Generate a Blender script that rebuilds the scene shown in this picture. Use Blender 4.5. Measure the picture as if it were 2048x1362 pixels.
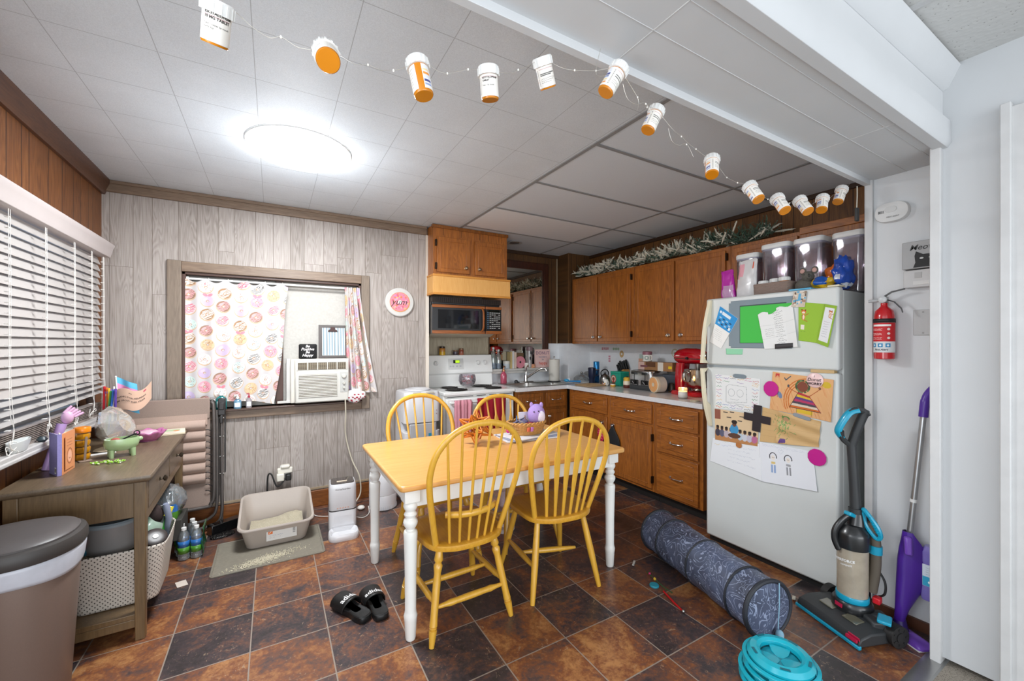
import bpy, bmesh, math, random
import numpy as np
from mathutils import Vector, Matrix, Euler, noise

for _o in list(bpy.data.objects):
    bpy.data.objects.remove(_o)
sc = bpy.context.scene
COL = sc.collection
PI = math.pi

# ---------------------------------------------------------------- camera, world, lights, exposure
cd = bpy.data.cameras.new('camera')
cam = bpy.data.objects.new('camera', cd)
COL.objects.link(cam)
cd.sensor_width = 36.0
cd.lens = 820.0 / 2048.0 * 36.0
cd.shift_y = 6.0 / 2048.0
cd.clip_start = 0.03
cam.location = (0, 0, 1.4)
cam.rotation_euler = (PI / 2, 0, -math.atan(478 / 820))
sc.camera = cam

wd = bpy.data.worlds.new('world')
sc.world = wd
wd.use_nodes = True
wd.node_tree.nodes['Background'].inputs[0].default_value = (0.86, 0.93, 1.0, 1)
wd.node_tree.nodes['Background'].inputs[1].default_value = 0.85


def area(name, loc, rot, size, power, color=(1, 1, 1), sy=None):
    l = bpy.data.lights.new(name, 'AREA')
    l.energy = power
    l.color = color
    l.size = size
    if sy:
        l.shape = 'RECTANGLE'
        l.size_y = sy
    o = bpy.data.objects.new(name, l)
    o.location = loc
    o.rotation_euler = rot
    COL.objects.link(o)
    return o


# the round ceiling lamp of the kitchen shining down, then two added fill lights
area('kitchen_lamp_light', (0.14, 2.70, 2.485), (0, 0, 0), 0.5, 25, (0.93, 0.97, 1.0))
pl = bpy.data.lights.new('ceiling_fill_point', 'POINT')  # unseen point light added in mid-air below the lamp to brighten the ceiling
pl.energy, pl.color, pl.shadow_soft_size = 7.5, (0.86, 0.93, 1.0), 0.06
po = bpy.data.objects.new('ceiling_fill_point', pl)
po.location = (0.14, 2.70, 2.06)
COL.objects.link(po)
area('rear_fill_area', (0.6, -6.5, 1.3), (PI / 2, 0, -0.04), 6.0, 112, (0.95, 0.98, 1.0), 2.6)  # unseen fill added far behind the camera to lift the gray wall
# unseen area light added on the left, beside the camera, brightening the cabinets
area('side_fill_area', (-1.02, 0.5, 1.55), (0, -PI / 2, 0), 1.2, 9, (0.95, 0.98, 1.0), 0.9)

sc.view_settings.view_transform = 'Standard'
sc.view_settings.look = 'None'
sc.view_settings.gamma = 1
sc.view_settings.use_curve_mapping = False
sc.view_settings.exposure = 1.14
sc.cycles.max_bounces = 10
sc.cycles.diffuse_bounces = 5
sc.cycles.glossy_bounces = 5
sc.cycles.transparent_max_bounces = 16
sc.cycles.caustics_reflective = False
sc.cycles.caustics_refractive = False
sc.cycles.sample_clamp_indirect = 6


# ---------------------------------------------------------------- materials
def lin(h):
    if not isinstance(h, str):
        return tuple(h)
    h = h.lstrip('#')
    c = [int(h[i:i + 2], 16) / 255 for i in (0, 2, 4)]
    return tuple(x / 12.92 if x <= .04045 else ((x + .055) / 1.055) ** 2.4 for x in c)


MATS = {}


def new_mat(name):
    m = bpy.data.materials.new(name)
    m.use_nodes = True
    nt = m.node_tree
    return m, nt, nt.nodes['Principled BSDF']


def N(nt, typ, **kw):
    n = nt.nodes.new('ShaderNode' + typ)
    for k, v in kw.items():
        if k.startswith('i_'):
            key = k[2:]
            n.inputs[int(key) if key.isdigit() else key.replace('_', ' ')].default_value = v
        else:
            setattr(n, k, v)
    return n


def L(nt, a, b):
    nt.links.new(a, b)


def Ma(nt, op, a, b=None, c=None):
    n = nt.nodes.new('ShaderNodeMath')
    n.operation = op
    for i, v in enumerate((a, b, c)):
        if v is None:
            continue
        if isinstance(v, (int, float)):
            n.inputs[i].default_value = v
        else:
            nt.links.new(v, n.inputs[i])
    return n.outputs[0]


def Mix(nt, fac, a, b, blend='MIX'):
    n = nt.nodes.new('ShaderNodeMix')
    n.data_type = 'RGBA'
    n.blend_type = blend
    for i, v in ((0, fac), (6, a), (7, b)):
        if isinstance(v, (int, float)):
            n.inputs[i].default_value = v
        elif isinstance(v, tuple):
            n.inputs[i].default_value = (*v[:3], 1)
        else:
            nt.links.new(v, n.inputs[i])
    return n.outputs[2]


def ramp(nt, fac, stops):
    n = nt.nodes.new('ShaderNodeValToRGB')
    els = n.color_ramp.elements
    els[0].position, els[0].color = stops[0][0], (*lin(stops[0][1]), 1)
    els[1].position, els[1].color = stops[-1][0], (*lin(stops[-1][1]), 1)
    for p, c in stops[1:-1]:
        e = els.new(p)
        e.color = (*lin(c), 1)
    L(nt, fac, n.inputs[0])
    return n.outputs[0]


def objco(nt, scale=(1, 1, 1)):
    tc = N(nt, 'TexCoord')
    mp = N(nt, 'Mapping')
    mp.inputs['Scale'].default_value = scale
    L(nt, tc.outputs['Object'], mp.inputs[0])
    return mp.outputs[0]


def bump(nt, bsdf, h, strength=.3, dist=.01):
    b = N(nt, 'Bump')
    b.inputs['Strength'].default_value = strength
    b.inputs['Distance'].default_value = dist
    L(nt, h, b.inputs['Height'])
    L(nt, b.outputs[0], bsdf.inputs['Normal'])


def flat(color, rough=.5, metal=0., var=.06, vs=14., bmp=0., coat=0., name=None, trans=0., sheen=0.):
    """plain surface with slight procedural mottling"""
    key = ('flat', color, rough, metal, var, vs, bmp, coat, trans, sheen)
    if key in MATS:
        return MATS[key]
    m, nt, b = new_mat(name or 'surface')
    co = objco(nt)
    nz = N(nt, 'TexNoise', i_Scale=vs, i_Detail=4.0)
    L(nt, co, nz.inputs['Vector'])
    c = lin(color)
    d = tuple(max(0, x * (1 - var * 2)) for x in c)
    e = tuple(min(1, x * (1 + var)) for x in c)
    L(nt, Mix(nt, nz.outputs[0], d, e), b.inputs['Base Color'])
    b.inputs['Roughness'].default_value = rough
    b.inputs['Metallic'].default_value = metal
    b.inputs['Coat Weight'].default_value = coat
    b.inputs['Transmission Weight'].default_value = trans
    b.inputs['Sheen Weight'].default_value = sheen
    if bmp:
        bump(nt, b, nz.outputs[0], bmp, .004)
    MATS[key] = m
    return m


def wood(light, dark, axis='Z', scale=1., rough=.42, coat=.15, ring=.5, name='wood'):
    key = ('wood', light, dark, axis, scale, rough, coat, ring)
    if key in MATS:
        return MATS[key]
    m, nt, b = new_mat(name)
    s = {'X': (1.2, 14, 14), 'Y': (14, 1.2, 14), 'Z': (14, 14, 1.2)}[axis]
    co = objco(nt, tuple(x * scale for x in s))
    n1 = N(nt, 'TexNoise', i_Scale=1.0, i_Detail=3.0, i_Distortion=1.2)
    L(nt, co, n1.inputs['Vector'])
    w = Ma(nt, 'FRACT', Ma(nt, 'MULTIPLY', n1.outputs[0], 9.0))
    w = Ma(nt, 'ABSOLUTE', Ma(nt, 'SUBTRACT', w, .5))
    co2 = objco(nt, tuple(x * scale * 8 for x in s))
    n2 = N(nt, 'TexNoise', i_Scale=1.0, i_Detail=2.0)
    L(nt, co2, n2.inputs['Vector'])
    f = Ma(nt, 'ADD', Ma(nt, 'MULTIPLY', w, ring), Ma(nt, 'MULTIPLY', n2.outputs[0], .45))
    f = Ma(nt, 'ADD', f, Ma(nt, 'MULTIPLY', n1.outputs[0], .35))
    L(nt, ramp(nt, f, [(.2, dark), (.75, light)]), b.inputs['Base Color'])
    b.inputs['Roughness'].default_value = rough
    b.inputs['Coat Weight'].default_value = coat
    b.inputs['Coat Roughness'].default_value = .25
    bump(nt, b, n2.outputs[0], .12, .002)
    MATS[key] = m
    return m


def planks(name, axis, widths, cols, groove, gw=.004, joint=None, rough=.55, grain=1., seam=None):
    """vertical boards along Z; axis 0/1 = the horizontal axis; widths = list repeated (board edges)"""
    m, nt, b = new_mat(name)
    tc = N(nt, 'TexCoord')
    sx = N(nt, 'SeparateXYZ')
    L(nt, tc.outputs['Object'], sx.inputs[0])
    h, z = sx.outputs[axis], sx.outputs[2]
    period = sum(widths)
    u = Ma(nt, 'MULTIPLY', Ma(nt, 'FRACT', Ma(nt, 'DIVIDE', Ma(nt, 'ADD', h, 20 * period), period)), period)
    idx, g, acc = None, None, 0
    for w in widths:
        s = Ma(nt, 'GREATER_THAN', u, acc)
        idx = s if idx is None else Ma(nt, 'ADD', idx, s)
        d = Ma(nt, 'LESS_THAN', Ma(nt, 'ABSOLUTE', Ma(nt, 'SUBTRACT', u, acc)), gw / 2 if acc else gw)
        g = d if g is None else Ma(nt, 'MAXIMUM', g, d)
        acc += w
    cell = Ma(nt, 'ADD', idx, Ma(nt, 'MULTIPLY', Ma(nt, 'FLOOR', Ma(nt, 'DIVIDE', Ma(nt, 'ADD', h, 20 * period), period)), 7.0))
    gj = g
    if joint:
        rnd = N(nt, 'TexWhiteNoise', noise_dimensions='1D')
        L(nt, cell, rnd.inputs['W'])
        zz = Ma(nt, 'DIVIDE', Ma(nt, 'ADD', z, Ma(nt, 'MULTIPLY', rnd.outputs[0], joint)), joint)
        cell = Ma(nt, 'ADD', cell, Ma(nt, 'MULTIPLY', Ma(nt, 'FLOOR', zz), 37.0))
        gj = Ma(nt, 'MAXIMUM', g, Ma(nt, 'LESS_THAN', Ma(nt, 'FRACT', zz), gw * .7 / joint))
    r2 = N(nt, 'TexWhiteNoise', noise_dimensions='1D')
    L(nt, cell, r2.inputs['W'])
    cmb = N(nt, 'CombineXYZ')
    L(nt, Ma(nt, 'MULTIPLY', h, 13 * grain), cmb.inputs[0])
    L(nt, Ma(nt, 'MULTIPLY', r2.outputs[0], 50.0), cmb.inputs[1])
    L(nt, Ma(nt, 'MULTIPLY', z, 1.1 * grain), cmb.inputs[2])
    n1 = N(nt, 'TexNoise', i_Scale=1.0, i_Detail=2.0, i_Distortion=.8)
    L(nt, cmb.outputs[0], n1.inputs['Vector'])
    rg = Ma(nt, 'ABSOLUTE', Ma(nt, 'SUBTRACT', Ma(nt, 'FRACT', Ma(nt, 'MULTIPLY', n1.outputs[0], 14.0)), .5))
    cm2 = N(nt, 'CombineXYZ')
    L(nt, Ma(nt, 'MULTIPLY', h, 170.0), cm2.inputs[0])
    L(nt, Ma(nt, 'MULTIPLY', r2.outputs[0], 90.0), cm2.inputs[1])
    L(nt, Ma(nt, 'MULTIPLY', z, 7.0), cm2.inputs[2])
    n2 = N(nt, 'TexNoise', i_Scale=1.0, i_Detail=3.0)
    L(nt, cm2.outputs[0], n2.inputs['Vector'])
    f = Ma(nt, 'ADD', Ma(nt, 'MULTIPLY', rg, .45), Ma(nt, 'MULTIPLY', n2.outputs[0], .5))
    f = Ma(nt, 'ADD', f, Ma(nt, 'MULTIPLY', Ma(nt, 'SUBTRACT', r2.outputs[0], .5), .2))
    c = ramp(nt, f, [(.1, cols[0]), (.4, cols[1]), (.8, cols[2])])
    L(nt, Mix(nt, gj, c, lin(groove)), b.inputs['Base Color'])
    b.inputs['Roughness'].default_value = rough
    hh = Ma(nt, 'SUBTRACT', Ma(nt, 'MULTIPLY', f, .15), gj)
    bump(nt, b, hh, .5, .002)
    return m


def tiled(name, axes, orig, pitch, cols, grout, gw, rough=.35, slate=True):
    m, nt, b = new_mat(name)
    tc = N(nt, 'TexCoord')
    sx = N(nt, 'SeparateXYZ')
    L(nt, tc.outputs['Object'], sx.inputs[0])
    cells, gs = [], []
    for k in (0, 1):
        t = Ma(nt, 'DIVIDE', Ma(nt, 'SUBTRACT', sx.outputs[axes[k]], orig[k] - pitch[k] * 40), pitch[k])
        cells.append(Ma(nt, 'FLOOR', t))
        fr = Ma(nt, 'FRACT', t)
        ed = Ma(nt, 'MINIMUM', fr, Ma(nt, 'SUBTRACT', 1.0, fr))
        gs.append(Ma(nt, 'LESS_THAN', ed, gw / pitch[k] / 2))
    g = Ma(nt, 'MAXIMUM', gs[0], gs[1])
    cb = N(nt, 'CombineXYZ')
    L(nt, cells[0], cb.inputs[0])
    L(nt, cells[1], cb.inputs[1])
    rn = N(nt, 'TexWhiteNoise', noise_dimensions='2D')
    L(nt, cb.outputs[0], rn.inputs['Vector'])
    off = N(nt, 'VectorMath', operation='MULTIPLY')
    L(nt, cb.outputs[0], off.inputs[0])
    off.inputs[1].default_value = (3.7, 5.3, 0)
    ad = N(nt, 'VectorMath', operation='ADD')
    L(nt, tc.outputs['Object'], ad.inputs[0])
    L(nt, off.outputs[0], ad.inputs[1])
    if slate:
        n1 = N(nt, 'TexNoise', i_Scale=5.0, i_Detail=8.0, i_Roughness=.68, i_Distortion=.6)
        L(nt, ad.outputs[0], n1.inputs['Vector'])
        n2 = N(nt, 'TexNoise', i_Scale=42.0, i_Detail=6.0, i_Roughness=.75)
        L(nt, ad.outputs[0], n2.inputs['Vector'])
        f = Ma(nt, 'ADD', Ma(nt, 'MULTIPLY', rn.outputs[0], .27), Ma(nt, 'MULTIPLY', n1.outputs[0], 1.05))
        f = Ma(nt, 'ADD', f, Ma(nt, 'MULTIPLY', Ma(nt, 'SUBTRACT', n2.outputs[0], .5), .6))
        c = ramp(nt, f, cols)
        # thin pale veins on some tiles
        n3 = N(nt, 'TexNoise', i_Scale=9.0, i_Detail=3.0, i_Distortion=1.0)
        L(nt, ad.outputs[0], n3.inputs['Vector'])
        v = Ma(nt, 'LESS_THAN', Ma(nt, 'ABSOLUTE', Ma(nt, 'SUBTRACT', n3.outputs[0], .52)), .0045)
        v = Ma(nt, 'MULTIPLY', v, Ma(nt, 'GREATER_THAN', n2.outputs[0], .52))
        c = Mix(nt, Ma(nt, 'MULTIPLY', v, .6), c, lin('#a08a72'))
        b.inputs['Roughness'].default_value = rough
        hgt = Ma(nt, 'SUBTRACT', Ma(nt, 'MULTIPLY', n2.outputs[0], .25), g)
    else:
        n1 = N(nt, 'TexNoise', i_Scale=260.0, i_Detail=3.0)
        L(nt, tc.outputs['Object'], n1.inputs['Vector'])
        n2 = N(nt, 'TexNoise', i_Scale=3.0, i_Detail=3.0)
        L(nt, tc.outputs['Object'], n2.inputs['Vector'])
        f = Ma(nt, 'ADD', Ma(nt, 'MULTIPLY', n1.outputs[0], .6), Ma(nt, 'MULTIPLY', n2.outputs[0], .4))
        c = ramp(nt, f, cols)
        hgt = Ma(nt, 'SUBTRACT', Ma(nt, 'MULTIPLY', n1.outputs[0], .25), g)
        b.inputs['Roughness'].default_value = rough
    L(nt, Mix(nt, g, c, lin(grout)), b.inputs['Base Color'])
    bump(nt, b, hgt, .35, .003)
    return m


def glassy(tint='#ffffff', gloss=.1, rough=.03, name='clear', dens=.08):
    """thin clear sheet: mostly transparent, a fresnel reflection and a faint tint"""
    key = ('glassy', tint, gloss, rough, dens)
    if key in MATS:
        return MATS[key]
    m = bpy.data.materials.new(name)
    m.use_nodes = True
    nt = m.node_tree
    nt.nodes.clear()
    out = N(nt, 'OutputMaterial')
    tr = N(nt, 'BsdfTransparent')
    tr.inputs[0].default_value = (*lin(tint), 1)
    gl = N(nt, 'BsdfGlossy')
    gl.inputs['Roughness'].default_value = rough
    df = N(nt, 'BsdfDiffuse')
    df.inputs[0].default_value = (*lin(tint), 1)
    fr = N(nt, 'Fresnel')
    fr.inputs[0].default_value = 1.45
    f = Ma(nt, 'MINIMUM', Ma(nt, 'ADD', fr.outputs[0], gloss * .5), .8)
    mx = N(nt, 'MixShader')
    mx.inputs[0].default_value = dens
    L(nt, tr.outputs[0], mx.inputs[1])
    L(nt, df.outputs[0], mx.inputs[2])
    m2 = N(nt, 'MixShader')
    L(nt, f, m2.inputs[0])
    L(nt, mx.outputs[0], m2.inputs[1])
    L(nt, gl.outputs[0], m2.inputs[2])
    L(nt, m2.outputs[0], out.inputs[0])
    MATS[key] = m
    return m


def emit(color, strength, name='lit'):
    m, nt, b = new_mat(name)
    b.inputs['Base Color'].default_value = (*lin(color), 1)
    b.inputs['Emission Color'].default_value = (*lin(color), 1)
    b.inputs['Emission Strength'].default_value = strength
    return m


def cloth(c1, c2=None, scale=300., rough=.9, name='cloth'):
    key = ('cloth', c1, c2, scale)
    if key in MATS:
        return MATS[key]
    m, nt, b = new_mat(name)
    co = objco(nt)
    nz = N(nt, 'TexNoise', i_Scale=scale, i_Detail=2.0)
    L(nt, co, nz.inputs['Vector'])
    a = lin(c1)
    d = lin(c2) if c2 else tuple(x * .75 for x in a)
    L(nt, Mix(nt, nz.outputs[0], d, a), b.inputs['Base Color'])
    b.inputs['Roughness'].default_value = rough
    bump(nt, b, nz.outputs[0], .3, .002)
    MATS[key] = m
    return m


def spotty(base, dot, scale, thr, rough=.5, name='spotted', bmp=0):
    m, nt, b = new_mat(name)
    co = objco(nt)
    v = N(nt, 'TexVoronoi', i_Scale=scale)
    L(nt, co, v.inputs['Vector'])
    k = Ma(nt, 'LESS_THAN', v.outputs['Distance'], thr)
    L(nt, Mix(nt, k, lin(base), lin(dot)), b.inputs['Base Color'])
    b.inputs['Roughness'].default_value = rough
    if bmp:
        bump(nt, b, v.outputs['Distance'], bmp, .003)
    return m


# painted surfaces: the colours of a print or drawing are stored per vertex
PAINT, _nt, _b = new_mat('printed_surface')
_a = N(_nt, 'Attribute', attribute_name='Col')
L(_nt, _a.outputs['Color'], _b.inputs['Base Color'])
_b.inputs['Roughness'].default_value = .6
PAINT_CLOTH, _nt, _b = new_mat('printed_cloth')
_a = N(_nt, 'Attribute', attribute_name='Col')
L(_nt, _a.outputs['Color'], _b.inputs['Base Color'])
_b.inputs['Roughness'].default_value = .9


# ---------------------------------------------------------------- mesh building
class M:
    def __init__(s):
        s.v, s.f, s.mi, s.T, s.m = [], [], [], Matrix(), 0

    def add(s, vs, fs, m=None):
        k = len(s.v)
        T = s.T
        s.v += [tuple(T @ Vector(p)) for p in vs]
        s.f += [tuple(i + k for i in f) for f in fs]
        s.mi += [s.m if m is None else m] * len(fs)
        return s

    def box(s, x0, x1, y0, y1, z0, z1, m=None):
        vs = [(x, y, z) for z in (z0, z1) for y in (y0, y1) for x in (x0, x1)]
        return s.add(vs, [(0, 2, 3, 1), (4, 5, 7, 6), (0, 1, 5, 4), (1, 3, 7, 5), (3, 2, 6, 7), (2, 0, 4, 6)], m)

    def obox(s, c, size, rot=(0, 0, 0), m=None):
        T = s.T
        s.T = T @ Matrix.Translation(c) @ Euler(rot).to_matrix().to_4x4()
        a, b, d = (x / 2 for x in size)
        s.box(-a, a, -b, b, -d, d, m)
        s.T = T
        return s

    def loft(s, rings, m=None, caps=True, closed=False):
        n = len(rings[0])
        vs = [p for r in rings for p in r]
        fs = []
        R_ = len(rings)
        for i in range(R_ if closed else R_ - 1):
            a, b = i * n, ((i + 1) % R_) * n
            fs += [(a + j, a + (j + 1) % n, b + (j + 1) % n, b + j) for j in range(n)]
        if caps and not closed:
            fs += [tuple(reversed(range(n))), tuple(range((R_ - 1) * n, R_ * n))]
        return s.add(vs, fs, m)

    def tube(s, pts, r, n=8, m=None, closed=False, flatten=None):
        pts = [Vector(p) for p in pts]
        k = len(pts)
        rs = r if isinstance(r, (list, tuple)) else [r] * k
        rings, up = [], None
        for i, p in enumerate(pts):
            if closed:
                t = pts[(i + 1) % k] - pts[i - 1]
            else:
                t = pts[min(i + 1, k - 1)] - pts[max(i - 1, 0)]
            if t.length < 1e-9:
                t = Vector((0, 0, 1))
            t.normalize()
            if up is None:
                up = Vector((0, 0, 1)) if abs(t.z) < .9 else Vector((1, 0, 0))
            a = t.cross(up)
            if a.length < 1e-6:
                a = t.orthogonal()
            a.normalize()
            b = a.cross(t).normalized()
            up = b
            fa, fb = flatten if flatten else (1, 1)
            rings.append([tuple(p + (a * math.cos(q) * fa + b * math.sin(q) * fb) * rs[i]) for q in [2 * PI * j / n for j in range(n)]])
        return s.loft(rings, m, not closed, closed)

    def cyl(s, p0, p1, r0, r1=None, n=20, m=None):
        return s.tube([p0, p1], [r0, r0 if r1 is None else r1], n, m)

    def lathe(s, prof, c=(0, 0, 0), n=28, m=None, sx=1, sy=1, caps=True, ex=2.):
        rings = []
        for r, z in prof:
            ring = []
            for j in range(n):
                q = 2 * PI * (j + .5) / n
                cx, cy = math.cos(q), math.sin(q)
                if ex != 2.:
                    cx = math.copysign(abs(cx) ** (2 / ex), cx)
                    cy = math.copysign(abs(cy) ** (2 / ex), cy)
                ring.append((c[0] + r * sx * cx, c[1] + r * sy * cy, c[2] + z))
            rings.append(ring)
        return s.loft(rings, m, caps)

    def ball(s, c, r, n=16, m=None, k=None):
        if not isinstance(r, (tuple, list)):
            r = (r, r, r)
        h = max(6, n // 2)
        prof = [(max(.002, math.sin(PI * i / h)), -math.cos(PI * i / h) * r[2]) for i in range(h + 1)]
        return s.lathe([(a, b) for a, b in prof], c, n, m, r[0], r[1])

    def prism(s, poly, z0, z1, m=None):
        return s.loft([[(x, y, z0) for x, y in poly], [(x, y, z1) for x, y in poly]], m)

    def plate(s, poly, y0, y1, m=None):
        """outline in X,Z extruded along Y"""
        return s.loft([[(x, y0, z) for x, z in poly], [(x, y1, z) for x, z in poly]], m)

    def grid(s, nx, ny, fn, m=None, th=0):
        vs = [fn(i / nx, j / ny) for j in range(ny + 1) for i in range(nx + 1)]
        w = nx + 1
        fs = [(j * w + i, j * w + i + 1, (j + 1) * w + i + 1, (j + 1) * w + i) for j in range(ny) for i in range(nx)]
        return s.add(vs, fs, m)


def rrect(x0, x1, y0, y1, r, n=5):
    out = []
    for cx, cy, a in ((x1 - r, y1 - r, 0), (x0 + r, y1 - r, PI / 2), (x0 + r, y0 + r, PI), (x1 - r, y0 + r, 1.5 * PI)):
        out += [(cx + r * math.cos(a + PI / 2 * i / n), cy + r * math.sin(a + PI / 2 * i / n)) for i in range(n + 1)]
    return out


def spline(pts, n=8, closed=False):
    P = [Vector(p) for p in pts]
    out = []
    k = len(P)
    for i in range(k if closed else k - 1):
        if closed:
            a, b, c, d = P[i - 1], P[i], P[(i + 1) % k], P[(i + 2) % k]
        else:
            a, b, c, d = P[max(i - 1, 0)], P[i], P[i + 1], P[min(i + 2, k - 1)]
        for j in range(n):
            t = j / n
            out.append(.5 * ((2 * b) + (c - a) * t + (2 * a - 5 * b + 4 * c - d) * t * t + (3 * b - a - 3 * c + d) * t ** 3))
    if not closed:
        out.append(P[-1])
    return out


def tag(o, label, cat, group=None):
    o['label'] = label
    o['category'] = cat
    if group:
        o['group'] = group
    return o


def thing(name, label, cat, loc=(0, 0, 0), rz=0, group=None, rot=None):
    o = bpy.data.objects.new(name, None)
    o.empty_display_size = .05
    o.location = loc
    o.rotation_euler = rot if rot is not None else (0, 0, rz)
    COL.objects.link(o)
    return tag(o, label, cat, group)


def finish(me, mats, smooth, fix=True):
    for mt in (mats if isinstance(mats, (list, tuple)) else [mats]):
        me.materials.append(mt)
    if fix:
        bm = bmesh.new()
        bm.from_mesh(me)
        bmesh.ops.recalc_face_normals(bm, faces=bm.faces)
        bm.to_mesh(me)
        bm.free()
    if smooth:
        me.shade_smooth()
        me.set_sharp_from_angle(angle=math.radians(smooth))


def put(name, mb, mats, parent=None, world=False, smooth=40, bevel=0, sub=0, fix=True, solid=0, segs=2):
    me = bpy.data.meshes.new(name)
    me.from_pydata(mb.v, [], mb.f)
    me.polygons.foreach_set('material_index', mb.mi)
    finish(me, mats, smooth, fix)
    o = bpy.data.objects.new(name, me)
    COL.objects.link(o)
    if parent:
        o.parent = parent
        if world:
            o.matrix_parent_inverse = (Matrix.Translation(parent.location) @ parent.rotation_euler.to_matrix().to_4x4()).inverted()
    if solid:
        md = o.modifiers.new('thick', 'SOLIDIFY')
        md.thickness = solid
        md.offset = 0
    if bevel:
        md = o.modifiers.new('bevel', 'BEVEL')
        md.width = bevel
        md.segments = segs
        md.limit_method = 'ANGLE'
        md.angle_limit = math.radians(50)
        md.harden_normals = False
    if sub:
        md = o.modifiers.new('sub', 'SUBSURF')
        md.levels = md.render_levels = sub
    return o


def solo(name, label, cat, mb, mats, group=None, **kw):
    """a thing that is one mesh: origin moved to the middle of its base"""
    xs, ys, zs = zip(*mb.v)
    c = Vector(((min(xs) + max(xs)) / 2, (min(ys) + max(ys)) / 2, min(zs)))
    mb.v = [tuple(Vector(p) - c) for p in mb.v]
    o = put(name, mb, mats, **kw)
    o.location = c
    return tag(o, label, cat, group)


def struct(name, mb, mats, parent=None, **kw):
    o = put(name, mb, mats, parent, **kw)
    if not parent:
        o['kind'] = 'structure'
    return o


def dup(o, parent=None):
    c = o.copy()
    COL.objects.link(c)
    if parent:
        c.parent = parent
    for ch in [x for x in bpy.data.objects if x.parent == o]:
        dup(ch, c)
    return c


_tc = {}


def textmesh(body, size=1., bold=0., align='CENTER', space=1.):
    key = (body, bold, align, space)
    if key not in _tc:
        cu = bpy.data.curves.new('lettering', 'FONT')
        cu.body = body
        cu.size = 1
        cu.align_x = align
        cu.align_y = 'CENTER'
        cu.resolution_u = 2
        cu.offset = bold
        cu.space_line = space
        o = bpy.data.objects.new('lettering', cu)
        COL.objects.link(o)
        bpy.context.view_layer.update()
        me = bpy.data.meshes.new_from_object(o.evaluated_get(bpy.context.evaluated_depsgraph_get()))
        _tc[key] = ([tuple(v.co) for v in me.vertices], [tuple(p.vertices) for p in me.polygons])
        bpy.data.objects.remove(o)
        bpy.data.meshes.remove(me)
        bpy.data.curves.remove(cu)
    vs, fs = _tc[key]
    return [(x * size, y * size) for x, y, z in vs], fs


def text(mb, body, size, fn, m=None, bold=0., align='CENTER', space=1., shear=0.):
    """letters laid onto a surface: fn maps the flat x,y of the lettering to a point"""
    vs, fs = textmesh(body, size, bold, align, space)
    mb.add([fn(x + shear * y, y) for x, y in vs], fs, m)
    return mb


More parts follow.
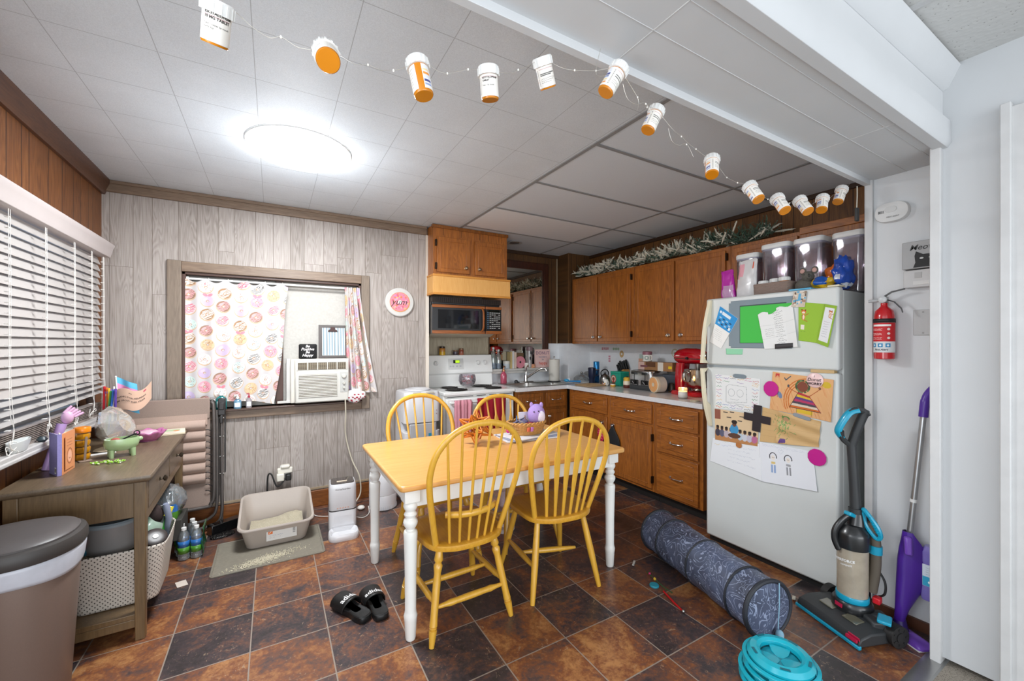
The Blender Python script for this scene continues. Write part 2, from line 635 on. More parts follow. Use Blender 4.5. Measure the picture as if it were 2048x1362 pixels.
class Cv:
    """a canvas on a grid of vertices, used for prints, drawings and labels"""

    def __init__(s, W, H, nx, bg):
        s.W, s.H, s.nx = W, H, nx
        s.ny = max(2, int(nx * H / W))
        s.U, s.V = np.meshgrid(np.linspace(0, W, nx + 1), np.linspace(0, H, s.ny + 1))
        s.c = np.empty(s.U.shape + (3,))
        s.c[:] = lin(bg)

    def on(s, mask, c, a=1.):
        s.c[mask] = s.c[mask] * (1 - a) + np.array(lin(c)) * a
        return s

    def ell(s, cx, cy, rx, ry=None, a=0.):
        ry = ry or rx
        x, y = s.U - cx, s.V - cy
        p, q = x * math.cos(a) + y * math.sin(a), -x * math.sin(a) + y * math.cos(a)
        return (p / rx) ** 2 + (q / ry) ** 2 < 1

    def rect(s, x0, x1, y0, y1):
        return (s.U > x0) & (s.U < x1) & (s.V > y0) & (s.V < y1)

    def seg(s, p, q, w):
        dx, dy = q[0] - p[0], q[1] - p[1]
        t = np.clip(((s.U - p[0]) * dx + (s.V - p[1]) * dy) / (dx * dx + dy * dy + 1e-12), 0, 1)
        return (s.U - p[0] - t * dx) ** 2 + (s.V - p[1] - t * dy) ** 2 < (w / 2) ** 2

    def path(s, pts, w, c):
        for p, q in zip(pts, pts[1:]):
            s.on(s.seg(p, q, w), c)
        return s

    def poly(s, pts):
        m = np.zeros(s.U.shape, bool)
        k = len(pts)
        for i in range(k):
            x0, y0 = pts[i]
            x1, y1 = pts[(i + 1) % k]
            if y0 == y1:
                continue
            h = ((y0 > s.V) != (y1 > s.V)) & (s.U < (x1 - x0) * (s.V - y0) / (y1 - y0) + x0)
            m ^= h
        return m

    def scribble(s, x0, x1, y, h, w, c, rnd, step=.006):
        x, pts = x0, []
        while x < x1:
            pts.append((x, y + rnd.uniform(-h, h)))
            x += step * rnd.uniform(.6, 1.4)
        s.path(pts, w, c)

    def build(s, name, parent, fn=None, mat=None, T=None, keep=None, world=False, solid=0):
        """grid mesh; fn(U,V)->(X,Y,Z) arrays, default: local X right, Z up, facing -Y"""
        if fn is None:
            X, Y, Z = s.U, s.U * 0, s.V
        else:
            X, Y, Z = fn(s.U, s.V)
        vs = np.stack([X, Y, Z], -1).reshape(-1, 3).astype(np.float64)
        w = s.nx + 1
        i, j = np.meshgrid(np.arange(s.nx), np.arange(s.ny))
        a = (j * w + i).ravel()
        fs = np.stack([a, a + 1, a + w + 1, a + w], -1)
        if keep is not None:
            kf = keep[:-1, :-1] & keep[1:, :-1] & keep[:-1, 1:] & keep[1:, 1:]
            fs = fs[kf.ravel()]
            used = np.unique(fs)
            rm = np.zeros(len(vs), int)
            rm[used] = np.arange(len(used))
            vs, fs, col = vs[used], rm[fs], s.c.reshape(-1, 3)[used]
        else:
            col = s.c.reshape(-1, 3)
        if T is not None:
            A = np.array(T)
            vs = vs @ A[:3, :3].T + A[:3, 3]
        me = bpy.data.meshes.new(name)
        me.vertices.add(len(vs))
        me.vertices.foreach_set('co', vs.ravel())
        me.loops.add(len(fs) * 4)
        me.loops.foreach_set('vertex_index', fs.ravel())
        me.polygons.add(len(fs))
        me.polygons.foreach_set('loop_start', np.arange(len(fs)) * 4)
        me.update(calc_edges=True)
        at = me.attributes.new('Col', 'FLOAT_COLOR', 'POINT')
        at.data.foreach_set('color', np.concatenate([col, np.ones((len(col), 1))], 1).ravel().astype(np.float32))
        finish(me, mat or PAINT, 60, False)
        o = bpy.data.objects.new(name, me)
        COL.objects.link(o)
        if parent:
            o.parent = parent
            if world:
                o.matrix_parent_inverse = (Matrix.Translation(parent.location) @ parent.rotation_euler.to_matrix().to_4x4()).inverted()
        if solid:
            md = o.modifiers.new('thick', 'SOLIDIFY')
            md.thickness = solid
            md.offset = -1
        return o


def bent(fold_fn):
    return lambda U, V: (U, fold_fn(U, V), V)


# shared materials
WHITE = flat('#e4e4e2', .35, name='white_plastic')
WHITE_ENAMEL = flat('#f0f1ef', .25, var=.02, coat=.3, name='white_enamel')
BLACK = flat('#141414', .35, name='black_plastic')
BLACK_M = flat('#1b1a1a', .6, name='black_matte')
CHROME = flat('#d8d8d8', .14, 1., var=.02, name='chrome')
STEEL = flat('#b4b2ae', .28, 1., var=.05, name='steel')
BRASS = flat('#a9957a', .3, 1., name='aged_metal')
ORANGE = flat('#e08a10', .25, trans=.25, name='amber_plastic')
OAK = wood('#b26a27', '#6c3a13', 'Z', 1., .38, .25, name='oak')
OAK_H = wood('#b26a27', '#6c3a13', 'X', 1., .38, .25, name='oak_rail')
OAK_D = wood('#965719', '#57300c', 'Z', 1., .4, .2, name='dark_oak')
HONEY = wood('#ddab3e', '#c7932e', 'Z', .8, .32, .4, .25, name='honey_wood')
HONEY_S = wood('#d9a437', '#bd8422', 'Y', .8, .32, .4, .3, name='honey_seat_wood')
TABLETOP = wood('#e0ad69', '#cd9043', 'X', .7, .35, .35, .2, name='butcher_block')
TWHITE = flat('#e6e6e2', .35, var=.03, name='white_paint')
MAPLE = wood('#e3b06a', '#cf9448', 'Z', 1., .45, .1, .2, name='maple')
DESKW = wood('#75634f', '#4e4030', 'Y', 1.2, .4, .2, .25, name='desk_wood')
DESKV = wood('#7a6140', '#57432a', 'Z', 1.2, .4, .2, .25, name='desk_leg_wood')
CLEAR = glassy()
CLEARP = glassy('#f4eef4', .14, .05, 'clear_plastic', .10)
# ---------------------------------------------------------------- the room
XL, XG, YG, YB, XR, CZ = -1.03, 1.31, 3.90, 4.33, 3.58, 2.54
TILE = tiled('slate_floor', (0, 1), (.556, 1.557), (.323, .3235),
             [(.42, '#2f2b2c'), (.56, '#41383a'), (.66, '#60443a'), (.76, '#7a4a30'), (.95, '#a8774a')], '#8f8378', .0055, .3)
b = M(); b.box(-1.2, 4.0, .62, 4.6, -.05, 0)
struct('floor', b, TILE)
b = M(); b.box(-1.2, 3.2, -1.6, .60, -.05, .004)
struct('floor_carpet', b, spotty('#8f877c', '#5d554b', 160, .28, .95, 'speckled_carpet', .5))
b = M(); b.loft([[(x, .585, .0), (x, .595, .010), (x, .635, .012), (x, .66, .0)] for x in (-1.03, 2.735)])
struct('trim_1', b, flat('#a9a9a8', .35, .8, name='threshold_metal'))

GRAYP = planks('gray_barnwood', 0, [.125, .105, .15, .11, .135, .1, .145, .12], ('#81776f', '#a29993', '#bab2ac'), '#6a5e54', .003, 1.15, .6)
DARKP_Y = planks('brown_panelling', 1, [.155, .105, .13, .07, .2, .16], ('#4c2a12', '#6f421f', '#87592f'), '#27130a', .006, None, .5)
DARKP_X = planks('dark_panelling', 0, [.12, .1, .15, .08, .13], ('#3f2812', '#5b3c1d', '#70502c'), '#22130a', .006, None, .5)
BEIGEP = planks('beige_panelling', 0, [.11, .14, .09, .13], ('#8f8570', '#a89e88', '#bdb39d'), '#857b68', .003, None, .55)
WHITEW = flat('#c9c9c8', .55, var=.03, vs=3, bmp=.05, name='white_wall_paint')
WOODTRIM_G = wood('#8a7460', '#5d4a3b', 'X', 1.2, .5, .1, .3, name='gray_trim_wood')
WOODTRIM_GV = wood('#8a7a6a', '#64564a', 'Z', 1.2, .5, .1, .3, name='gray_trim_wood_upright')
BROWN = flat('#4b2f24', .45, var=.12, name='brown_paint')

# left wall with its window opening
b = M()
wy0, wy1, wz0, wz1 = 1.5, 3.62, .97, 2.05
b.box(XL - .1, XL, 1.0, wy0, 0, CZ); b.box(XL - .1, XL, wy1, YG + .2, 0, CZ)
b.box(XL - .1, XL, wy0, wy1, 0, wz0); b.box(XL - .1, XL, wy0, wy1, wz1, CZ)
struct('wall_left', b, DARKP_Y)
w1 = bpy.data.objects.new('window_1', None); COL.objects.link(w1); w1['kind'] = 'structure'
b = M()
for y in (wy0, 2.56, wy1 - .05): b.box(XL - .08, XL - .03, y, y + .05, wz0, wz1)
for z in (wz0, wz1 - .05): b.box(XL - .08, XL - .03, wy0, wy1, z, z + .05)
put('window_frame', b, flat('#d5d5d2', .4), w1)
b = M(); b.box(XL - .06, XL - .055, wy0, wy1, wz0, wz1)
put('window_pane', b, glassy('#e8f2ff', .1, .02, 'window_glass', .02), w1)
b = M(); b.box(XL - .03, XL + .095, 1.45, 3.74, .905, .935); b.box(XL, XL + .10, 1.45, 3.74, .895, .915)
put('window_sill', b, flat('#b9b6b4', .35, var=.1, name='sill_paint'), w1, bevel=.006)
b = M(); b.box(XL, XL + .012, 3.63, 3.74, .9, 2.1); b.box(XL, XL + .02, 1.45, 3.74, .86, .895)
put('window_casing', b, flat('#3b2518', .5, name='dark_casing'), w1)
b = M(); b.loft([[(XL, y, 2.54), (XL, y, 2.44), (XL + .018, y, 2.44), (XL + .05, y, 2.52), (XL + .05, y, 2.54)] for y in (1.0, YG)])
struct('trim_2', b, wood('#5e3a24', '#3d2214', 'Y', 1., .4, .2, name='crown_wood'))

# gray plank wall with the second window
b = M()
ox0, ox1, oz0, oz1 = -.59, .69, .89, 1.94
b.box(XL - .1, ox0, YG, YG + .1, 0, CZ); b.box(ox1, XG, YG, YG + .1, 0, CZ)
b.box(ox0, ox1, YG, YG + .1, 0, oz0); b.box(ox0, ox1, YG, YG + .1, oz1, CZ)
struct('wall_back', b, GRAYP)
w2 = bpy.data.objects.new('window_2', None); COL.objects.link(w2); w2['kind'] = 'structure'
b = M(); b.box(ox0 - .085, ox0, YG - .022, YG, oz0 - .08, oz1 + .08); b.box(ox1, ox1 + .07, YG - .022, YG, oz0 - .08, oz1 + .075)
put('casing_upright', b, WOODTRIM_GV, w2, bevel=.004)
b = M(); b.box(ox0, ox1, YG - .021, YG, oz1, oz1 + .075); b.box(ox0, ox1, YG - .022, YG, oz0 - .08, oz0 - .012)
put('casing_rail', b, WOODTRIM_G, w2, bevel=.004)
b = M(); b.box(ox0, ox0 + .022, YG, YG + .1, oz0, oz1); b.box(ox1 - .022, ox1, YG, YG + .1, oz0, oz1); b.box(ox0, ox1, YG, YG + .1, oz1 - .02, oz1)
b.box(.02, .075, YG + .055, YG + .09, oz0, oz1)
put('jamb', b, BROWN, w2, bevel=.003)
b = M(); b.box(ox0 - .02, ox1, YG - .055, YG + .1, oz0 - .016, oz0)
put('window_sill', b, flat('#4a3328', .35, name='brown_sill'), w2, bevel=.004)
b = M(); b.box(ox0, ox1, YG + .09, YG + .1, oz0, oz1)
put('backing_board', b, cloth('#c3c0ba', '#aeaaa4', 60, name='shade_board'), w2)
b = M(); b.box(XL, 1.30, YG - .022, YG, 2.46, 2.52); b.box(XL, 1.30, YG - .03, YG, 2.515, 2.54)
struct('trim_3', b, WOODTRIM_G, bevel=.004)
b = M(); b.box(XL, 1.30, YG - .02, YG, .0, .14)
struct('baseboard_back', b, wood('#8d5423', '#663611', 'X', 1., .4, .2, name='baseboard_oak'), bevel=.004)
b = M(); b.box(XL, 1.30, YG - .012, YG, .15, .165)
struct('trim_4', b, flat('#a39178', .5))
b = M(); b.box(XL, XL + .015, 1.0, YG, 0, .12)
struct('baseboard_left', b, flat('#4b2b18', .5))
b = M(); b.box(1.292, 1.322, YG - .014, YG + .004, .165, 2.46)
struct('trim_5', b, flat('#d9cfc2', .5, name='corner_bead'))

# kitchen alcove walls
b = M(); b.box(XG - .1, XG, YG + .1, YB + .1, 0, CZ)
struct('wall_alcove', b, BEIGEP)
b = M(); b.box(XG, 2.2, YB, YB + .1, 0, CZ)
struct('wall_stove', b, BEIGEP)
b = M(); b.box(2.2, XR + .1, YB, YB + .1, 1.06, CZ)
struct('wall_kitchen', b, DARKP_X)
b = M(); b.box(2.2, XR + .1, YB - .002, YB + .1, 0, 1.06)
b.box(3.06, XR, YB - .006, YB, .93, 1.40)
b.box(XR - .006, XR, 2.0, YB, .93, 1.40)
for y in (3.62, 3.0, 2.4): b.box(XR - .008, XR - .005, y, y + .006, .93, 1.4)
struct('wall_backsplash', b, flat('#e4e7ea', .3, var=.04, name='white_backsplash'))
b = M(); b.box(XR, XR + .1, .93, YB + .1, 0, CZ)
struct('wall_right', b, planks('oak_panelling', 1, [.15, .11, .13, .09, .17], ('#4f2f12', '#71481f', '#895c2e'), '#2a1609', .006, None, .5))
b = M(); b.box(3.22, XR, 4.11, YB, 1.40, CZ)
struct('wall_chase', b, DARKP_X)
b = M(); b.box(3.22, XR, 4.105, YB, .93, 1.40); b.box(3.19, 3.205, YB - .012, YB, 1.40, 2.54, 1); b.box(3.214, 3.226, 4.104, 4.116, 1.4, 2.54, 2)
struct('trim_6', b, [flat('#e4e7ea', .3), flat('#9c8c74', .5), flat('#6b4a2a', .5)])
b = M(); b.box(1.59, XR, YB - .02, YB, 2.50, 2.54); b.box(XR - .02, XR, .93, 4.11, 2.505, 2.54)
struct('trim_7', b, flat('#3a2412', .5))

# ceilings
b = M(); b.box(XL - .1, 1.59, .6, YB + .1, CZ, CZ + .06)
struct('ceiling', b, tiled('ceiling_tiles', (0, 1), (-.716, 1.756), (.3255, .326), [(.3, '#c2c9cf'), (.7, '#dae1e7')], '#a6acb1', .003, .6, False))
b = M(); b.box(1.59, XR + .1, .6, YB + .1, CZ, CZ + .06)
struct('ceiling_drop', b, flat('#d2d9e0', .8, var=.05, vs=200, bmp=.25, name='ceiling_panel_board'))
b = M(); b.box(1.615, 2.90, 3.05, 3.63, CZ - .004, CZ)
struct('ceiling_panel', b, flat('#e2e6ea', .7, var=.03, vs=200, bmp=.2, name='new_ceiling_panel'))
b = M()
for x in (1.59, 2.92): b.box(x - .012, x + .012, .9, YB, CZ - .006, CZ)
for y in (1.17, 1.78, 2.41, 3.03, 3.65): b.box(1.59, XR, y - .011, y + .011, CZ - .005, CZ)
struct('trim_8', b, flat('#8b8c8d', .6, name='ceiling_tee'))
t = thing('recessed_light', 'unlit round recessed light in the ceiling panel above the sink', 'ceiling light', (2.35, 3.98, CZ - .012))
b = M(); b.lathe([(.06, .012), (.085, .008), (.09, .002), (.07, 0), (.06, .004)], n=32, caps=False); put('ring', b, flat('#b0b0b0', .4), t)
b = M(); b.lathe([(.03, .002), (.06, .008), (.06, .011)], n=24); put('reflector', b, flat('#8a8a8a', .25, .6), t)

# the wide beam and the opening between the two rooms
b = M()
b.box(XL - .1, 2.95, .60, .93, 2.26, 2.62)
b.box(XL - .1, 2.735, .915, .94, 2.235, 2.30)
b.loft([[(x, .575, 2.36), (x, .572, 2.27), (x, .585, 2.25), (x, .625, 2.25), (x, .625, 2.3), (x, .60, 2.38)] for x in (XL - .1, 2.53)])
b.loft([[(x, .60, 2.50), (x, .58, 2.51), (x, .545, 2.59), (x, .60, 2.60)] for x in (XL - .1, 2.53)])
for x in (-.3, .9, 2.1): b.box(x, x + .004, .6, .93, 2.2585, 2.2605, 1)
b.box(XL, 2.735, .775, .778, 2.2585, 2.2605, 1)
b.box(XL, 2.735, .66, .663, 2.2585, 2.2605, 1)
struct('beam', b, [flat('#c9cbcd', .5, var=.03, vs=4, name='beam_paint'), flat('#d0d0d0', .5)], bevel=.003)
b = M(); b.box(2.735, 3.58, .62, .93, 0, 2.3)
struct('wall_jamb', b, flat('#d3d5d7', .45, var=.04, vs=3, bmp=.05, name='jamb_paint'))
b = M(); b.box(2.715, 2.737, .905, .94, .06, 2.26)
struct('trim_9', b, flat('#cfcfcf', .4), bevel=.003)
b = M(); b.box(2.718, 2.735, .62, .93, 0, .05)
struct('baseboard_jamb', b, flat('#5a3522', .5, name='brown_shoe'))
b = M(); b.box(2.53, 2.9, -1.6, .615, .03, 2.62)
struct('wall_near', b, flat('#c8cacc', .5, var=.03, vs=3, bmp=.06, name='near_wall_paint'))
b = M(); b.box(2.50, 2.735, .60, .635, 0, 2.27)
struct('trim_10', b, flat('#d2d2d2', .4, name='corner_trim_paint'), bevel=.003)
b = M(); b.box(2.495, 2.53, .12, .425, 0, 2.33); b.box(2.48, 2.53, .40, .43, 0, 2.345)
d1 = struct('door_1', b, flat('#cdcdcd', .4, name='door_trim_paint'), bevel=.004)
b = M(); b.box(XL - .1, 2.9, -1.6, .60, 2.60, 2.66)
struct('ceiling_near', b, spotty('#c4c4c2', '#8d8d8b', 55, .12, .8, 'pitted_tile', .3))
b = M(); b.box(1.96, 1.985, -1.6, .6, 2.592, 2.6); b.box(XL, 2.53, .05, .075, 2.592, 2.6)
struct('trim_11', b, flat('#bdbdbd', .5))

# ---------------------------------------------------------------- ceiling lamp
t = thing('ceiling_light', 'large round white ceiling lamp glowing over the litter box side', 'ceiling light', (.14, 2.70, 2.497))
b = M(); b.lathe([(.02, 0), (.20, .002), (.262, .012), (.272, .026), (.273, .043)], n=56); put('diffuser', b, emit('#fffaf4', 6.0, 'lamp_diffuser'), t)
b = M(); b.lathe([(.270, .034), (.2755, .034), (.2755, .042), (.15, .0425)], n=56, caps=False); put('rim', b, flat('#d8d8d8', .4), t)
b = M(); b.lathe([(.15, .035), (.15, .043)], n=40); put('base_plate', b, flat('#e8e8e8', .4), t)
# ---------------------------------------------------------------- kitchen cabinets
RX = Matrix.Rotation(PI / 2, 4, 'X')   # local Z becomes -Y (towards the viewer of a front)


def knob(parent, x, z, y=-.02, mat=CHROME, r=.016):
    b = M(); b.T = Matrix.Translation((x, y, z)) @ RX
    b.lathe([(r * .9, 0), (r * .45, .004), (r * .4, .012), (r, .018), (r * 1.05, .024), (r * .7, .031), (.001, .033)], n=18)
    return put('knob', b, mat, parent)


def pull(parent, x, z, y=-.02, mat=CHROME):
    b = M()
    pts = spline([(x - .058, y, z), (x - .055, y - .018, z), (x - .02, y - .028, z), (x + .02, y - .028, z), (x + .055, y - .018, z), (x + .058, y, z)], 5)
    k = len(pts)
    b.tube(pts, [.0075 if i < 3 or i > k - 4 else .0055 for i in range(k)], 8, flatten=(1, 1))
    for s in (-1, 1): b.box(x + s * .058 - .008, x + s * .058 + .008, y - .006, y, z - .009, z + .009)
    return put('handle', b, mat, parent, bevel=.001)


def front(parent, kind, x0, x1, z0, z1, mat=OAK, hw=None, hmat=CHROME):
    b = M()
    b.box(x0, x1, -.02, 0, z0, z1)
    i, w = .034, .008
    for a in ((x0 + i, x1 - i, z0 + i, z0 + i + w), (x0 + i, x1 - i, z1 - i - w, z1 - i), (x0 + i, x0 + i + w, z0 + i, z1 - i), (x1 - i - w, x1 - i, z0 + i, z1 - i)):
        b.box(a[0], a[1], -.0235, -.019, a[2], a[3])
    o = put(kind, b, mat, parent, bevel=.003)
    if hw == 'pull':
        pull(o, (x0 + x1) / 2, (z0 + z1) / 2, mat=hmat)
    elif hw:
        knob(o, hw[0], hw[1], mat=hmat)
    return o


def hinge(parent, x, z):
    b = M(); b.box(x - .006, x + .006, -.026, -.0, z - .03, z + .03); b.cyl((x, -.026, z - .03), (x, -.026, z + .03), .005, n=8)
    put('hinge', b, flat('#3a2c20', .4, .8), parent)


def carcass(parent, w, d, z0, z1, mat, toe=0., ff=.03):
    b = M()
    b.box(0, w, .0, d, z0 + toe, z1)
    if toe: b.box(0, w, .06, d, z0, z0 + toe, 1)
    put('carcass', b, [mat, flat('#171310', .7, name='toe_kick')], parent, bevel=.002)


RZ = -PI / 2   # fronts facing -X: local x runs from the far end towards the camera
# base units, right run (front plane X = 2.90)
def base_unit(label, y_far, w, fronts):
    t = thing('base_cabinet', label, 'cabinet', (2.90, y_far, 0), RZ, 'base cabinets under the counter')
    carcass(t, w - .002, .66, 0, .888, OAK, .09)
    for f in fronts: front(t, *f)
    return t


base_unit('oak base cabinet in the counter corner with red oven mitt on its door', 3.68, .65,
          [('drawer', .05, .615, .69, .86, OAK_H, 'pull'), ('door', .05, .615, .12, .665, OAK, (.56, .60))])
t = base_unit('oak base cabinet with black oven mitt hanging from its door knob', 3.03, .55,
              [('drawer', .02, .525, .69, .86, OAK_H, 'pull'), ('door', .02, .525, .12, .665, OAK, (.06, .60))])
for z in (.57, .20): hinge(t, .532, z)
base_unit('oak base cabinet of three drawers next to the fridge', 2.48, .47,
          [('drawer', .035, .435, .685, .86, OAK_H, 'pull'), ('drawer', .035, .435, .47, .665, OAK_H, 'pull'), ('drawer', .035, .435, .11, .45, OAK_H, 'pull')])
# sink run (front plane Y = 3.72)
t = thing('sink_cabinet', 'dark oak cabinet with two drawer fronts below the steel sink', 'cabinet', (2.205, 3.72, 0), 0, 'base cabinets under the counter')
b = M(); b.box(0, .69, 0, .60, .09, .76); b.box(0, .69, 0, .03, .76, .888); b.box(0, .69, .06, .6, 0, .09, 1)
put('carcass', b, [OAK_D, flat('#171310', .7)], t)
for x0, x1, kx in ((.03, .35, .31), (.39, .66, .43)):
    front(t, 'drawer', x0, x1, .70, .86, OAK_D, 'pull'); front(t, 'door', x0, x1, .12, .67, OAK_D, (kx, .60))

# worktop with the sink cut-out
COUNTER = flat('#dcdcdd', .22, var=.06, vs=60, coat=.2, name='laminate_counter')
b = M()
CE = [(2.205, 2.30), (2.30, 3.02), ]
b.box(2.205, 2.28, 3.685, YB - .01, .89, .93); b.box(3.0, XR - .008, 3.685, YB - .01, .89, .93)
b.box(2.28, 3.0, 3.685, 3.76, .89, .93); b.box(2.28, 3.0, 4.16, YB - .01, .89, .93)
b.box(2.87, XR - .008, 2.0, 3.685, .89, .93)
solo('countertop', 'white laminate L-shaped kitchen countertop', 'countertop', b, COUNTER)
t = thing('kitchen_sink', 'double bowl stainless steel sink under the mirror ledge', 'sink', (2.64, 3.96, .93))
b = M()
for x0, x1 in ((-.34, -.02), (.02, .34)):
    A = rrect(x0, x1, -.18, .17, .04)
    B = rrect(x0 + .02, x1 - .02, -.16, .15, .04)
    b.loft([[(x, y, .002) for x, y in A], [(x, y, -.14) for x, y in B], [((x0 + x1) / 2 + (x - (x0 + x1) / 2) * .9, y * .9, -.15) for x, y in B]], caps=False)
    b.add([((x0 + x1) / 2 + (x - (x0 + x1) / 2) * .9, y * .9, -.15) for x, y in B], [tuple(range(len(B)))])
put('bowl', b, STEEL, t, fix=False)
b = M()
for q in ((-.375, .375, -.215, -.18), (-.375, .375, .17, .25), (-.375, -.34, -.18, .17), (.34, .375, -.18, .17), (-.02, .02, -.18, .17)): b.box(*q, .0005, .005)
put('rim', b, STEEL, t, bevel=.002)
b = M()
for x in (-.18, .18): b.lathe([(.04, -.146), (.03, -.149), (.01, -.147)], (x, 0, 0), 20)
put('drain', b, CHROME, t)
t = thing('faucet', 'chrome single lever faucet behind the sink', 'faucet', (2.62, 4.17, .936))
b = M(); b.plate(rrect(-.10, .10, 0, .012, .005), -.025, .025); b.lathe([(.026, .01), (.024, .05), (.022, .09)], n=20); put('base', b, CHROME, t, bevel=.002)
b = M(); b.tube(spline([(0, -.01, .05), (.05, -.07, .10), (.11, -.13, .155), (.15, -.17, .17), (.165, -.185, .16), (.167, -.187, .14)], 6), [.013] * 6 + [.011] * 25, 12); put('spout', b, CHROME, t)
b = M(); b.tube([(0, 0, .09), (.005, .0, .12), (.02, .01, .165), (.03, .015, .19)], [.02, .018, .012, .006], 10, flatten=(1, .6)); put('lever', b, CHROME, t)
b = M(); b.lathe([(.022, 0), (.022, .015), (.015, .03), (.002, .034)], n=16); o = solo('sink_sprayer', 'black round sprayer knob standing left of the faucet', 'sprayer', b, BLACK); o.location = (2.50, 4.19, .935)

# wall cabinets on the right (front plane X = 3.27)
def wall_unit(label, y_far, w, z0, z1, doors, d=.30, x=3.27):
    t = thing('wall_cabinet', label, 'cabinet', (x, y_far, 0), RZ, 'oak wall cabinets')
    carcass(t, w - .002, d, z0, z1, OAK)
    for x0, x1, zz0, zz1, k in doors:
        front(t, 'door', x0, x1, zz0, zz1, OAK, k)
    return t


t = wall_unit('oak wall cabinet with two doors in the corner beside the dark chase', 4.095, 1.03, 1.395, 2.205, [(.035, .475, 1.425, 2.175, (.43, 1.475)), (.495, .99, 1.425, 2.175, (.545, 1.475))])
for z in (2.1, 1.5): hinge(t, 1.0, z)
t = wall_unit('oak two-door wall cabinet above the red mixer', 3.065, 1.05, 1.395, 2.205, [(.03, .505, 1.425, 2.175, (.445, 1.48)), (.525, 1.01, 1.425, 2.175, (.585, 1.48))])
for z in (2.12, 1.5): hinge(t, 1.02, z)
t = wall_unit('short oak wall cabinet above the fridge behind the storage canisters', 2.015, 1.06, 1.78, 2.205, [(.03, .505, 1.81, 2.175, (.445, 1.86)), (.525, 1.01, 1.81, 2.175, (.585, 1.86))])
b = M(); b.box(.52, 1.058, -.026, 0, 2.175, 2.225); put('top_rail', b, OAK_H, t, bevel=.003)

# above the stove
t = thing('wall_cabinet', 'small two-door oak cabinet hung at the ceiling above the stove', 'cabinet', (1.312, 3.74, 0), 0, 'oak wall cabinets')
b = M(); b.box(0, .808, 0, .585, 2.06, 2.53); put('carcass', b, OAK, t, bevel=.002)
b = M(); b.box(-.008, .816, -.012, .02, 2.505, 2.535)
for x in (.1, .29, .49, .59, .74): b.box(x, x + .004, -.0015, 0, 2.44, 2.505, 1)
put('crown', b, [OAK_D, flat('#241308', .6)], t, bevel=.002)
front(t, 'door', .035, .375, 2.085, 2.42, OAK, (.33, 2.14), BRASS); front(t, 'door', .43, .775, 2.085, 2.42, OAK, (.475, 2.14), BRASS)
for z in (2.36, 2.14): hinge(t, .024, z)
b = M(); b.box(1.30, 2.135, 3.70, 3.72, 1.885, 2.04); b.box(1.30, 1.32, 3.72, YG - .02, 1.885, 2.04); b.box(2.115, 2.135, 3.72, YB, 1.885, 2.04)
b.box(1.297, 2.138, 3.695, 3.73, 2.04, 2.06, 1); b.box(1.297, 2.138, 3.695, 3.73, 1.865, 1.885, 1); b.box(1.297, 1.32, 3.73, YG - .02, 1.865, 1.885, 1); b.box(1.297, 1.32, 3.73, YG - .02, 2.04, 2.058, 1)
solo('hood_panel', 'pale maple valance panel between stove cabinet and microwave', 'panel', b, [MAPLE, wood('#d99845', '#b87628', 'X', 1., .45, .1, .2)], bevel=.002)

# microwave
t = thing('microwave', 'black over-the-range microwave with wood-look trim above the stove', 'microwave', (1.33, 3.83, 1.50))
MWG = flat('#2b2b2d', .3, name='microwave_grey')
b = M(); b.box(0, .765, .03, .49, .0, .36); put('body', b, flat('#262322', .4), t, bevel=.004)
b = M(); b.loft([[(x, .03, .0), (x, .49, 0), (x, .49, -.035), (x, .12, -.03)] for x in (.01, .70)]); put('underside', b, flat('#b3a995', .4, .3), t)
b = M()
b.box(0, .765, .0, .03, .305, .36)
for i in range(34): b.box(.02 + i * .0215, .026 + i * .0215, -.003, .0, .31, .352, 1)
put('vent_grille', b, [flat('#2a1a10', .5), flat('#150c07', .6)], t)
TRIMW = wood('#9c5a28', '#6e3a16', 'X', 1., .35, .2, name='microwave_trim')
b = M(); b.box(0, .57, -.012, .03, .0, .275); b.box(0, .57, -.014, .0, .285, .303)
dr = put('door', b, MWG, t, bevel=.003)
for z0, z1 in ((.255, .283), (-.002, .03)): b = M(); b.box(.0, .57, -.018, -.01, z0, z1); put('wood_trim', b, TRIMW, dr, bevel=.003)
b = M(); b.box(.06, .50, -.0145, -.012, .05, .235); put('window', b, flat('#15171a', .06, var=.0, coat=.6, name='dark_glass'), dr)
b = M(); b.tube(spline([(.535, -.012, .262), (.538, -.035, .24), (.54, -.045, .2), (.54, -.045, .09), (.538, -.035, .045), (.53, -.012, .02)], 5), .011, 8, flatten=(1, .7)); put('handle', b, TRIMW, dr)
b = M(); b.box(.58, .765, -.012, .03, 0, .275); pn = put('control_panel', b, BLACK, t, bevel=.003)
for z0, z1 in ((.255, .283), (-.002, .03)): b = M(); b.box(.578, .767, -.018, -.01, z0, z1); put('wood_trim', b, TRIMW, pn, bevel=.003)
b = M()
for r in range(9):
    for c in range(5):
        if (r * 5 + c) % 7 != 3:
            b.box(.625 + c * .026, .643 + c * .026, -.0135, -.012, .055 + r * .02, .063 + r * .02, 0)
    b.box(.598, .612, -.0135, -.012, .055 + r * .02, .064 + r * .02, 1)
put('button', b, [flat('#b9b9b6', .5), flat('#5f86a8', .5)], pn)
b = M(); b.box(.61, .74, -.0135, -.012, .228, .25); put('display', b, flat('#10150f', .1), pn)

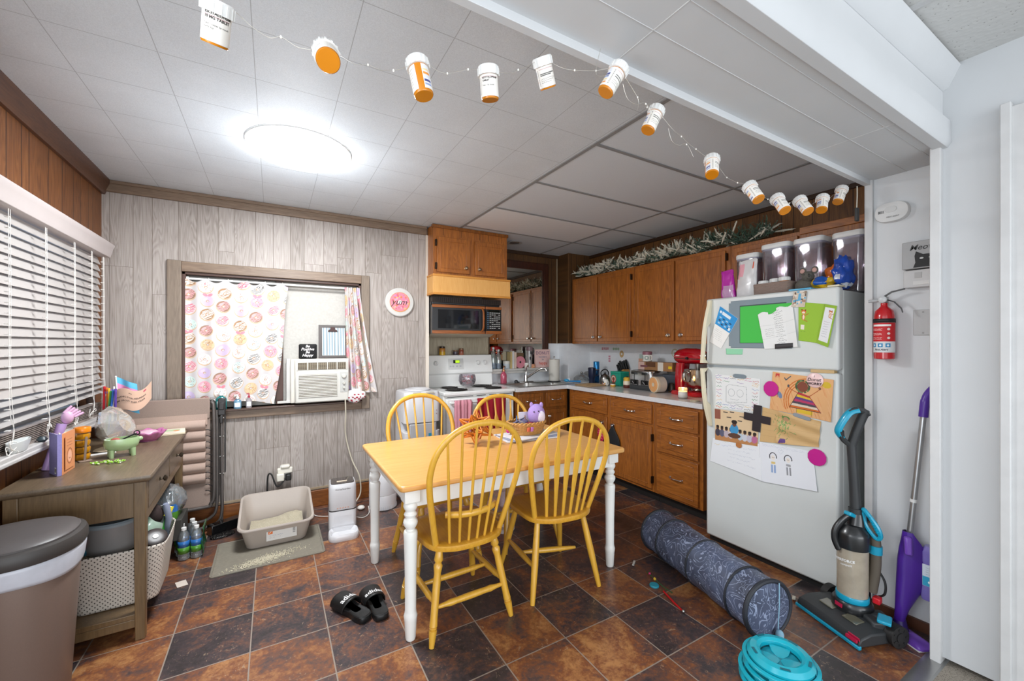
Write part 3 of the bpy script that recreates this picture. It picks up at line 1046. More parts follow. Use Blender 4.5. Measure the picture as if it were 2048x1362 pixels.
# stove
t = thing('stove', 'white electric coil range with two towels on its oven handle', 'stove', (1.41, 3.70, 0))
b = M(); b.box(0, .78, .03, .60, .0, .90); put('body', b, WHITE_ENAMEL, t, bevel=.004)
b = M(); b.box(-.004, .784, .0, .50, .895, .93); put('cooktop', b, WHITE_ENAMEL, t, bevel=.008)
b = M(); b.box(.02, .76, -.012, .03, .22, .865); od = put('oven_door', b, WHITE_ENAMEL, t, bevel=.008)
b = M(); b.box(.14, .64, -.0135, -.011, .38, .70); put('window', b, flat('#1a1b1d', .08, coat=.5), od)
b = M(); b.tube([(.06, -.012, .83), (.06, -.045, .83), (.72, -.045, .83), (.72, -.012, .83)], .011, 10); put('handle', b, WHITE, od)
b = M(); b.box(.02, .76, -.008, .03, .02, .205); put('drawer', b, WHITE_ENAMEL, t, bevel=.006)
b = M()
for x0, x1 in ((.03, .3), (.34, .44), (.48, .56), (.6, .75)): b.box(x0, x1, -.003, .0, .880, .886)
put('vent_slot', b, flat('#1a1a1a', .6), t)
b = M(); b.loft([[(x, .50, .93), (x, .515, 1.06), (x, .495, 1.075), (x, .53, 1.27), (x, .57, 1.275), (x, .60, 1.26), (x, .60, .90)] for x in (0, .78)])
bg = put('backguard', b, WHITE_ENAMEL, t, bevel=.006)
sl = math.atan2(.035, .195)


def onpanel(x, z):   # a point on the sloped control panel
    return (x, .495 + (z - 1.075) * .035 / .195, z)


for x in (.10, .60, .685):
    p = onpanel(x, 1.185)
    b = M(); b.T = Matrix.Translation(p) @ Matrix.Rotation(PI / 2 - sl, 4, 'X')
    b.lathe([(.028, 0), (.026, .006), (.021, .02), (.018, .024), (.002, .025)], n=22); b.obox((0, 0, .026), (.008, .036, .01))
    put('knob', b, WHITE, bg, bevel=.001)
b = M(); b.T = Matrix.Translation(onpanel(.33, 1.17)) @ Matrix.Rotation(-sl, 4, 'X')
b.box(-.09, .09, -.003, .0, -.055, .065); cp = put('control_panel', b, flat('#d5d6d4', .3), bg, bevel=.001)
b = M(); b.T = Matrix.Translation(onpanel(.33, 1.17)) @ Matrix.Rotation(-sl, 4, 'X')
b.box(-.03, .045, -.005, -.002, .012, .048, 0); put('display_frame', b, BLACK, bg)
b = M(); b.T = Matrix.Translation(onpanel(.33, 1.17)) @ Matrix.Rotation(-sl, 4, 'X')
b.box(-.005, .042, -.0065, -.004, .016, .044); put('clock_display', b, emit('#8dbb1e', .8, 'green_display'), bg)
b = M(); b.T = Matrix.Translation(onpanel(.33, 1.17)) @ Matrix.Rotation(-sl, 4, 'X')
for x in (-.075, -.045, -.0, .04): b.box(x, x + .022, -.0045, -.0025, -.03, -.012)
put('button', b, flat('#b9bbc0', .4), bg)
BURN = flat('#2a2625', .45, .4, name='burner_coil')
for x, y, r in ((.20, .38, .085), (.19, .16, .105), (.58, .37, .105), (.60, .15, .085)):
    b = M(); b.lathe([(r + .012, 0), (r + .008, .004), (r * .9, .001), (.02, -.002)], (x, y, .93), 32); dp = put('drip_pan', b, flat('#39322f', .3, .8), t)
    b = M(); n = 90
    b.tube([(x + (r * (.2 + .8 * i / n)) * math.cos(i / n * 4 * 2 * PI), y + (r * (.2 + .8 * i / n)) * math.sin(i / n * 4 * 2 * PI), .938) for i in range(n + 1)], .006, 6, flatten=(1, .7))
    put('burner', b, BURN, dp)


def hung_towel(name, label, x0, x1, ztop, zf, zb, y, mat, seed, cat='towel'):
    rn = random.Random(seed)
    ph = rn.random() * 6
    b = M()
    Lf, Lb = ztop - zf, ztop - zb

    def fn(u, v):
        s = v * (Lf + Lb + .03)
        x = x0 + (x1 - x0) * u
        k = .006 * math.sin(u * 17 + ph) + .005 * math.sin(u * 31 + ph * 2)
        if s < Lf:
            d = 1 - s / Lf
            return (x + (u - .5) * .02 * (1 - d) - .0, y - .016 + k * (1 - d * .0) * (1 if d < 1 else 0) - .004, zf + s)
        s -= Lf
        if s < .03:
            a = s / .03 * PI
            return (x, y - .016 * math.cos(a) + k * math.cos(a) * .5, ztop + .014 * math.sin(a))
        s -= .03
        return (x, y + .012 + .002 * math.sin(u * 20), ztop - s)
    b.grid(26, 30, fn)
    return solo(name, label, cat, b, mat, solid=.006, fix=False)


hung_towel('dish_towel', 'pink dish towel on the oven door handle', 1.50, 1.665, .845, .50, .60, 3.655, cloth('#e3a3ae', '#c97f90', 220), 3)
hung_towel('dish_towel', 'deep red dish towel on the oven door handle', 1.74, 2.04, .845, .48, .60, 3.655, cloth('#b3122b', '#7d0a1c', 220), 5)

# glass bowl of red and silver potpourri on the cooktop
t = thing('glass_bowl', 'clear glass bowl full of red and silver ornaments on the stove', 'bowl', (1.79, 4.02, .945))
prof = [(.045, 0), (.075, .02), (.092, .06), (.09, .095), (.082, .125)]
b = M(); b.lathe(prof + [(.079, .123), (.087, .093), (.088, .06), (.072, .024), (.04, .006)], n=40, caps=False); put('bowl', b, CLEARP, t)
rn = random.Random(4)
b = M()
for i in range(90):
    a, z = rn.uniform(0, 2 * PI), rn.uniform(.02, .10)
    r = rn.uniform(0, .07) * min(1, .5 + z * 8)
    b.ball((r * math.cos(a), r * math.sin(a), z), rn.uniform(.008, .014), 8, m=rn.choice([0, 0, 0, 1, 2]))
o = put('filling', b, [flat('#b5142a', .35), flat('#b9aea8', .3, .3), flat('#5d3a2c', .6)], t); o['kind'] = 'stuff'
for x, h, r, m1, lab in ((1.60, .095, .034, ('#b77a35', '#cba024'), 'glass jar with orange label and dark lid standing on the stove back'), (1.755, .05, .026, ('#4a4450', '#3d3540'), 'short dark jar standing between two jars on the stove back'), (1.825, .072, .028, ('#8d4a38', '#a5634b'), 'copper-coloured candle jar at the right on the stove back')):
    t = thing('spice_jar', lab, 'jar', (x, 4.263, 1.272), group='jars on the stove back')
    b = M(); b.lathe([(r * .9, 0), (r, .004), (r, h * .4)], n=20); put('base', b, flat(m1[1], .3), t)
    b = M(); b.lathe([(r, h * .4), (r, h * .72), (r * .85, h * .8)], n=20); put('body', b, flat(m1[0], .3), t)
    b = M(); b.lathe([(r * .88, h * .8), (r * .9, h * .82), (r * .88, h), (r * .4, h + .004)], n=20); put('lid', b, flat('#3a2a22' if r > .03 else '#8d6f58', .35, .4), t)

# mirror above the sink
t = thing('mirror', 'large wall mirror in a dark wooden frame above the sink ledge', 'mirror', (2.60, YB, 1.10))
b = M(); b.box(-.39, .38, -.012, -.004, .0, 1.23); put('mirror_glass', b, flat('#d6d3c8', .015, 1., var=0, name='mirror_silver'), t)
b = M(); b.box(.375, .45, -.03, 0, .0, 1.315); b.box(-.40, .375, -.03, 0, 1.225, 1.315); b.box(.36, .378, -.022, 0, 0, 1.23)
put('frame', b, wood('#4a2413', '#2c120a', 'Z', 1., .35, .3, name='mahogany'), t, bevel=.006)
b = M(); b.box(2.195, 3.08, 4.225, YB - .004, 1.075, 1.10); b.box(2.195, 3.08, 4.24, YB - .004, 1.045, 1.075)
solo('mirror_ledge', 'narrow white ledge along the foot of the mirror', 'shelf', b, flat('#c9c7c2', .35), bevel=.003)
# ---------------------------------------------------------------- fridge
FY = 1.837
FRIDGE = flat('#d3d6d4', .38, var=.025, vs=5, coat=.15, name='fridge_enamel')
CREAM = flat('#e0d6ba', .4, var=.05, name='yellowed_plastic')
t = thing('fridge', 'white top-freezer fridge covered in drawings and magnets', 'fridge', (2.68, FY, 0), RZ)
b = M(); b.box(.004, .793, .07, .74, .03, 1.70); put('body', b, FRIDGE, t, bevel=.006)
b = M(); b.box(.0, .797, .0, .06, 1.25, 1.715); fd = put('freezer_door', b, FRIDGE, t, bevel=.012)
b = M(); b.box(.0, .797, .0, .06, .04, 1.235); dd = put('fridge_door', b, FRIDGE, t, bevel=.012)
b = M(); b.box(.012, .785, .058, .072, 1.26, 1.70); b.box(.012, .785, .058, .072, .10, 1.225); put('gasket', b, flat('#b5aa98', .6), t)
b = M(); b.box(.01, .79, .03, .7, .0, .036); put('kick_plate', b, BLACK_M, t)
b = M(); b.box(.0, .76, .012, .05, 1.233, 1.252); b.box(.66, .775, .002, .04, 1.2335, 1.2515, 1); put('divider', b, [flat('#8f979a', .5), flat('#c7a877', .5)], t)
b = M(); b.box(.74, .797, .005, .08, 1.716, 1.726); put('hinge_cover', b, CREAM, t, bevel=.003)
for par, z0, z1, up in ((fd, 1.262, 1.705, 1), (dd, .82, 1.225, 0)):
    b = M()
    zs = [z0 + (z1 - z0) * i / 14 for i in range(15)]
    rings = []
    for i, z in enumerate(zs):
        k = i / 14 if up else 1 - i / 14
        dep = -.045 * math.sin(PI * min(1, (1 - k) * 1.6) * .5) - .012
        x = .038 - .030 * (1 - k)
        rings.append([(x - .014, dep + .006, z), (x - .010, dep - .010, z), (x + .012, dep - .010, z), (x + .016, dep + .006, z), (x + .012, -.001 if k > .6 or k < .06 else dep + .012, z), (x - .01, -.001 if k > .6 or k < .06 else dep + .012, z)])
    b.loft(rings); put('handle', b, CREAM, par, bevel=.002)


def paper(name, label, cat, quad, nx, bg, draw=None, off=.002, curl=None, group=None, keep=None, mat=None):
    TL, TR, BR, BL = quad
    W = math.dist(TL, TR); H = math.dist(TL, BL)
    cv = Cv(W, H, nx, bg)
    if draw: draw(cv)
    sc_ = sum(p[0] for p in quad) / 4; zc = sum(p[1] for p in quad) / 4

    def fn(U, V):
        u, v = U / W, V / H
        s = (1 - u) * (1 - v) * BL[0] + u * (1 - v) * BR[0] + u * v * TR[0] + (1 - u) * v * TL[0]
        z = (1 - u) * (1 - v) * BL[1] + u * (1 - v) * BR[1] + u * v * TR[1] + (1 - u) * v * TL[1]
        c = curl(u, v) if curl else u * 0
        return -(off + c), -(s - sc_), z - zc
    o = cv.build(name, None, fn, mat, keep=keep(cv) if keep else None, solid=.0008)
    o.location = (2.68, FY - sc_, zc)
    return tag(o, label, cat, group)


rn = random.Random(11)


def d_cal(c):
    c.on(c.rect(0, c.W, c.H * .52, c.H), '#1f8fd0')
    c.on(c.rect(c.W * .22, c.W * .7, c.H * .84, c.H * .92), '#dfe9ef')
    c.on(c.ell(c.W * .13, c.H * .88, .009), '#e8eef2')
    for i in range(4):
        for k in range(3):
            c.on(c.rect(c.W * (.14 + .2 * i), c.W * (.26 + .2 * i), c.H * (.58 + .075 * k), c.H * (.62 + .075 * k)), '#1d3d63' if (i + k) % 2 else '#a9c8dd')
    c.on(c.rect(c.W * .8, c.W * .93, c.H * .56, c.H * .64), '#dfe9ef')
    for k in range(6): c.scribble(c.W * .1, c.W * (.6 + .05 * k), c.H * (.42 - .05 * k), .001, .0012, '#a8a8a8', rn)


paper('calendar_card', 'blue and white appointment card tilted at the freezer handle', 'card', [(.109, 1.66), (.236, 1.566), (.116, 1.365), (.03, 1.411)], 90, '#eceae6', d_cal, .004)


def d_frame(c):
    c.on(c.rect(.075, c.W * .99 - .03, .033, c.H - .035), '#2f3a3f')
    c.on(c.rect(.079, c.W, .036, c.H - .040), '#3fbb45')


paper('magnetic_frame', 'grey magnetic frame with bright green insert on the freezer door', 'frame', [(.172, 1.685), (.568, 1.685), (.565, 1.37), (.172, 1.37)], 120, '#7d8b93', d_frame, .0025,
      keep=lambda c: (c.U > .012) | (np.abs(c.V - c.H / 2) < c.H / 2 - .012))


def d_list(c):
    for k in range(16):
        y = c.H * (.9 - .052 * k)
        w = c.W * (.10 + .09 * abs(math.sin(k * 1.7)))
        c.scribble(c.W * .52 - w * .5, c.W * .52 + w, y, .0035, .0013, '#6e6e70', rn, .004)
    for k in range(5): c.scribble(c.W * .12, c.W * .4, c.H * (.5 - .045 * k), .003, .0012, '#8a8a8c', rn)
    c.path([(0, c.H * .62), (c.W * .5, c.H * .57), (c.W, c.H * .6)], .0015, '#c9c9c9')
    c.path([(0, c.H * .25), (c.W, c.H * .33)], .0015, '#cfcfcf')


paper('paper_note', 'torn white handwritten note over the green insert on the freezer', 'paper', [(.363, 1.598), (.566, 1.655), (.60, 1.38), (.407, 1.365)], 130, '#e9e9e7', d_list, .006,
      curl=lambda u, v: .012 * np.clip(u - .75, 0, 1) * (1 - v) * 3, keep=lambda c: c.V < c.H * (.94 + .05 * np.sin(c.U * 60) * .6 - .05 * (np.abs(c.U / c.W - .42) < .12)))
paper('magnet', 'black strip magnet holding the torn white note', 'magnet', [(.472, 1.396), (.573, 1.404), (.573, 1.376), (.472, 1.366)], 10, '#3a383a', None, .012)


def d_coll(c):
    for i in range(40):
        x, y = rn.uniform(0, c.W), rn.uniform(0, c.H)
        c.on(c.rect(x, x + rn.uniform(.006, .018), y, y + rn.uniform(.006, .016)), rn.choice(['#c9b89c', '#8f7a66', '#5fa3c4', '#e0d6c8', '#5a4a44', '#a87f6a']))
    c.on(c.rect(c.W * .4, c.W * .62, c.H * .4, c.H * .85), '#58a6cf')


paper('photo_collage', 'small pastel collage print at the top edge of the freezer door', 'picture', [(.576, 1.709), (.645, 1.704), (.634, 1.612), (.562, 1.618)], 50, '#cdbfae', d_coll, .008)


def tiger(c, x, y, s):
    c.on(c.ell(x, y + s * .9, s * .42, s * .36), '#d8701f'); c.on(c.ell(x - s * .3, y + s * 1.22, s * .13), '#7a3513'); c.on(c.ell(x + s * .3, y + s * 1.22, s * .13), '#7a3513')
    c.on(c.ell(x, y + s * .78, s * .26, s * .2), '#f0dcc4'); c.on(c.ell(x - s * .13, y + s * .98, s * .05), '#2a1a10'); c.on(c.ell(x + s * .13, y + s * .98, s * .05), '#2a1a10')
    c.on(c.ell(x, y, s * .3, s * .55), '#d8701f'); c.on(c.ell(x, y, s * .17, s * .42), '#f0dcc4')
    for k in (-.3, -.05, .2): c.on(c.seg((x - s * .3, y + s * k), (x - s * .16, y + s * k), s * .07), '#3a2010')
    c.path([(x + s * .25, y + s * .3), (x + s * .8, y + s * .65)], s * .12, '#b75c18'); c.path([(x + s * .15, y - s * .5), (x + s * .7, y - s * .7)], s * .12, '#b75c18')


def d_g1(c):
    tiger(c, c.W * .22, c.H * .62, .034)
    c.on(c.rect(c.W * .1, c.W * .28, c.H * .30, c.H * .42), '#e9ded0')
    c.scribble(c.W * .1, c.W * .4, c.H * .25, .001, .001, '#6d8a2a', rn)


def d_g2(c):
    c.on(c.rect(c.W * .10, c.W * .88, c.H * .09, c.H * .93), '#e6e6e8')
    tiger(c, c.W * .62, c.H * .74, .022)
    for k in range(7): c.scribble(c.W * .25, c.W * .72, c.H * (.58 - .06 * k), .002, .0014, '#b79aa2' if k < 2 else '#9a9aa4', rn)


gc = 'green greeting card on the fridge'
paper('greeting_card', 'lime green card front with a tiger drawing on the freezer door', 'card', [(.60, 1.645), (.734, 1.622), (.693, 1.403), (.60, 1.418)], 70, '#93bb2c', d_g1, .005)
paper('greeting_card', 'open lime green card with white handwritten panel at the freezer edge', 'card', [(.734, 1.622), (.797, 1.605), (.755, 1.378), (.693, 1.403)], 60, '#8fb52a', d_g2, .008, curl=lambda u, v: .012 * u)
paper('tape_strip', 'translucent green tape strip under the grey magnetic frame', 'tape', [(.149, 1.366), (.267, 1.364), (.263, 1.327), (.153, 1.325)], 20, '#8fd0a8', None, .002)


def d_scr(c):
    cols = ['#c0392b', '#d98032', '#3d8b57', '#3f6fb0', '#7a4fa0', '#444444', '#d9a92f', '#c05a8f']
    for k in range(3):
        for side in (0, 1):
            for j in range(9):
                y = c.H * (.06 + .1 * j)
                x = (.008 if side == 0 else c.W - .05) + 0
                if k == 0: c.scribble(x, x + .042, y, .007, .0022, cols[(j * 3 + side) % 8], rn, .007)
    for k in range(6):
        for y in (c.H * .91, c.H * .82 if k % 2 else c.H * .97, c.H * .05, c.H * .12):
            c.scribble(c.W * k / 6 + .004, c.W * (k + 1) / 6, y, .006, .0022, cols[(k + int(y * 90)) % 8], rn, .007)
    g = '#8f9496'
    c.path([(.08, .05), (.08, .16), (.10, .175), (.22, .17), (.225, .06), (.08, .05)], .002, g)
    for x in (.118, .178): c.path([(x + .022 * math.cos(a), .12 + .026 * math.sin(a)) for a in np.linspace(0, 6.3, 18)], .002, g)
    c.path([(.11, .075), (.16, .07), (.17, .078)], .002, g); c.path([(.09, .045), (.24, .04)], .002, g)


paper('child_drawing', 'white drawing of a face bordered with coloured scribbles on the fridge door', 'drawing', [(.072, 1.186), (.379, 1.174), (.373, .96), (.072, .948)], 190, '#e3e3e2', d_scr, .002)


def capsule(c):
    r = c.H / 2
    return (np.abs(c.U - c.W / 2) < c.W / 2 - r) | ((np.abs(c.U - c.W / 2) - (c.W / 2 - r)) ** 2 + (c.V - r) ** 2 < r * r)


paper('magnet', 'grey oblong magnet atop the coloured scribble drawing', 'magnet', [(.20, 1.197), (.293, 1.195), (.293, 1.168), (.20, 1.170)], 40, '#76838b', None, .006, keep=capsule)


def d_or(c):
    W, H = c.W, c.H
    for i in range(70):
        x, y = rn.uniform(0, W), rn.uniform(0, H)
        c.on(c.seg((x, y), (x + .02, y - .05), .003), rn.choice(['#d98a52', '#e3a878', '#c9793f', '#e6b68c']), .6)
    for r in (.10, .112, .124): c.path([(W * .62 + r * math.cos(a), H * .35 + r * 1.1 * math.sin(a)) for a in np.linspace(1.7, 3.6, 14)], .006, '#c9702f')
    P = lambda pts: [(W * x, H * y) for x, y in pts]
    bands = ['#c8641e', '#d9c9b4', '#4a3f4a', '#b8325f', '#5d3a78', '#d9b52a', '#b03038']
    for k in range(7):
        a, bb = k / 7, (k + 1) / 7
        def at(f): return (.34 + .13 * f, .16 + .42 * f), (.84 - .2 * f, .16 + .36 * f)
        l0, r0 = at(a); l1, r1 = at(bb)
        c.on(c.poly(P([l0, r0, r1, l1])), bands[k])
    c.path(P([(.34, .16), (.47, .58)]), .003, '#2a2020'); c.path(P([(.84, .16), (.64, .52)]), .004, '#9a2440'); c.path(P([(.34, .16), (.84, .16)]), .003, '#2a2020')
    c.on(c.rect(W * .46, W * .72, H * .06, H * .15), '#d9b52a'); c.path(P([(.46, .05), (.46, .16)]), .003, '#2a2020'); c.path(P([(.7, .03), (.7, .16)]), .003, '#2a2020')
    for i in range(60):
        a = rn.uniform(0, 6.3)
        c.on(c.ell(W * .53 + .034 * math.cos(a), H * .73 + .034 * math.sin(a), .006), rn.choice(['#4f6b3c', '#3d4a30', '#6a7f4f']))
    c.on(c.ell(W * .53, H * .72, .028, .03), '#7d3f28')
    c.path(P([(.46, .55), (.33, .62), (.30, .68)]), .004, '#a8501e'); c.path(P([(.64, .5), (.76, .66), (.8, .72)]), .004, '#a8501e')
    c.on(c.ell(W * .295, H * .69, .006, .009), '#4a4a50'); c.on(c.ell(W * .8, H * .74, .007), '#7a4630')
    c.on(c.ell(W * .9, H * .85, .022, .018), '#d2b02c')
    c.on(c.rect(W * .06, W * .13, H * .86, H * .97), '#c23a34'); c.on(c.poly(P([(.06, .86), (.095, .93), (.13, .86)])), '#dba06f')
    c.path(P([(.22, .88), (.245, .83), (.32, .94)]), .006, '#4c555c')
    c.on(c.ell(W * .16, H * .42, .012, .022, .4), '#6f7f9c'); c.path(P([(.11, .45), (.12, .36)]), .004, '#b84a6a')


paper('child_drawing', 'orange crayon drawing of a figure in a striped skirt on the fridge', 'drawing', [(.455, 1.226), (.777, 1.199), (.763, .964), (.437, .992)], 200, '#dda873', d_or, .004, curl=lambda u, v: .01 * np.clip(u - .8, 0, 1) * 2)


def disc(c):
    return c.ell(c.W / 2, c.H / 2, c.W / 2, c.H / 2)


paper('magnet', 'round magenta magnet left of the orange crayon drawing', 'magnet', [(.401, 1.168), (.492, 1.168), (.492, 1.07), (.401, 1.07)], 40, '#bf0a86', None, .008, keep=disc)
paper('magnet', 'round magenta magnet near the corner of the stick figure drawing', 'magnet', [(.647, .802), (.744, .80), (.744, .703), (.647, .703)], 40, '#bf0a86', None, .008, keep=disc)
bt = thing('badge', 'round pink badge with lettering on the orange crayon drawing', 'badge', (2.68, FY - .686, 1.190), RZ)
b = M(); b.T = RX; b.lathe([(.0425, .006), (.0425, .009), (.036, .013), (.001, .015)], n=36); put('disc', b, flat('#edc9c6', .3), bt)
b = M()
for s, sz, y in (('I', .016, .022), ('Donut', .026, .003)): text(b, s, sz, lambda x, yy, y=y: (x, -.0155, y + yy), bold=.01, shear=.25)
text(b, 'WORRY', .02, lambda x, yy: (x, -.0155, -.020 + yy), bold=.03)
put('lettering', b, flat('#3a2226', .5), bt, fix=False)
paper('magnet', 'grey oblong magnet under the orange crayon drawing', 'magnet', [(.572, .992), (.668, .972), (.664, .95), (.568, .97)], 40, '#8b9298', None, .009, keep=capsule)
b = M()
for q in ((-.083, .083, -.024, .024), (-.025, .025, -.085, -.024), (-.025, .025, .024, .085)): b.box(-.004, 0, q[0], q[1], q[2], q[3])
o = solo('magnet', 'black plus-shaped magnet between photo and drawings', 'magnet', b, flat('#2a2024', .7)); o.location = (2.672, FY - .355, .837); o.rotation_euler = (.07, 0, 0)


def d_ph(c):
    W, H = c.W, c.H
    c.on(c.rect(0, W, 0, H * .28), '#b8804f'); c.on(c.rect(0, W * .14, H * .68, H), '#8a4f40')
    for x, y in ((.25, .93), (.33, .78), (.58, .72), (.62, .86), (.4, .96)): c.on(c.rect(W * x - .012, W * x + .02, H * y - .003, H * y + .003), '#3a3030')
    sh = ['#3f3a48', '#5a5a70', '#b9a9b0', '#c9bcc0', '#7f8fb0', '#b5c3cf', '#c7c9d2', '#bfb6c4', '#b8698f']
    for i in range(9):
        x = W * (.07 + .107 * i); y = H * (.36 - .008 * i)
        if i != 4:
            c.on(c.ell(x, y - .022, .019, .026), sh[i]); c.on(c.ell(x, y + .012, .011, .013), '#4a2d22'); c.on(c.ell(x, y + .020, .011, .008), '#1f1715')
    c.on(c.ell(W * .47, H * .42, .03, .04), '#3f8fbf'); c.on(c.ell(W * .47, H * .60, .015, .02), '#6b4230'); c.on(c.ell(W * .47, H * .66, .02, .014), '#241a18')
    c.on(c.ell(W * .47, H * .22, .045, .018), '#5a3a2c')


paper('group_photo', 'photo print of a seated group in a classroom on the fridge door', 'photo', [(.068, .944), (.373, .944), (.363, .742), (.072, .727)], 150, '#d9bd97', d_ph, .004)


def d_br(c):
    W, H = c.W, c.H
    for k in range(5): c.path([(0, H * (.2 + .17 * k)), (W, H * (.15 + .17 * k))], .002, '#c09a68')
    for i in range(90):
        x, y = rn.gauss(W * .42, .022), rn.gauss(H * .55, .04)
        c.on(c.seg((x, y), (x + rn.uniform(-.01, .01), y + .012), .003), rn.choice(['#6f9a4f', '#88ad66', '#557a3c', '#8f9a60']))
    c.on(c.ell(W * .44, H * .84, .022, .014), '#5a8a4a'); c.on(c.ell(W * .44, H * .80, .016, .016), '#c09470')
    c.on(c.poly([(W * .34, H * .02), (W * .47, H * .04), (W * .46, H * .16), (W * .37, H * .17)]), '#5c3a7c')
    c.path([(W * .52, H * .42), (W * .64, H * .36)], .003, '#557a3c')


paper('child_drawing', 'brown paper with a green crayon figure on the fridge door', 'drawing', [(.394, .998), (.715, .959), (.703, .81), (.376, .776)], 170, '#cda873', d_br, .003, curl=lambda u, v: .008 * np.sin(u * 3 + v * 7) ** 2 * (u > .3))
paper('magnet', 'small round brown magnet at the foot of the group photo', 'magnet', [(.222, .745), (.264, .745), (.264, .705), (.222, .705)], 24, '#b5733c', None, .008, keep=disc)


def d_w1(c):
    for k in range(5): c.scribble(c.W * .35, c.W * (.9 - .1 * (k % 2)), c.H * (.8 - .13 * k), .004, .0014, '#c6c8d2', rn)
    c.scribble(.02, .06, c.H * .78, .006, .002, '#d9c690', rn); c.scribble(.07, .12, c.H * .78, .008, .002, '#b9bfd6', rn); c.scribble(.08, .12, c.H * .92, .005, .002, '#c9c4a0', rn)


paper('child_drawing', 'white sheet with faint pencil marks below the group photo', 'drawing', [(.052, .735), (.385, .76), (.394, .53), (.03, .567)], 130, '#e4e5e8', d_w1, .0018, curl=lambda u, v: .01 * (1 - v) * u)


def d_w2(c):
    W, H = c.W, c.H
    for k in range(2): c.scribble(W * .06, W * .85, H * (.96 - .03 * k), .003, .0012, '#bfc3d0', rn)
    c.path([(W * .42, H * .78), (W * .37, H * .86), (W * .395, H * .9), (W * .42, H * .87), (W * .445, H * .9), (W * .47, H * .86), (W * .42, H * .78)], .0015, '#c3c6d0')
    for x, body, leg in ((W * .27, '#d9b52a', '#6a8fc4'), (W * .55, '#8a8a8e', '#6a6a70')):
        c.path([(x + .02 * math.cos(a), H * .68 + .026 * math.sin(a)) for a in np.linspace(-.2, 3.6, 14)], .005, '#2d2d33')
        c.on(c.ell(x, H * .66, .012, .016), '#e8ded6'); c.on(c.ell(x - .004, H * .665, .002), '#333333'); c.on(c.ell(x + .004, H * .665, .002), '#333333')
        c.on(c.rect(x - .012, x + .012, H * .50, H * .56), body, .8)
        for d in (-.008, .008): c.on(c.rect(x + d - .005, x + d + .005, H * .28, H * .48), leg, .8)


paper('child_drawing', 'white drawing of two stick figures low on the fridge door', 'drawing', [(.373, .773), (.673, .78), (.698, .558), (.379, .526)], 170, '#e2e3e8', d_w2, .003, curl=lambda u, v: .006 * (1 - v))

# ---------------------------------------------------------------- on top of the fridge (top z = 1.70)
ZT = 1.703


def canister(label, s, x, w, d, h):
    t = thing('storage_canister', label, 'canister', (x, FY - s, ZT), RZ, 'clear canisters on the fridge')
    b = M()
    A = rrect(-w / 2, w / 2, -d / 2, d / 2, .03)
    B = [(p * .97, q * .97) for p, q in A]
    b.loft([[(p * .93, q * .93, 0) for p, q in A], [(p * .96, q * .96, .01) for p, q in A], [(p, q, h) for p, q in A], [(p, q, h) for p, q in B], [(p * .93, q * .93, .012) for p, q in B]])
    put('body', b, CLEARP, t)
    b = M(); b.loft([[(p * k, q * k, z) for p, q in A] for k, z in ((.98, h - .012), (1.0, h - .006), (1.0, h + .002))]); put('seal', b, flat('#9a98a8', .3), t)
    b = M(); b.loft([[(p * k, q * k, z) for p, q in A] for k, z in ((1.03, h + .002), (1.05, h + .006), (1.05, h + .026), (1.01, h + .034))]); put('lid', b, WHITE, t)


canister('clear plastic canister behind the pink and white snack bag', .13, 3.02, .155, .15, .31)
canister('clear plastic canister standing behind the woven basket', .325, 3.02, .175, .16, .345)
canister('clear plastic canister behind the grey plush mouse', .525, 3.02, .165, .16, .34)
canister('clear plastic canister nearest the wall corner on the fridge', .735, 3.02, .155, .16, .33)

rn = random.Random(9)


def bag(name, label, s, x, w, h, d, mats, paintfn=None, lean=0, cat='bag', seed=1):
    """upright crinkled film bag, wide at the bottom and sealed flat at the top"""
    t = thing(name, label, cat, (x, FY - s, ZT), RZ)
    rr = random.Random(seed)
    b = M()
    rings = []
    n = 28
    for i in range(13):
        v = i / 12
        dep = d * (1 - v ** 2.2) * (.6 + .4 * min(1, v * 5)) + .003
        ww = w * (.94 + .06 * math.cos(v * 4))
        rings.append([(ww / 2 * math.copysign(abs(math.cos(q)) ** .5, math.cos(q)) + lean * v * w, dep / 2 * math.copysign(abs(math.sin(q)) ** .8, math.sin(q)) + .004 * rr.uniform(-1, 1) * (v < .95), h * v + .004 * math.sin(q * 3 + v * 5) * (0 < v)) for q in [2 * PI * (j + .5) / n for j in range(n)]])
    b.loft(rings)
    for k, f in enumerate(b.f):
        c = [sum(b.v[i][a] for i in f) / len(f) for a in range(3)]
        b.mi[k] = paintfn(c[0] / w, c[2] / h) if paintfn else 0
    put('film', b, mats, t, smooth=80)
    return t


bag('snack_bag', 'magenta snack bag with clear lower half on the fridge edge', .105, 2.79, .10, .215, .05, [flat('#b01c9a', .25, coat=.5), flat('#b98db0', .15, coat=.5)], lambda x, z: 0 if z > .5 else (1 if abs(x) < .36 else 0), -.15)
bag('snack_bag', 'white and pink snack bag with strawberries printed near its top', .225, 2.79, .135, .265, .05, [flat('#cfcdcd', .25, coat=.4), flat('#e0a0aa', .3), flat('#d0502e', .3)],
    lambda x, z: 1 if (z > .55 and z < .88 and x < 0) else (2 if (.76 < z < .9 and .12 < x < .42 and abs(x - .27) > .04) else 0), .12, seed=2)
t = thing('woven_basket', 'shallow taupe rope basket of pill bottles on the fridge', 'basket', (2.826, FY - .40, ZT), RZ)
b = M()
for i in range(9):
    A = rrect(-.108 - .0006 * i, .108 + .0006 * i, -.075, .075, .03)
    b.tube([(x, y, .006 + i * .0095) for x, y in A], .0055, 6, closed=True)
b.box(-.10, .10, -.07, .07, .0, .004)
put('weave', b, cloth('#97847a', '#7a685f', 260), t)


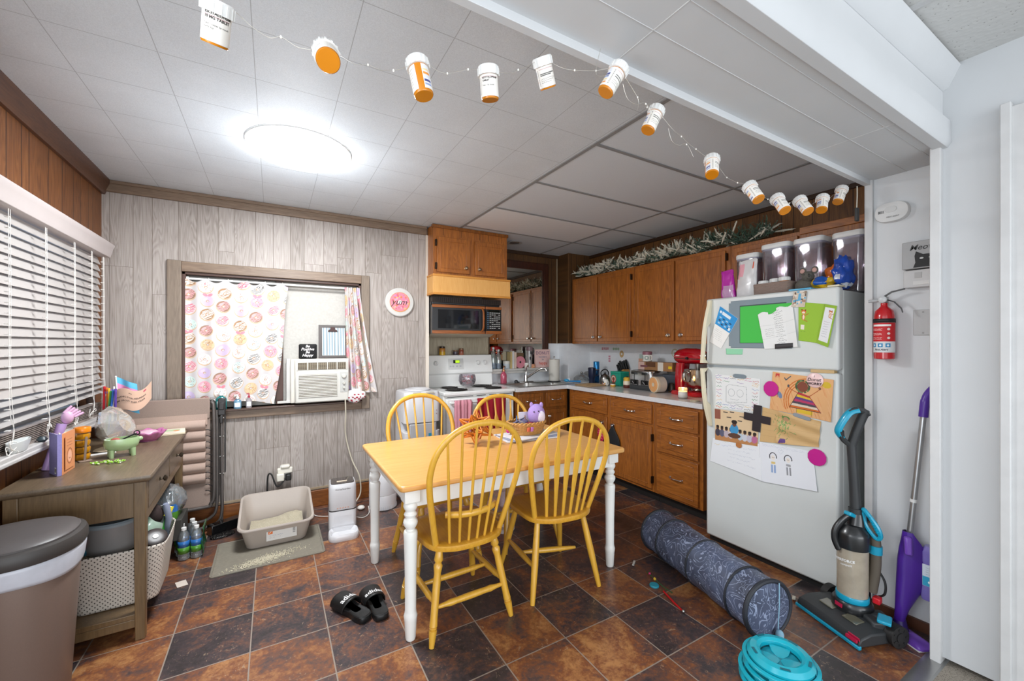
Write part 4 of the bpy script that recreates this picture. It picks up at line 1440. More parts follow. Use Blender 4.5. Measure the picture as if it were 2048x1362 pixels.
def pill_bottle(t, h=.085, r=.021, lab=True, seed=0, words=None):
    """local Z runs from the cap (top, z=h+.017) down to the amber base (z=0)"""
    b = M(); b.lathe([(r * .93, 0), (r, .003), (r, h)], n=26); put('body', b, ORANGE, t)
    R2 = r * 1.18
    b = M(); b.lathe([(R2, h - .008), (R2, h + .012), (R2 * .95, h + .015), (r * .8, h + .0155), (.001, h + .0155)], n=26)
    for k in range(14):
        a = 2 * PI * k / 14
        b.obox((R2 * math.cos(a), R2 * math.sin(a), h + .002), (.003, .004, .019), (0, 0, a))
    put('cap', b, WHITE, t)
    if not lab: return
    rr = random.Random(seed)
    Wd, Hh = r * 2 * PI * .92, h * .80
    cv = Cv(Wd, Hh, 110, '#e8e4dd')
    cv.on(cv.rect(0, Wd * .17, Hh * .1, Hh * .95), '#dfe0e4')
    for k in range(5): cv.on(cv.rect(.002, Wd * .15, Hh * (.12 + .15 * k), Hh * (.22 + .15 * k)), ['#e8943c', '#e8d2a0', '#8f9cc4', '#4a4f8a', '#d9d9e0'][(k + seed) % 5])
    for k in range(16):
        cv.on(cv.rect(Wd * (.20 + .003 * (k % 3)), Wd * .23, Hh * (.1 + .05 * k), Hh * (.125 + .05 * k)), '#55504c')
    for k in range(7):
        cv.scribble(Wd * .72, Wd * rr.uniform(.9, .97), Hh * (.85 - .11 * k), .0008, .0011, '#9a938c', rr, .002)
    cv.on(cv.rect(Wd * .27, Wd * .62, Hh * .86, Hh * .90), '#b9848a')
    if words is None:
        for k in range(2): cv.on(cv.rect(Wd * .28, Wd * (.62 - .1 * k), Hh * (.64 - .09 * k), Hh * (.69 - .09 * k)), '#4a4846')
        for k in range(3): cv.scribble(Wd * .28, Wd * (.66 - .08 * k), Hh * (.42 - .09 * k), .0008, .0012, '#8c8781', rr, .002)
    rl = r + .0006
    fn = lambda U, V: (rl * np.cos(U / rl), rl * np.sin(U / rl), V + h * .07)
    lb = cv.build('label', t, fn, solid=.0003)
    if words:
        b = M()
        for s, sz, y, bo in words:
            text(b, s, sz, lambda x, yy, y=y: ((rl + .0006) * math.cos((x + Wd * .29) / rl), (rl + .0006) * math.sin((x + Wd * .29) / rl), y + yy + h * .07), bold=bo, align='LEFT')
        put('lettering', b, flat('#2e2a28', .6), lb, fix=False)


for i, (x, y) in enumerate(((-.068, -.02), (-.002, -.01), (.064, -.03))):
    ob = thing('pill_bottle', ['amber pill bottle at the left in the rope basket', 'amber pill bottle in the middle of the rope basket', 'amber pill bottle at the right in the rope basket'][i], 'pill bottle',
               (2.826 + y, FY - .40 - x, ZT + .0065), .4 * i, 'pill bottles in the rope basket')
    pill_bottle(ob, .095 if i else .088, .026, False)

# grey plush mouse
t = thing('plush_toy', 'dark grey plush mouse sitting in front of a clear canister', 'toy', (2.80, FY - .585, ZT), RZ)
PL = cloth('#6b675f', '#4a4740', 160)
b = M(); b.ball((-.005, 0, .047), (.055, .045, .047), 20); b.ball((.018, -.02, .10), (.032, .034, .032), 18); b.ball((.035, -.045, .092), (.014, .02, .013), 12); put('body', b, PL, t, smooth=80)
for x, c in ((-.012, '#b58a7f'), (.052, '#55514b')):
    b = M(); b.ball((x, -.015, .135), (.02, .007, .022), 14); put('ear', b, PL, t)
    b = M(); b.ball((x, -.021, .135), (.013, .004, .014), 12); put('inner_ear', b, flat('#c39a90', .8), t)
b = M(); b.ball((.012, -.05, .108), .004, 8); b.ball((.036, -.05, .108), .004, 8); b.ball((.042, -.063, .094), .004, 8); put('face', b, BLACK, t)


def crumple(name, label, c, r, mats, seed, sel=None, amp=.35, squash=.0, n=22):
    """crumpled plastic bag"""
    t = thing(name, label, 'bag', (c[0], c[1], c[2]), RZ)
    b = M(); b.ball((0, 0, r[2]), r, n * 2)
    for i, p in enumerate(b.v):
        q = Vector(p) - Vector((0, 0, r[2]))
        nn = noise.noise(Vector((q.x / r[0], q.y / r[1], q.z / r[2])) * 1.3 + Vector((seed * 7, 0, 0))) + .6 * noise.noise(Vector(q) * 38 + Vector((seed, 3, 1))) + .35 * abs(noise.noise(Vector(q) * 90 + Vector((seed, 1, 4))))
        q *= 1 + amp * nn
        b.v[i] = tuple(q + Vector((0, 0, r[2])))
    mz = min(p[2] for p in b.v)
    b.v = [(x, y, z - mz) for x, y, z in b.v]
    if sel:
        for k, f in enumerate(b.f):
            cc = [sum(b.v[i][a] for i in f) / len(f) for a in range(3)]
            b.mi[k] = sel(cc[0] / r[0], cc[1] / r[1], cc[2] / (2 * r[2]))
    put('film', b, mats, t, smooth=50)
    return t


FB = lambda c: flat(c, .22, coat=.6, var=.1, vs=30, name='film')
crumple('chip_bag', 'small yellow snack bag with blue inside lying on the fridge', (2.80, FY - .675, ZT), (.055, .05, .04), [FB('#e3b51c'), FB('#1f58b0')], 4, lambda x, y, z: 1 if (z > .5 and abs(x) < .55) else 0)
crumple('chip_bag', 'orange crumpled snack bag tied shut beside the blue bag', (2.88, FY - .705, ZT + .01), (.05, .045, .07), [FB('#e06a14')], 6)
crumple('chip_bag', 'large crumpled blue snack bag at the fridge corner', (2.82, FY - .765, ZT + .002), (.05, .07, .085), [FB('#1747a8'), FB('#c7cdd8')], 8, lambda x, y, z: 1 if (.35 < z < .48 and y < 0 and -.3 < x < .3) or (.1 < z < .2 and x > .2) else 0, .4)
b = M(); b.box(-.05, .05, -.06, .06, 0, .01)
o = solo('snack_packet', 'flat light blue packet lying under the plush mouse', 'packet', b, FB('#4aa8d0'), bevel=.003); o.location = (2.735, FY - .60, 1.7155)

# ---------------------------------------------------------------- jamb wall things (plane X = 2.735, facing -X)
t = thing('fire_extinguisher', 'red fire extinguisher hung on the white wall end', 'fire extinguisher', (2.682, .847, 1.32), RZ)
RED = flat('#c0141e', .22, coat=.5, var=.03, name='red_enamel')
b = M(); b.lathe([(.036, 0), (.041, .004), (.041, .215), (.036, .245), (.02, .262), (.014, .27), (.014, .285)], n=36); put('cylinder', b, RED, t)
cv = Cv(.15, .15, 110, '#d8dadb'); rn = random.Random(2)
cv.on(cv.rect(0, .15, .055, .15), '#c41a22'); cv.on(cv.rect(.035, .115, .132, .141), '#efe9e6')
for k in range(3):
    for j in range(2): cv.scribble(.03, .08, .118 - .022 * k - .007 * j, .001, .0016, '#f0dcd8', rn, .003)
    cv.on(cv.ell(.105, .117 - .022 * k, .006), '#e8d8d4')
    cv.on(cv.rect(.032 + .03 * k, .052 + .03 * k, .026, .046), '#2a86b8'); cv.on(cv.ell(.042 + .03 * k, .036, .005), '#e3eef2')
rl = .0416
lb = cv.build('label', t, lambda U, V: (rl * np.sin((U - .075) / rl), -rl * np.cos((U - .075) / rl), V + .035), solid=.0003)
b = M(); text(b, 'First Alert', .013, lambda x, y: ((rl + .001) * math.sin(x / rl), -(rl + .001) * math.cos(x / rl), .049 + y), bold=.02, shear=.3); put('lettering', b, flat('#1d1d22', .5), lb, fix=False)
b = M(); b.lathe([(.0425, .185), (.0425, .205)], n=36, caps=False); put('strap', b, BLACK_M, t, solid=.002)
b = M(); b.box(-.012, .012, -.014, .02, .285, .318); put('valve', b, flat('#8f9193', .3, .8), t, bevel=.004)
b = M(); b.T = Matrix.Translation((0, -.014, .302)) @ RX; b.lathe([(.017, 0), (.017, .01), (.013, .013), (.001, .013)], n=22); put('gauge', b, flat('#c8cacb', .25), t)
b = M(); b.tube([(-.012, -.0, .302), (-.035, -.002, .30), (-.062, -.004, .298)], [.008, .009, .007], 10); put('nozzle', b, flat('#b4b6b8', .4), t)
b = M(); b.loft([[(x, y - .008, z), (x, y + .008, z), (x, y + .008, z + .006), (x, y - .008, z + .006)] for x, y, z in ((.0, 0, .315), (.03, -.003, .335), (.08, -.006, .345))]); put('handle', b, flat('#4a4a4a', .3, .6), t)
b = M(); b.loft([[(x, y - .008, z), (x, y + .008, z), (x, y + .008, z + .006), (x, y - .008, z + .006)] for x, y, z in ((.008, 0, .30), (.04, -.003, .285), (.068, -.006, .25), (.072, -.006, .232))]); put('lever', b, flat('#3a3a3c', .3, .6), t)

t = thing('carbon_monoxide_alarm', 'white oval gas alarm high on the white wall end', 'alarm', (2.735, .828, 2.068), RZ)
A = [(.068 * math.copysign(abs(math.cos(q)) ** .7, math.cos(q)), .05 * math.copysign(abs(math.sin(q)) ** .9, math.sin(q))) for q in [2 * PI * i / 40 for i in range(40)]]
b = M(); b.loft([[(x * k, -y_, z * k) for x, z in A] for k, y_ in ((1, 0), (1, .02), (.95, .03), (.001, .034))]); put('housing', b, flat('#d9d9d8', .4), t)
b = M(); b.loft([[(x * .34, -.0325 - d, z * .3 + .012) for x, z in A] for d in (0, .003)]); put('test_button', b, flat('#cfcfce', .35), t, bevel=.001)
b = M(); text(b, 'FIRST ALERT', .009, lambda x, y: (x + .008, -.0335, -.026 + y), bold=.02); b.ball((-.045, -.031, .005), .004, 8)
for k in range(5): b.box(-.05 + .005 * k, -.047 + .005 * k, -.0325, -.031, -.002, .012)
put('marking', b, flat('#6e6e6e', .5), t, fix=False)

t = thing('cat_wall_box', 'white wall box with black cat picture and lettering', 'box', (2.735, .715, 1.672), RZ)
b = M(); b.box(-.062, .062, -.045, 0, 0, .085); put('body', b, flat('#cbcaca', .4), t, bevel=.004)
b = M(); b.box(-.064, .064, -.055, 0, .09, .222); ld = put('lid', b, flat('#a9a9aa', .45), t, bevel=.003)
cat = [(-.01, .095), (.075, .095), (.068, .115), (.073, .15), (.07, .168), (.052, .155), (.025, .155), (.0, .172), (-.005, .15), (-.002, .118)]
b = M(); b.plate([(x - .012, z) for x, z in cat], -.0575, -.055); put('cat_silhouette', b, flat('#1d1c1d', .6), ld)
b = M()
for x in (.008, .04): b.T = Matrix.Translation((x, -.0575, .137)) @ RX; b.lathe([(.007, 0), (.007, .0008)], n=14, sy=.6)
put('cat_eye', b, flat('#d7d7d5', .5), ld)
b = M(); b.T = Matrix(); text(b, 'Meow', .036, lambda x, y: (x + .012, -.0562, .19 + y), bold=.01, shear=.3); put('lettering', b, flat('#3b3b3b', .6), ld, fix=False)
b = M(); b.box(-.02, .005, -.0475, -.045, .045, .072); b.box(-.025, .055, -.0475, -.045, .012, .03, 1); put('label', b, [flat('#b5b4b4', .5), flat('#d9d8d6', .5)], t)
t = thing('blank_wall_plate', 'blank painted cover plate below the cat box', 'wall plate', (2.735, .715, 1.44), RZ)
b = M(); b.box(-.037, .037, -.006, 0, 0, .125); put('plate', b, flat('#bdbdbd', .45), t, bevel=.003)
for z in (.012, .113):
    b = M(); b.T = Matrix.Translation((0, -.006, z)) @ RX; b.lathe([(.004, 0), (.004, .0015), (.001, .002)], n=10); put('screw', b, flat('#9a9a9a', .4), t)

t = thing('hanging_cord', 'white cord with a dark taped end hanging beside the pill bottle string', 'cord', (2.68, .958, 2.235))
b = M(); b.tube([(0, 0, 0), (.001, 0, -.05), (0, .002, -.12)], .0028, 8); put('cord', b, flat('#cfcabb', .7), t)
b = M(); b.box(-.013, .013, -.006, .008, -.185, -.115); put('taped_end', b, flat('#2c2d2c', .5), t, bevel=.003)

# ---------------------------------------------------------------- upright vacuum
t = thing('vacuum_cleaner', 'black and turquoise upright vacuum cleaner in front of the fridge', 'vacuum cleaner', (2.479, .926, 0), math.radians(-109.8))
BLK = flat('#1d1e20', .3, coat=.2, var=.1, name='gloss_black'); DGY = flat('#2d2f31', .5, name='dark_grey_plastic'); TEAL = flat('#1597b8', .3, coat=.2, name='turquoise_plastic')
b = M(); b.loft([[(-.165, y0, .012), (.165, y0, .012), (.165, y0, h), (.12, y0, h2), (-.12, y0, h2), (-.165, y0, h)] for y0, h, h2 in ((-.128, .028, .03), (-.115, .05, .055), (-.06, .065, .075), (.03, .06, .085), (.07, .05, .07))]); ft = put('floor_head', b, DGY, t, bevel=.006)
b = M(); b.loft([[(x, -.135, .006), (x, -.120, .006), (x, -.120, .022), (x, -.135, .02)] for x in (-.168, .168)]); put('bumper', b, TEAL, ft, bevel=.002)
b = M(); b.obox((-.05, -.05, .077), (.07, .05, .006), (.15, 0, 0)); b.obox((.07, -.05, .077), (.07, .05, .006), (.15, 0, 0)); put('window', b, flat('#5d5a4c', .15, coat=.4), ft, bevel=.002)
b = M(); b.box(.105, .155, -.135, -.126, .030, .044); b.obox((.135, -.122, .045), (.05, .004, .018), (.3, 0, 0)); put('badge', b, flat('#b51f45', .4), ft)
b = M(); b.obox((.10, .05, .065), (.11, .11, .07), (0, 0, -.3)); b.tube([(.05, .03, .06), (.12, .06, .08), (.16, .08, .07)], [.03, .035, .02], 10); put('motor_cover', b, DGY, t, bevel=.01)
for x in (-.15, .17):
    b = M(); b.cyl((x - .018, .07, .052), (x + .018, .07, .052), .05, n=28); b.cyl((x - .022, .07, .052), (x + .022, .07, .052), .022, n=16)
    for k in range(7):
        a = k * 2 * PI / 7; b.obox((x + .019, .07 + .034 * math.cos(a), .052 + .034 * math.sin(a)), (.004, .012, .006), (a, 0, 0))
    put('wheel', b, BLACK_M, t)
b = M(); b.obox((.15, .03, .115), (.05, .075, .016), (0, .0, .6)); put('foot_pedal', b, TEAL, t, bevel=.005)
b = M(); b.obox((.075, .085, .155), (.03, .04, .03), (0, 0, .4)); put('release_latch', b, flat('#c41b26', .35), t, bevel=.005)
b = M(); b.lathe([(.075, .07), (.085, .085), (.082, .115), (.075, .125)], (0, .03, 0), 32); cb = put('canister_base', b, BLK, t)
b = M(); b.obox((0, -.052, .105), (.035, .004, .018), (0, 0, 0)); put('badge', b, flat('#b51f45', .4), cb)
b = M(); b.lathe([(.0655, .125), (.067, .13), (.067, .15), (.0655, .153)], (0, .03, 0), 32); put('canister_ring', b, TEAL, t)
b = M(); b.lathe([(.062, .13), (.063, .2), (.065, .40)], (0, .03, 0), 32); dc = put('dust_canister', b, flat('#a89d8c', .15, var=.2, vs=18, coat=.5, name='dusty_clear_bin'), t)
b = M(); text(b, 'POWERFORCE', .017, lambda x, y: (.0665 * math.sin(x / .0665), .03 - .0665 * math.cos(x / .0665), .325 + y + x * .12), bold=.04); text(b, 'compact', .014, lambda x, y: (.0665 * math.sin((x + .02) / .0665), .03 - .0665 * math.cos((x + .02) / .0665), .308 + y + x * .12), bold=.02)
put('lettering', b, flat('#e6e6e6', .5), dc, fix=False)
b = M(); b.lathe([(.069, .385), (.07, .40), (.07, .45), (.066, .465), (.04, .495), (.001, .50)], (0, .03, 0), 32); put('canister_lid', b, BLK, t)
b = M(); b.tube(spline([(-.01, -.035, .37), (-.02, -.05, .42), (-.02, -.045, .47), (-.01, -.01, .52), (0, .04, .555)], 5), .017, 10, flatten=(1.1, .7)); b.obox((0, .085, .30), (.06, .05, .50)); b.tube([(.0, .05, .47), (0, .06, .56)], [.045, .03], 14)
put('spine', b, BLK, t, bevel=.006)
b = M(); b.obox((-.0, .02, .545), (.035, .05, .02), (-.4, 0, 0)); put('carry_button', b, TEAL, t, bevel=.005)
b = M(); b.tube(spline([(.045, .09, .18), (.055, .10, .3), (.055, .10, .42), (.045, .09, .52)], 6), .022, 12); put('hose', b, flat('#5c5348', .6), t)
b = M(); b.cyl((.055, .10, .37), (.055, .10, .41), .027, n=20); put('hose_clip', b, TEAL, t)
b = M(); b.tube(spline([(.03, .06, .575), (.05, .055, .57), (.085, .075, .51), (.09, .085, .465), (.07, .08, .455), (.035, .065, .51)], 5, True), .010, 8, closed=True)
for k in range(8): b.obox((.06 + .004 * k, .055 + .003 * k, .56 - .011 * k), (.02, .012, .004), (.3, .6, 0))
put('brush_tool', b, TEAL, t)
b = M(); b.tube([(.0, .05, .55), (-.004, .045, .70), (-.012, .04, .89)], [.024, .021, .021], 12); b.tube([(0, .05, .55), (0, .05, .575)], .03, 12); put('handle_tube', b, DGY, t)
b = M(); b.tube(spline([(-.012, .04, .885), (.0, .05, .95), (.02, .07, 1.04), (.035, .08, 1.062)], 5), [.021] * 16, 10); b.tube(spline([(-.012, .035, .885), (-.025, .0, .92), (-.02, -.015, .96)], 5), .013, 8); b.tube(spline([(.035, .08, 1.055), (.015, .04, 1.07), (.0, .015, 1.055)], 5), .014, 8); gp = put('grip', b, DGY, t)
b = M(); b.tube(spline([(-.03, .0, .925), (-.03, -.02, .96), (-.012, -.005, 1.02), (.002, .018, 1.058), (.02, .045, 1.07)], 6), .017, 10, flatten=(1.1, .75)); put('grip_cover', b, TEAL, gp)
b = M(); b.tube(spline([(.05, .11, .30), (.09, .11, .25), (.09, .11, .19), (.06, .11, .16)], 6), .005, 6); put('power_cord', b, BLACK_M, t)

# ---------------------------------------------------------------- spray mop
t = thing('spray_mop', 'purple spray mop leaning in the white wall corner', 'mop', (2.615, .755, 0))
PUR = flat('#4a2191', .3, coat=.2, name='purple_plastic'); PUL = flat('#7448b4', .35, coat=.2, name='light_purple_plastic')
b = M(); b.T = Matrix.Rotation(1.1, 4, 'Z')
b.loft([[(x * k, y * k, z) for x, y in rrect(-.115, .115, -.042, .042, .02)] for k, z in ((1, .004), (1.0, .014), (.92, .022), (.5, .03))]); hd = put('head', b, PUL, t, bevel=.002)
b = M(); b.T = Matrix.Rotation(1.1, 4, 'Z'); b.box(-.113, .113, -.045, .045, 0, .006); put('pad', b, flat('#d5d0d8', .9), hd, bevel=.002)
b = M(); b.tube([(-.01, .005, .025), (0, .012, .05), (.002, .012, .09)], [.03, .028, .018], 12); put('joint', b, flat('#2d1266', .35), t)
P0, P1 = Vector((.0, .012, .07)), Vector((.062, -.055, 1.06))
ax = lambda z: P0.lerp(P1, (z - .07) / (.99))
b = M(); rings = []
for z, w, d, off in ((.07, .018, .02, 0), (.13, .026, .024, .006), (.20, .042, .032, .018), (.28, .062, .038, .034), (.36, .072, .04, .04), (.42, .066, .038, .036), (.47, .045, .034, .02), (.50, .028, .028, .004)):
    c = ax(z); ring = []
    for j in range(22):
        q = 2 * PI * j / 22
        ring.append((c.x + (off + w * math.cos(q)) * .62 - d * math.sin(q) * .5 - .01, c.y - (off + w * math.cos(q)) * .78 - d * math.sin(q) * .6, z - .10 * max(0, math.cos(q)) * (z > .4) * (z - .4) / .1))
    rings.append(ring)
b.loft(rings); put('housing', b, PUR, t)
c = ax(.44); b = M(); b.obox((c.x - .035, c.y - .008, .44), (.03, .028, .085), (.0, .08, .5)); put('spray_trigger', b, PUL, t, bevel=.008)
b = M(); c = ax(.4); b.T = Matrix.Translation((c.x + .025, c.y - .082, .20)); b.loft([[(x * k, y * k, z) for x, y in rrect(-.03, .03, -.04, .04, .018)] for k, z in ((.9, 0), (1, .01), (1, .17), (1.05, .18), (1.02, .225), (.7, .25))]); bo = put('cleaner_bottle', b, flat('#7c70b8', .2, coat=.4), t)
cv = Cv(.062, .10, 50, '#cfd8e2'); cv.on(cv.rect(0, .07, 0, .045), '#2f9fc4'); cv.on(cv.ell(.025, .02, .006), '#e9f0f4'); cv.on(cv.ell(.045, .02, .006), '#e9f0f4'); rn = random.Random(3)
for k in range(4): cv.scribble(.012, .055, .085 - .01 * k, .001, .0014, '#8a97a8', rn, .003)
cv.build('label', bo, None, T=Matrix.Translation((c.x - .007, c.y - .053, .27)) @ Matrix.Rotation(-PI / 2 + .0, 4, 'Z'))
b = M(); b.tube([ax(.46), ax(.75), P1], [.0125, .012, .012], 14); put('pole', b, flat('#b9bbbd', .3, .9, name='brushed_pole'), t)
b = M(); b.tube([ax(.64), ax(.655)], .0135, 14); put('pole_collar', b, WHITE, t)
b = M(); b.tube(spline([P1 - (P1 - P0).normalized() * .01, ax(1.12), ax(1.155) + Vector((.006, -.004, 0)), ax(1.19) + Vector((.02, -.02, 0)), ax(1.215) + Vector((.035, -.045, 0))], 6), [.018] * 8 + [.016] * 17, 12); put('grip', b, flat('#4f2a96', .35), t)
# ---------------------------------------------------------------- dining table
TX0, TX1, TY0, TY1, TH = .495, 1.90, 1.845, 2.78, .75
t = thing('dining_table', 'dining table with honey butcher block top and white turned legs', 'table', ((TX0 + TX1) / 2, (TY0 + TY1) / 2, 0))
hx, hy = (TX1 - TX0) / 2, (TY1 - TY0) / 2
b = M(); b.prism(rrect(-hx, hx, -hy, hy, .03), TH - .028, TH); put('tabletop', b, TABLETOP, t, bevel=.009, segs=3)
b = M(); i = .055
b.box(-hx + i, hx - i, -hy + i, -hy + i + .02, TH - .12, TH - .028); b.box(-hx + i, hx - i, hy - i - .02, hy - i, TH - .12, TH - .028)
b.box(-hx + i, -hx + i + .02, -hy + i, hy - i, TH - .12, TH - .028); b.box(hx - i - .02, hx - i, -hy + i, hy - i, TH - .12, TH - .028)
put('apron', b, TWHITE, t, bevel=.002)
LEG = [(.0, .0), (.021, 0), (.024, .01), (.029, .095), (.032, .115), (.028, .128), (.026, .14), (.027, .3), (.031, .47), (.033, .505), (.030, .515), (.019, .522), (.024, .53), (.032, .545), (.034, .556), (.032, .567), (.022, .577), (.028, .586), (.031, .594), (.027, .602), (.022, .608), (.030, .62), (.034, .632), (.031, .646), (.022, .655), (.022, .66)]
for sx in (-1, 1):
    for sy in (-1, 1):
        b = M(); b.lathe(LEG[1:], n=24); b.box(-.037, .037, -.037, .037, .655, TH - .028)
        o = put('leg', b, TWHITE, t, bevel=.003); o.location = (sx * (hx - .068), sy * (hy - .075), 0)


# ---------------------------------------------------------------- windsor chairs (local +Y = the way the sitter faces)
TURN = [(0, .013), (.06, .016), (.14, .020), (.165, .021), (.17, .016), (.185, .02), (.195, .016), (.205, .021), (.3, .019), (.62, .0205), (.72, .018), (.76, .021), (.80, .024), (.83, .016), (.86, .024), (.92, .02), (1, .017)]
PLAIN = [(0, .014), (.05, .0155), (.45, .021), (.7, .020), (1, .0165)]


def windsor(label, loc, rz, turned, bh, broken=False):
    t = thing('windsor_chair', label, 'chair', loc, rz, 'honey windsor chairs around the table')
    # saddle seat
    out = spline([(-.19, -.155, 0), (-.10, -.215, 0), (0, -.225, 0), (.10, -.215, 0), (.19, -.155, 0), (.215, -.03, 0), (.218, .10, 0), (.19, .185, 0), (.10, .205, 0), (0, .195, 0), (-.10, .205, 0), (-.19, .185, 0), (-.218, .10, 0), (-.215, -.03, 0)], 5, True)
    rings = []
    for k, z in ((.90, .408), (.985, .416), (1.0, .430), (.992, .442), (.95, .446), (.75, .441), (.4, .437), (.02, .436)):
        rings.append([(p.x * k, p.y * k, z) for p in out])
    b = M(); b.loft(rings); put('seat', b, HONEY_S, t, smooth=50)
    prof = TURN if turned else PLAIN
    feet = {}
    for sx in (-1, 1):
        for fr in (0, 1):
            top = Vector((sx * .145, .135 if fr else -.13, .42)); ft = Vector((sx * .215, .235 if fr else -.205, 0))
            feet[sx, fr] = (top, ft)
            b = M(); b.tube([ft.lerp(top, a) for a, r in prof], [r * .92 for a, r in prof], 14); put('leg', b, HONEY, t)
    at = lambda sx, fr, a: feet[sx, fr][1].lerp(feet[sx, fr][0], a)

    def stretcher(p, q):
        b = M()
        n = 14
        k = [.0085 + .0075 * math.sin(PI * i / n) + (.003 if turned and i in (3, 11) else 0) for i in range(n + 1)]
        b.tube([p.lerp(q, i / n) for i in range(n + 1)], k, 10)
        put('stretcher', b, HONEY, t)
    L_ = (at(-1, 0, .42), at(-1, 1, .42))
    R_ = (at(1, 0, .42), at(1, 1, .42))
    stretcher(*L_)
    if broken:
        stretcher(L_[0].lerp(L_[1], .5), Vector((.165, -.03, .155)))
    else:
        stretcher(*R_)
        stretcher(L_[0].lerp(L_[1], .5), R_[0].lerp(R_[1], .5))
        if turned: stretcher(at(-1, 0, .38), at(1, 0, .38))
    # bent hoop
    th = math.radians(15)
    H = bh - .44
    cs, sn = math.cos(th), math.sin(th)
    up = lambda x, s, y0=0.: Vector((x, -.15 + y0 - s * sn, .435 + s * cs))
    hl = H / cs
    hp = [(-.172, 0), (-.205, hl * .25), (-.232, hl * .48), (-.238, hl * .64), (-.215, hl * .80), (-.15, hl * .93), (-.07, hl * .988), (0, hl)]
    hp = hp + [(-x, s) for x, s in hp[-2::-1]]
    pts = spline([up(x, s) for x, s in hp], 6)
    b = M(); b.tube(pts, .0155, 12, flatten=(.85, 1.0)); put('hoop', b, HONEY, t)
    hoop = [(p.x, (p.z - .435) / cs) for p in pts]

    def stop(x0, dx):
        best = None
        for k in range(400):
            s = hl * k / 400
            x = x0 + dx * s / hl
            ins = [q for q in hoop if abs(q[0] - x) < .012]
            if ins and s > max(q[1] for q in ins) - .004: return s
        return hl * .97
    n = 6
    for k in range(n):
        x0 = -.112 + .224 * k / (n - 1)
        dx = x0 * .62
        s1 = stop(x0, dx)
        yb = -.045 * (1 - (x0 / .16) ** 2)
        P = lambda a: up(x0 + dx * a * s1 / hl, s1 * a, yb * (1 - a * .8))
        b = M()
        if turned:
            b.tube([P(a / 10) for a in range(11)], [.0065, .007, .0075, .0075, .0075, .0075, .0072, .007, .0066, .0062, .0058], 8)
        else:
            rings = []
            for a, w in ((0, .008), (.1, .0085), (.25, .0105), (.4, .0135), (.55, .0165), (.64, .0175), (.69, .016), (.74, .0085), (.80, .0065), (.9, .0065), (1, .0065)):
                c = P(a); d = .0055
                rings.append([tuple(c + Vector((sx * w, sy * d, 0))) for sx, sy in ((-1, -.6), (-.6, -1), (.6, -1), (1, -.6), (1, .6), (.6, 1), (-.6, 1), (-1, .6))])
            b.loft(rings)
        put('spindle', b, HONEY, t)
    if turned:
        b = M()
        b.tube(spline([up(-.135, .155, .012), up(-.07, .155, -.022), up(0, .155, -.034), up(.07, .155, -.022), up(.135, .155, .012)], 6), .0165, 12, flatten=(.75, 1.0))
        put('back_rail', b, HONEY, t)
    return t


windsor('yellow windsor chair with turned legs and a low back rail, its back to the room', (.838, 2.025, 0), .03, True, 1.035)
windsor('windsor chair with arrow spindles and a loose stretcher, its back to the room', (1.435, 2.02, 0), -.11, False, 1.0, True)
windsor('far windsor chair in front of the water dispenser', (.925, 2.59, 0), PI + .05, True, 1.03)
windsor('far windsor chair in front of the stove and red towel', (1.555, 2.60, 0), PI - .03, False, .985)

# ---------------------------------------------------------------- on the table
# openwork wooden star
t = thing('star_ornament', 'orange openwork wooden star standing on the table', 'ornament', (1.13, 2.40, TH + .105), 0, rot=(.3, .35, .5))
SW = wood('#d8812c', '#a85714', 'Z', 3., .4, .2, name='orange_wood')
g = (1 + 5 ** .5) / 2
ico = [Vector(p).normalized() for p in [(0, s1, s2 * g) for s1 in (-1, 1) for s2 in (-1, 1)] + [(s1, s2 * g, 0) for s1 in (-1, 1) for s2 in (-1, 1)] + [(s2 * g, 0, s1) for s1 in (-1, 1) for s2 in (-1, 1)]]
dod = []
for i_ in range(12):
    for j_ in range(i_):
        for k_ in range(j_):
            a_, b_, c_ = ico[i_], ico[j_], ico[k_]
            if (a_ - b_).length < 1.1 and (b_ - c_).length < 1.1 and (a_ - c_).length < 1.1: dod.append((a_ + b_ + c_).normalized())
for tip in ico:
    b = M()
    near = sorted(dod, key=lambda d: (d - tip).length)[:5]
    for d in near:
        b.tube([d * .058, tip * .118], [.0055, .0045], 4)
        nb = sorted(near, key=lambda e: (e - d).length)[1:3]
        for e in nb: b.tube([d * .058, e * .058], .005, 4)
    put('point', b, SW, t)
t.location.z = TH - min((t.rotation_euler.to_matrix() @ v.co).z for o in bpy.data.objects if o.parent == t for v in o.data.vertices)

# newspapers under a woven basket
t = thing('newspaper_stack', 'small stack of folded newspapers under the woven basket', 'newspaper', (1.53, 2.42, TH))
PAPW = flat('#d4d3d6', .7, var=.1, vs=20, name='newsprint')
for k in range(3):
    b = M(); b.T = Matrix.Rotation(-.12 + .14 * k, 4, 'Z'); b.prism(rrect(-.20 + .01 * k, .20, -.125, .13 - .008 * k, .012), .0005 + .0075 * k, .0075 + .0075 * k)
    put('newspaper', b, [PAPW, flat('#8f93a8', .7), PAPW][k] if k == 1 else PAPW, t, bevel=.002)
t = thing('wicker_basket', 'shallow wicker basket of odds and ends on the table', 'basket', (1.535, 2.435, TH + .0235))
WIC = wood('#d2a05c', '#94632a', 'Z', 2.5, .6, 0, name='wicker')
EL = lambda a, k: (.135 * k * math.cos(a), .095 * k * math.sin(a))
b = M(); b.prism([EL(2 * PI * i / 30, .88) for i in range(30)], 0, .006); put('base', b, WIC, t)
for r in range(7):
    k = .88 + .025 * r
    b = M(); b.tube([(*EL(a, k * (1 + .022 * math.sin(a * 12 + r * PI))), .009 + .0098 * r) for a in [2 * PI * i / 96 for i in range(96)]], .006, 6, closed=True); put('weave', b, WIC, t)
b = M()
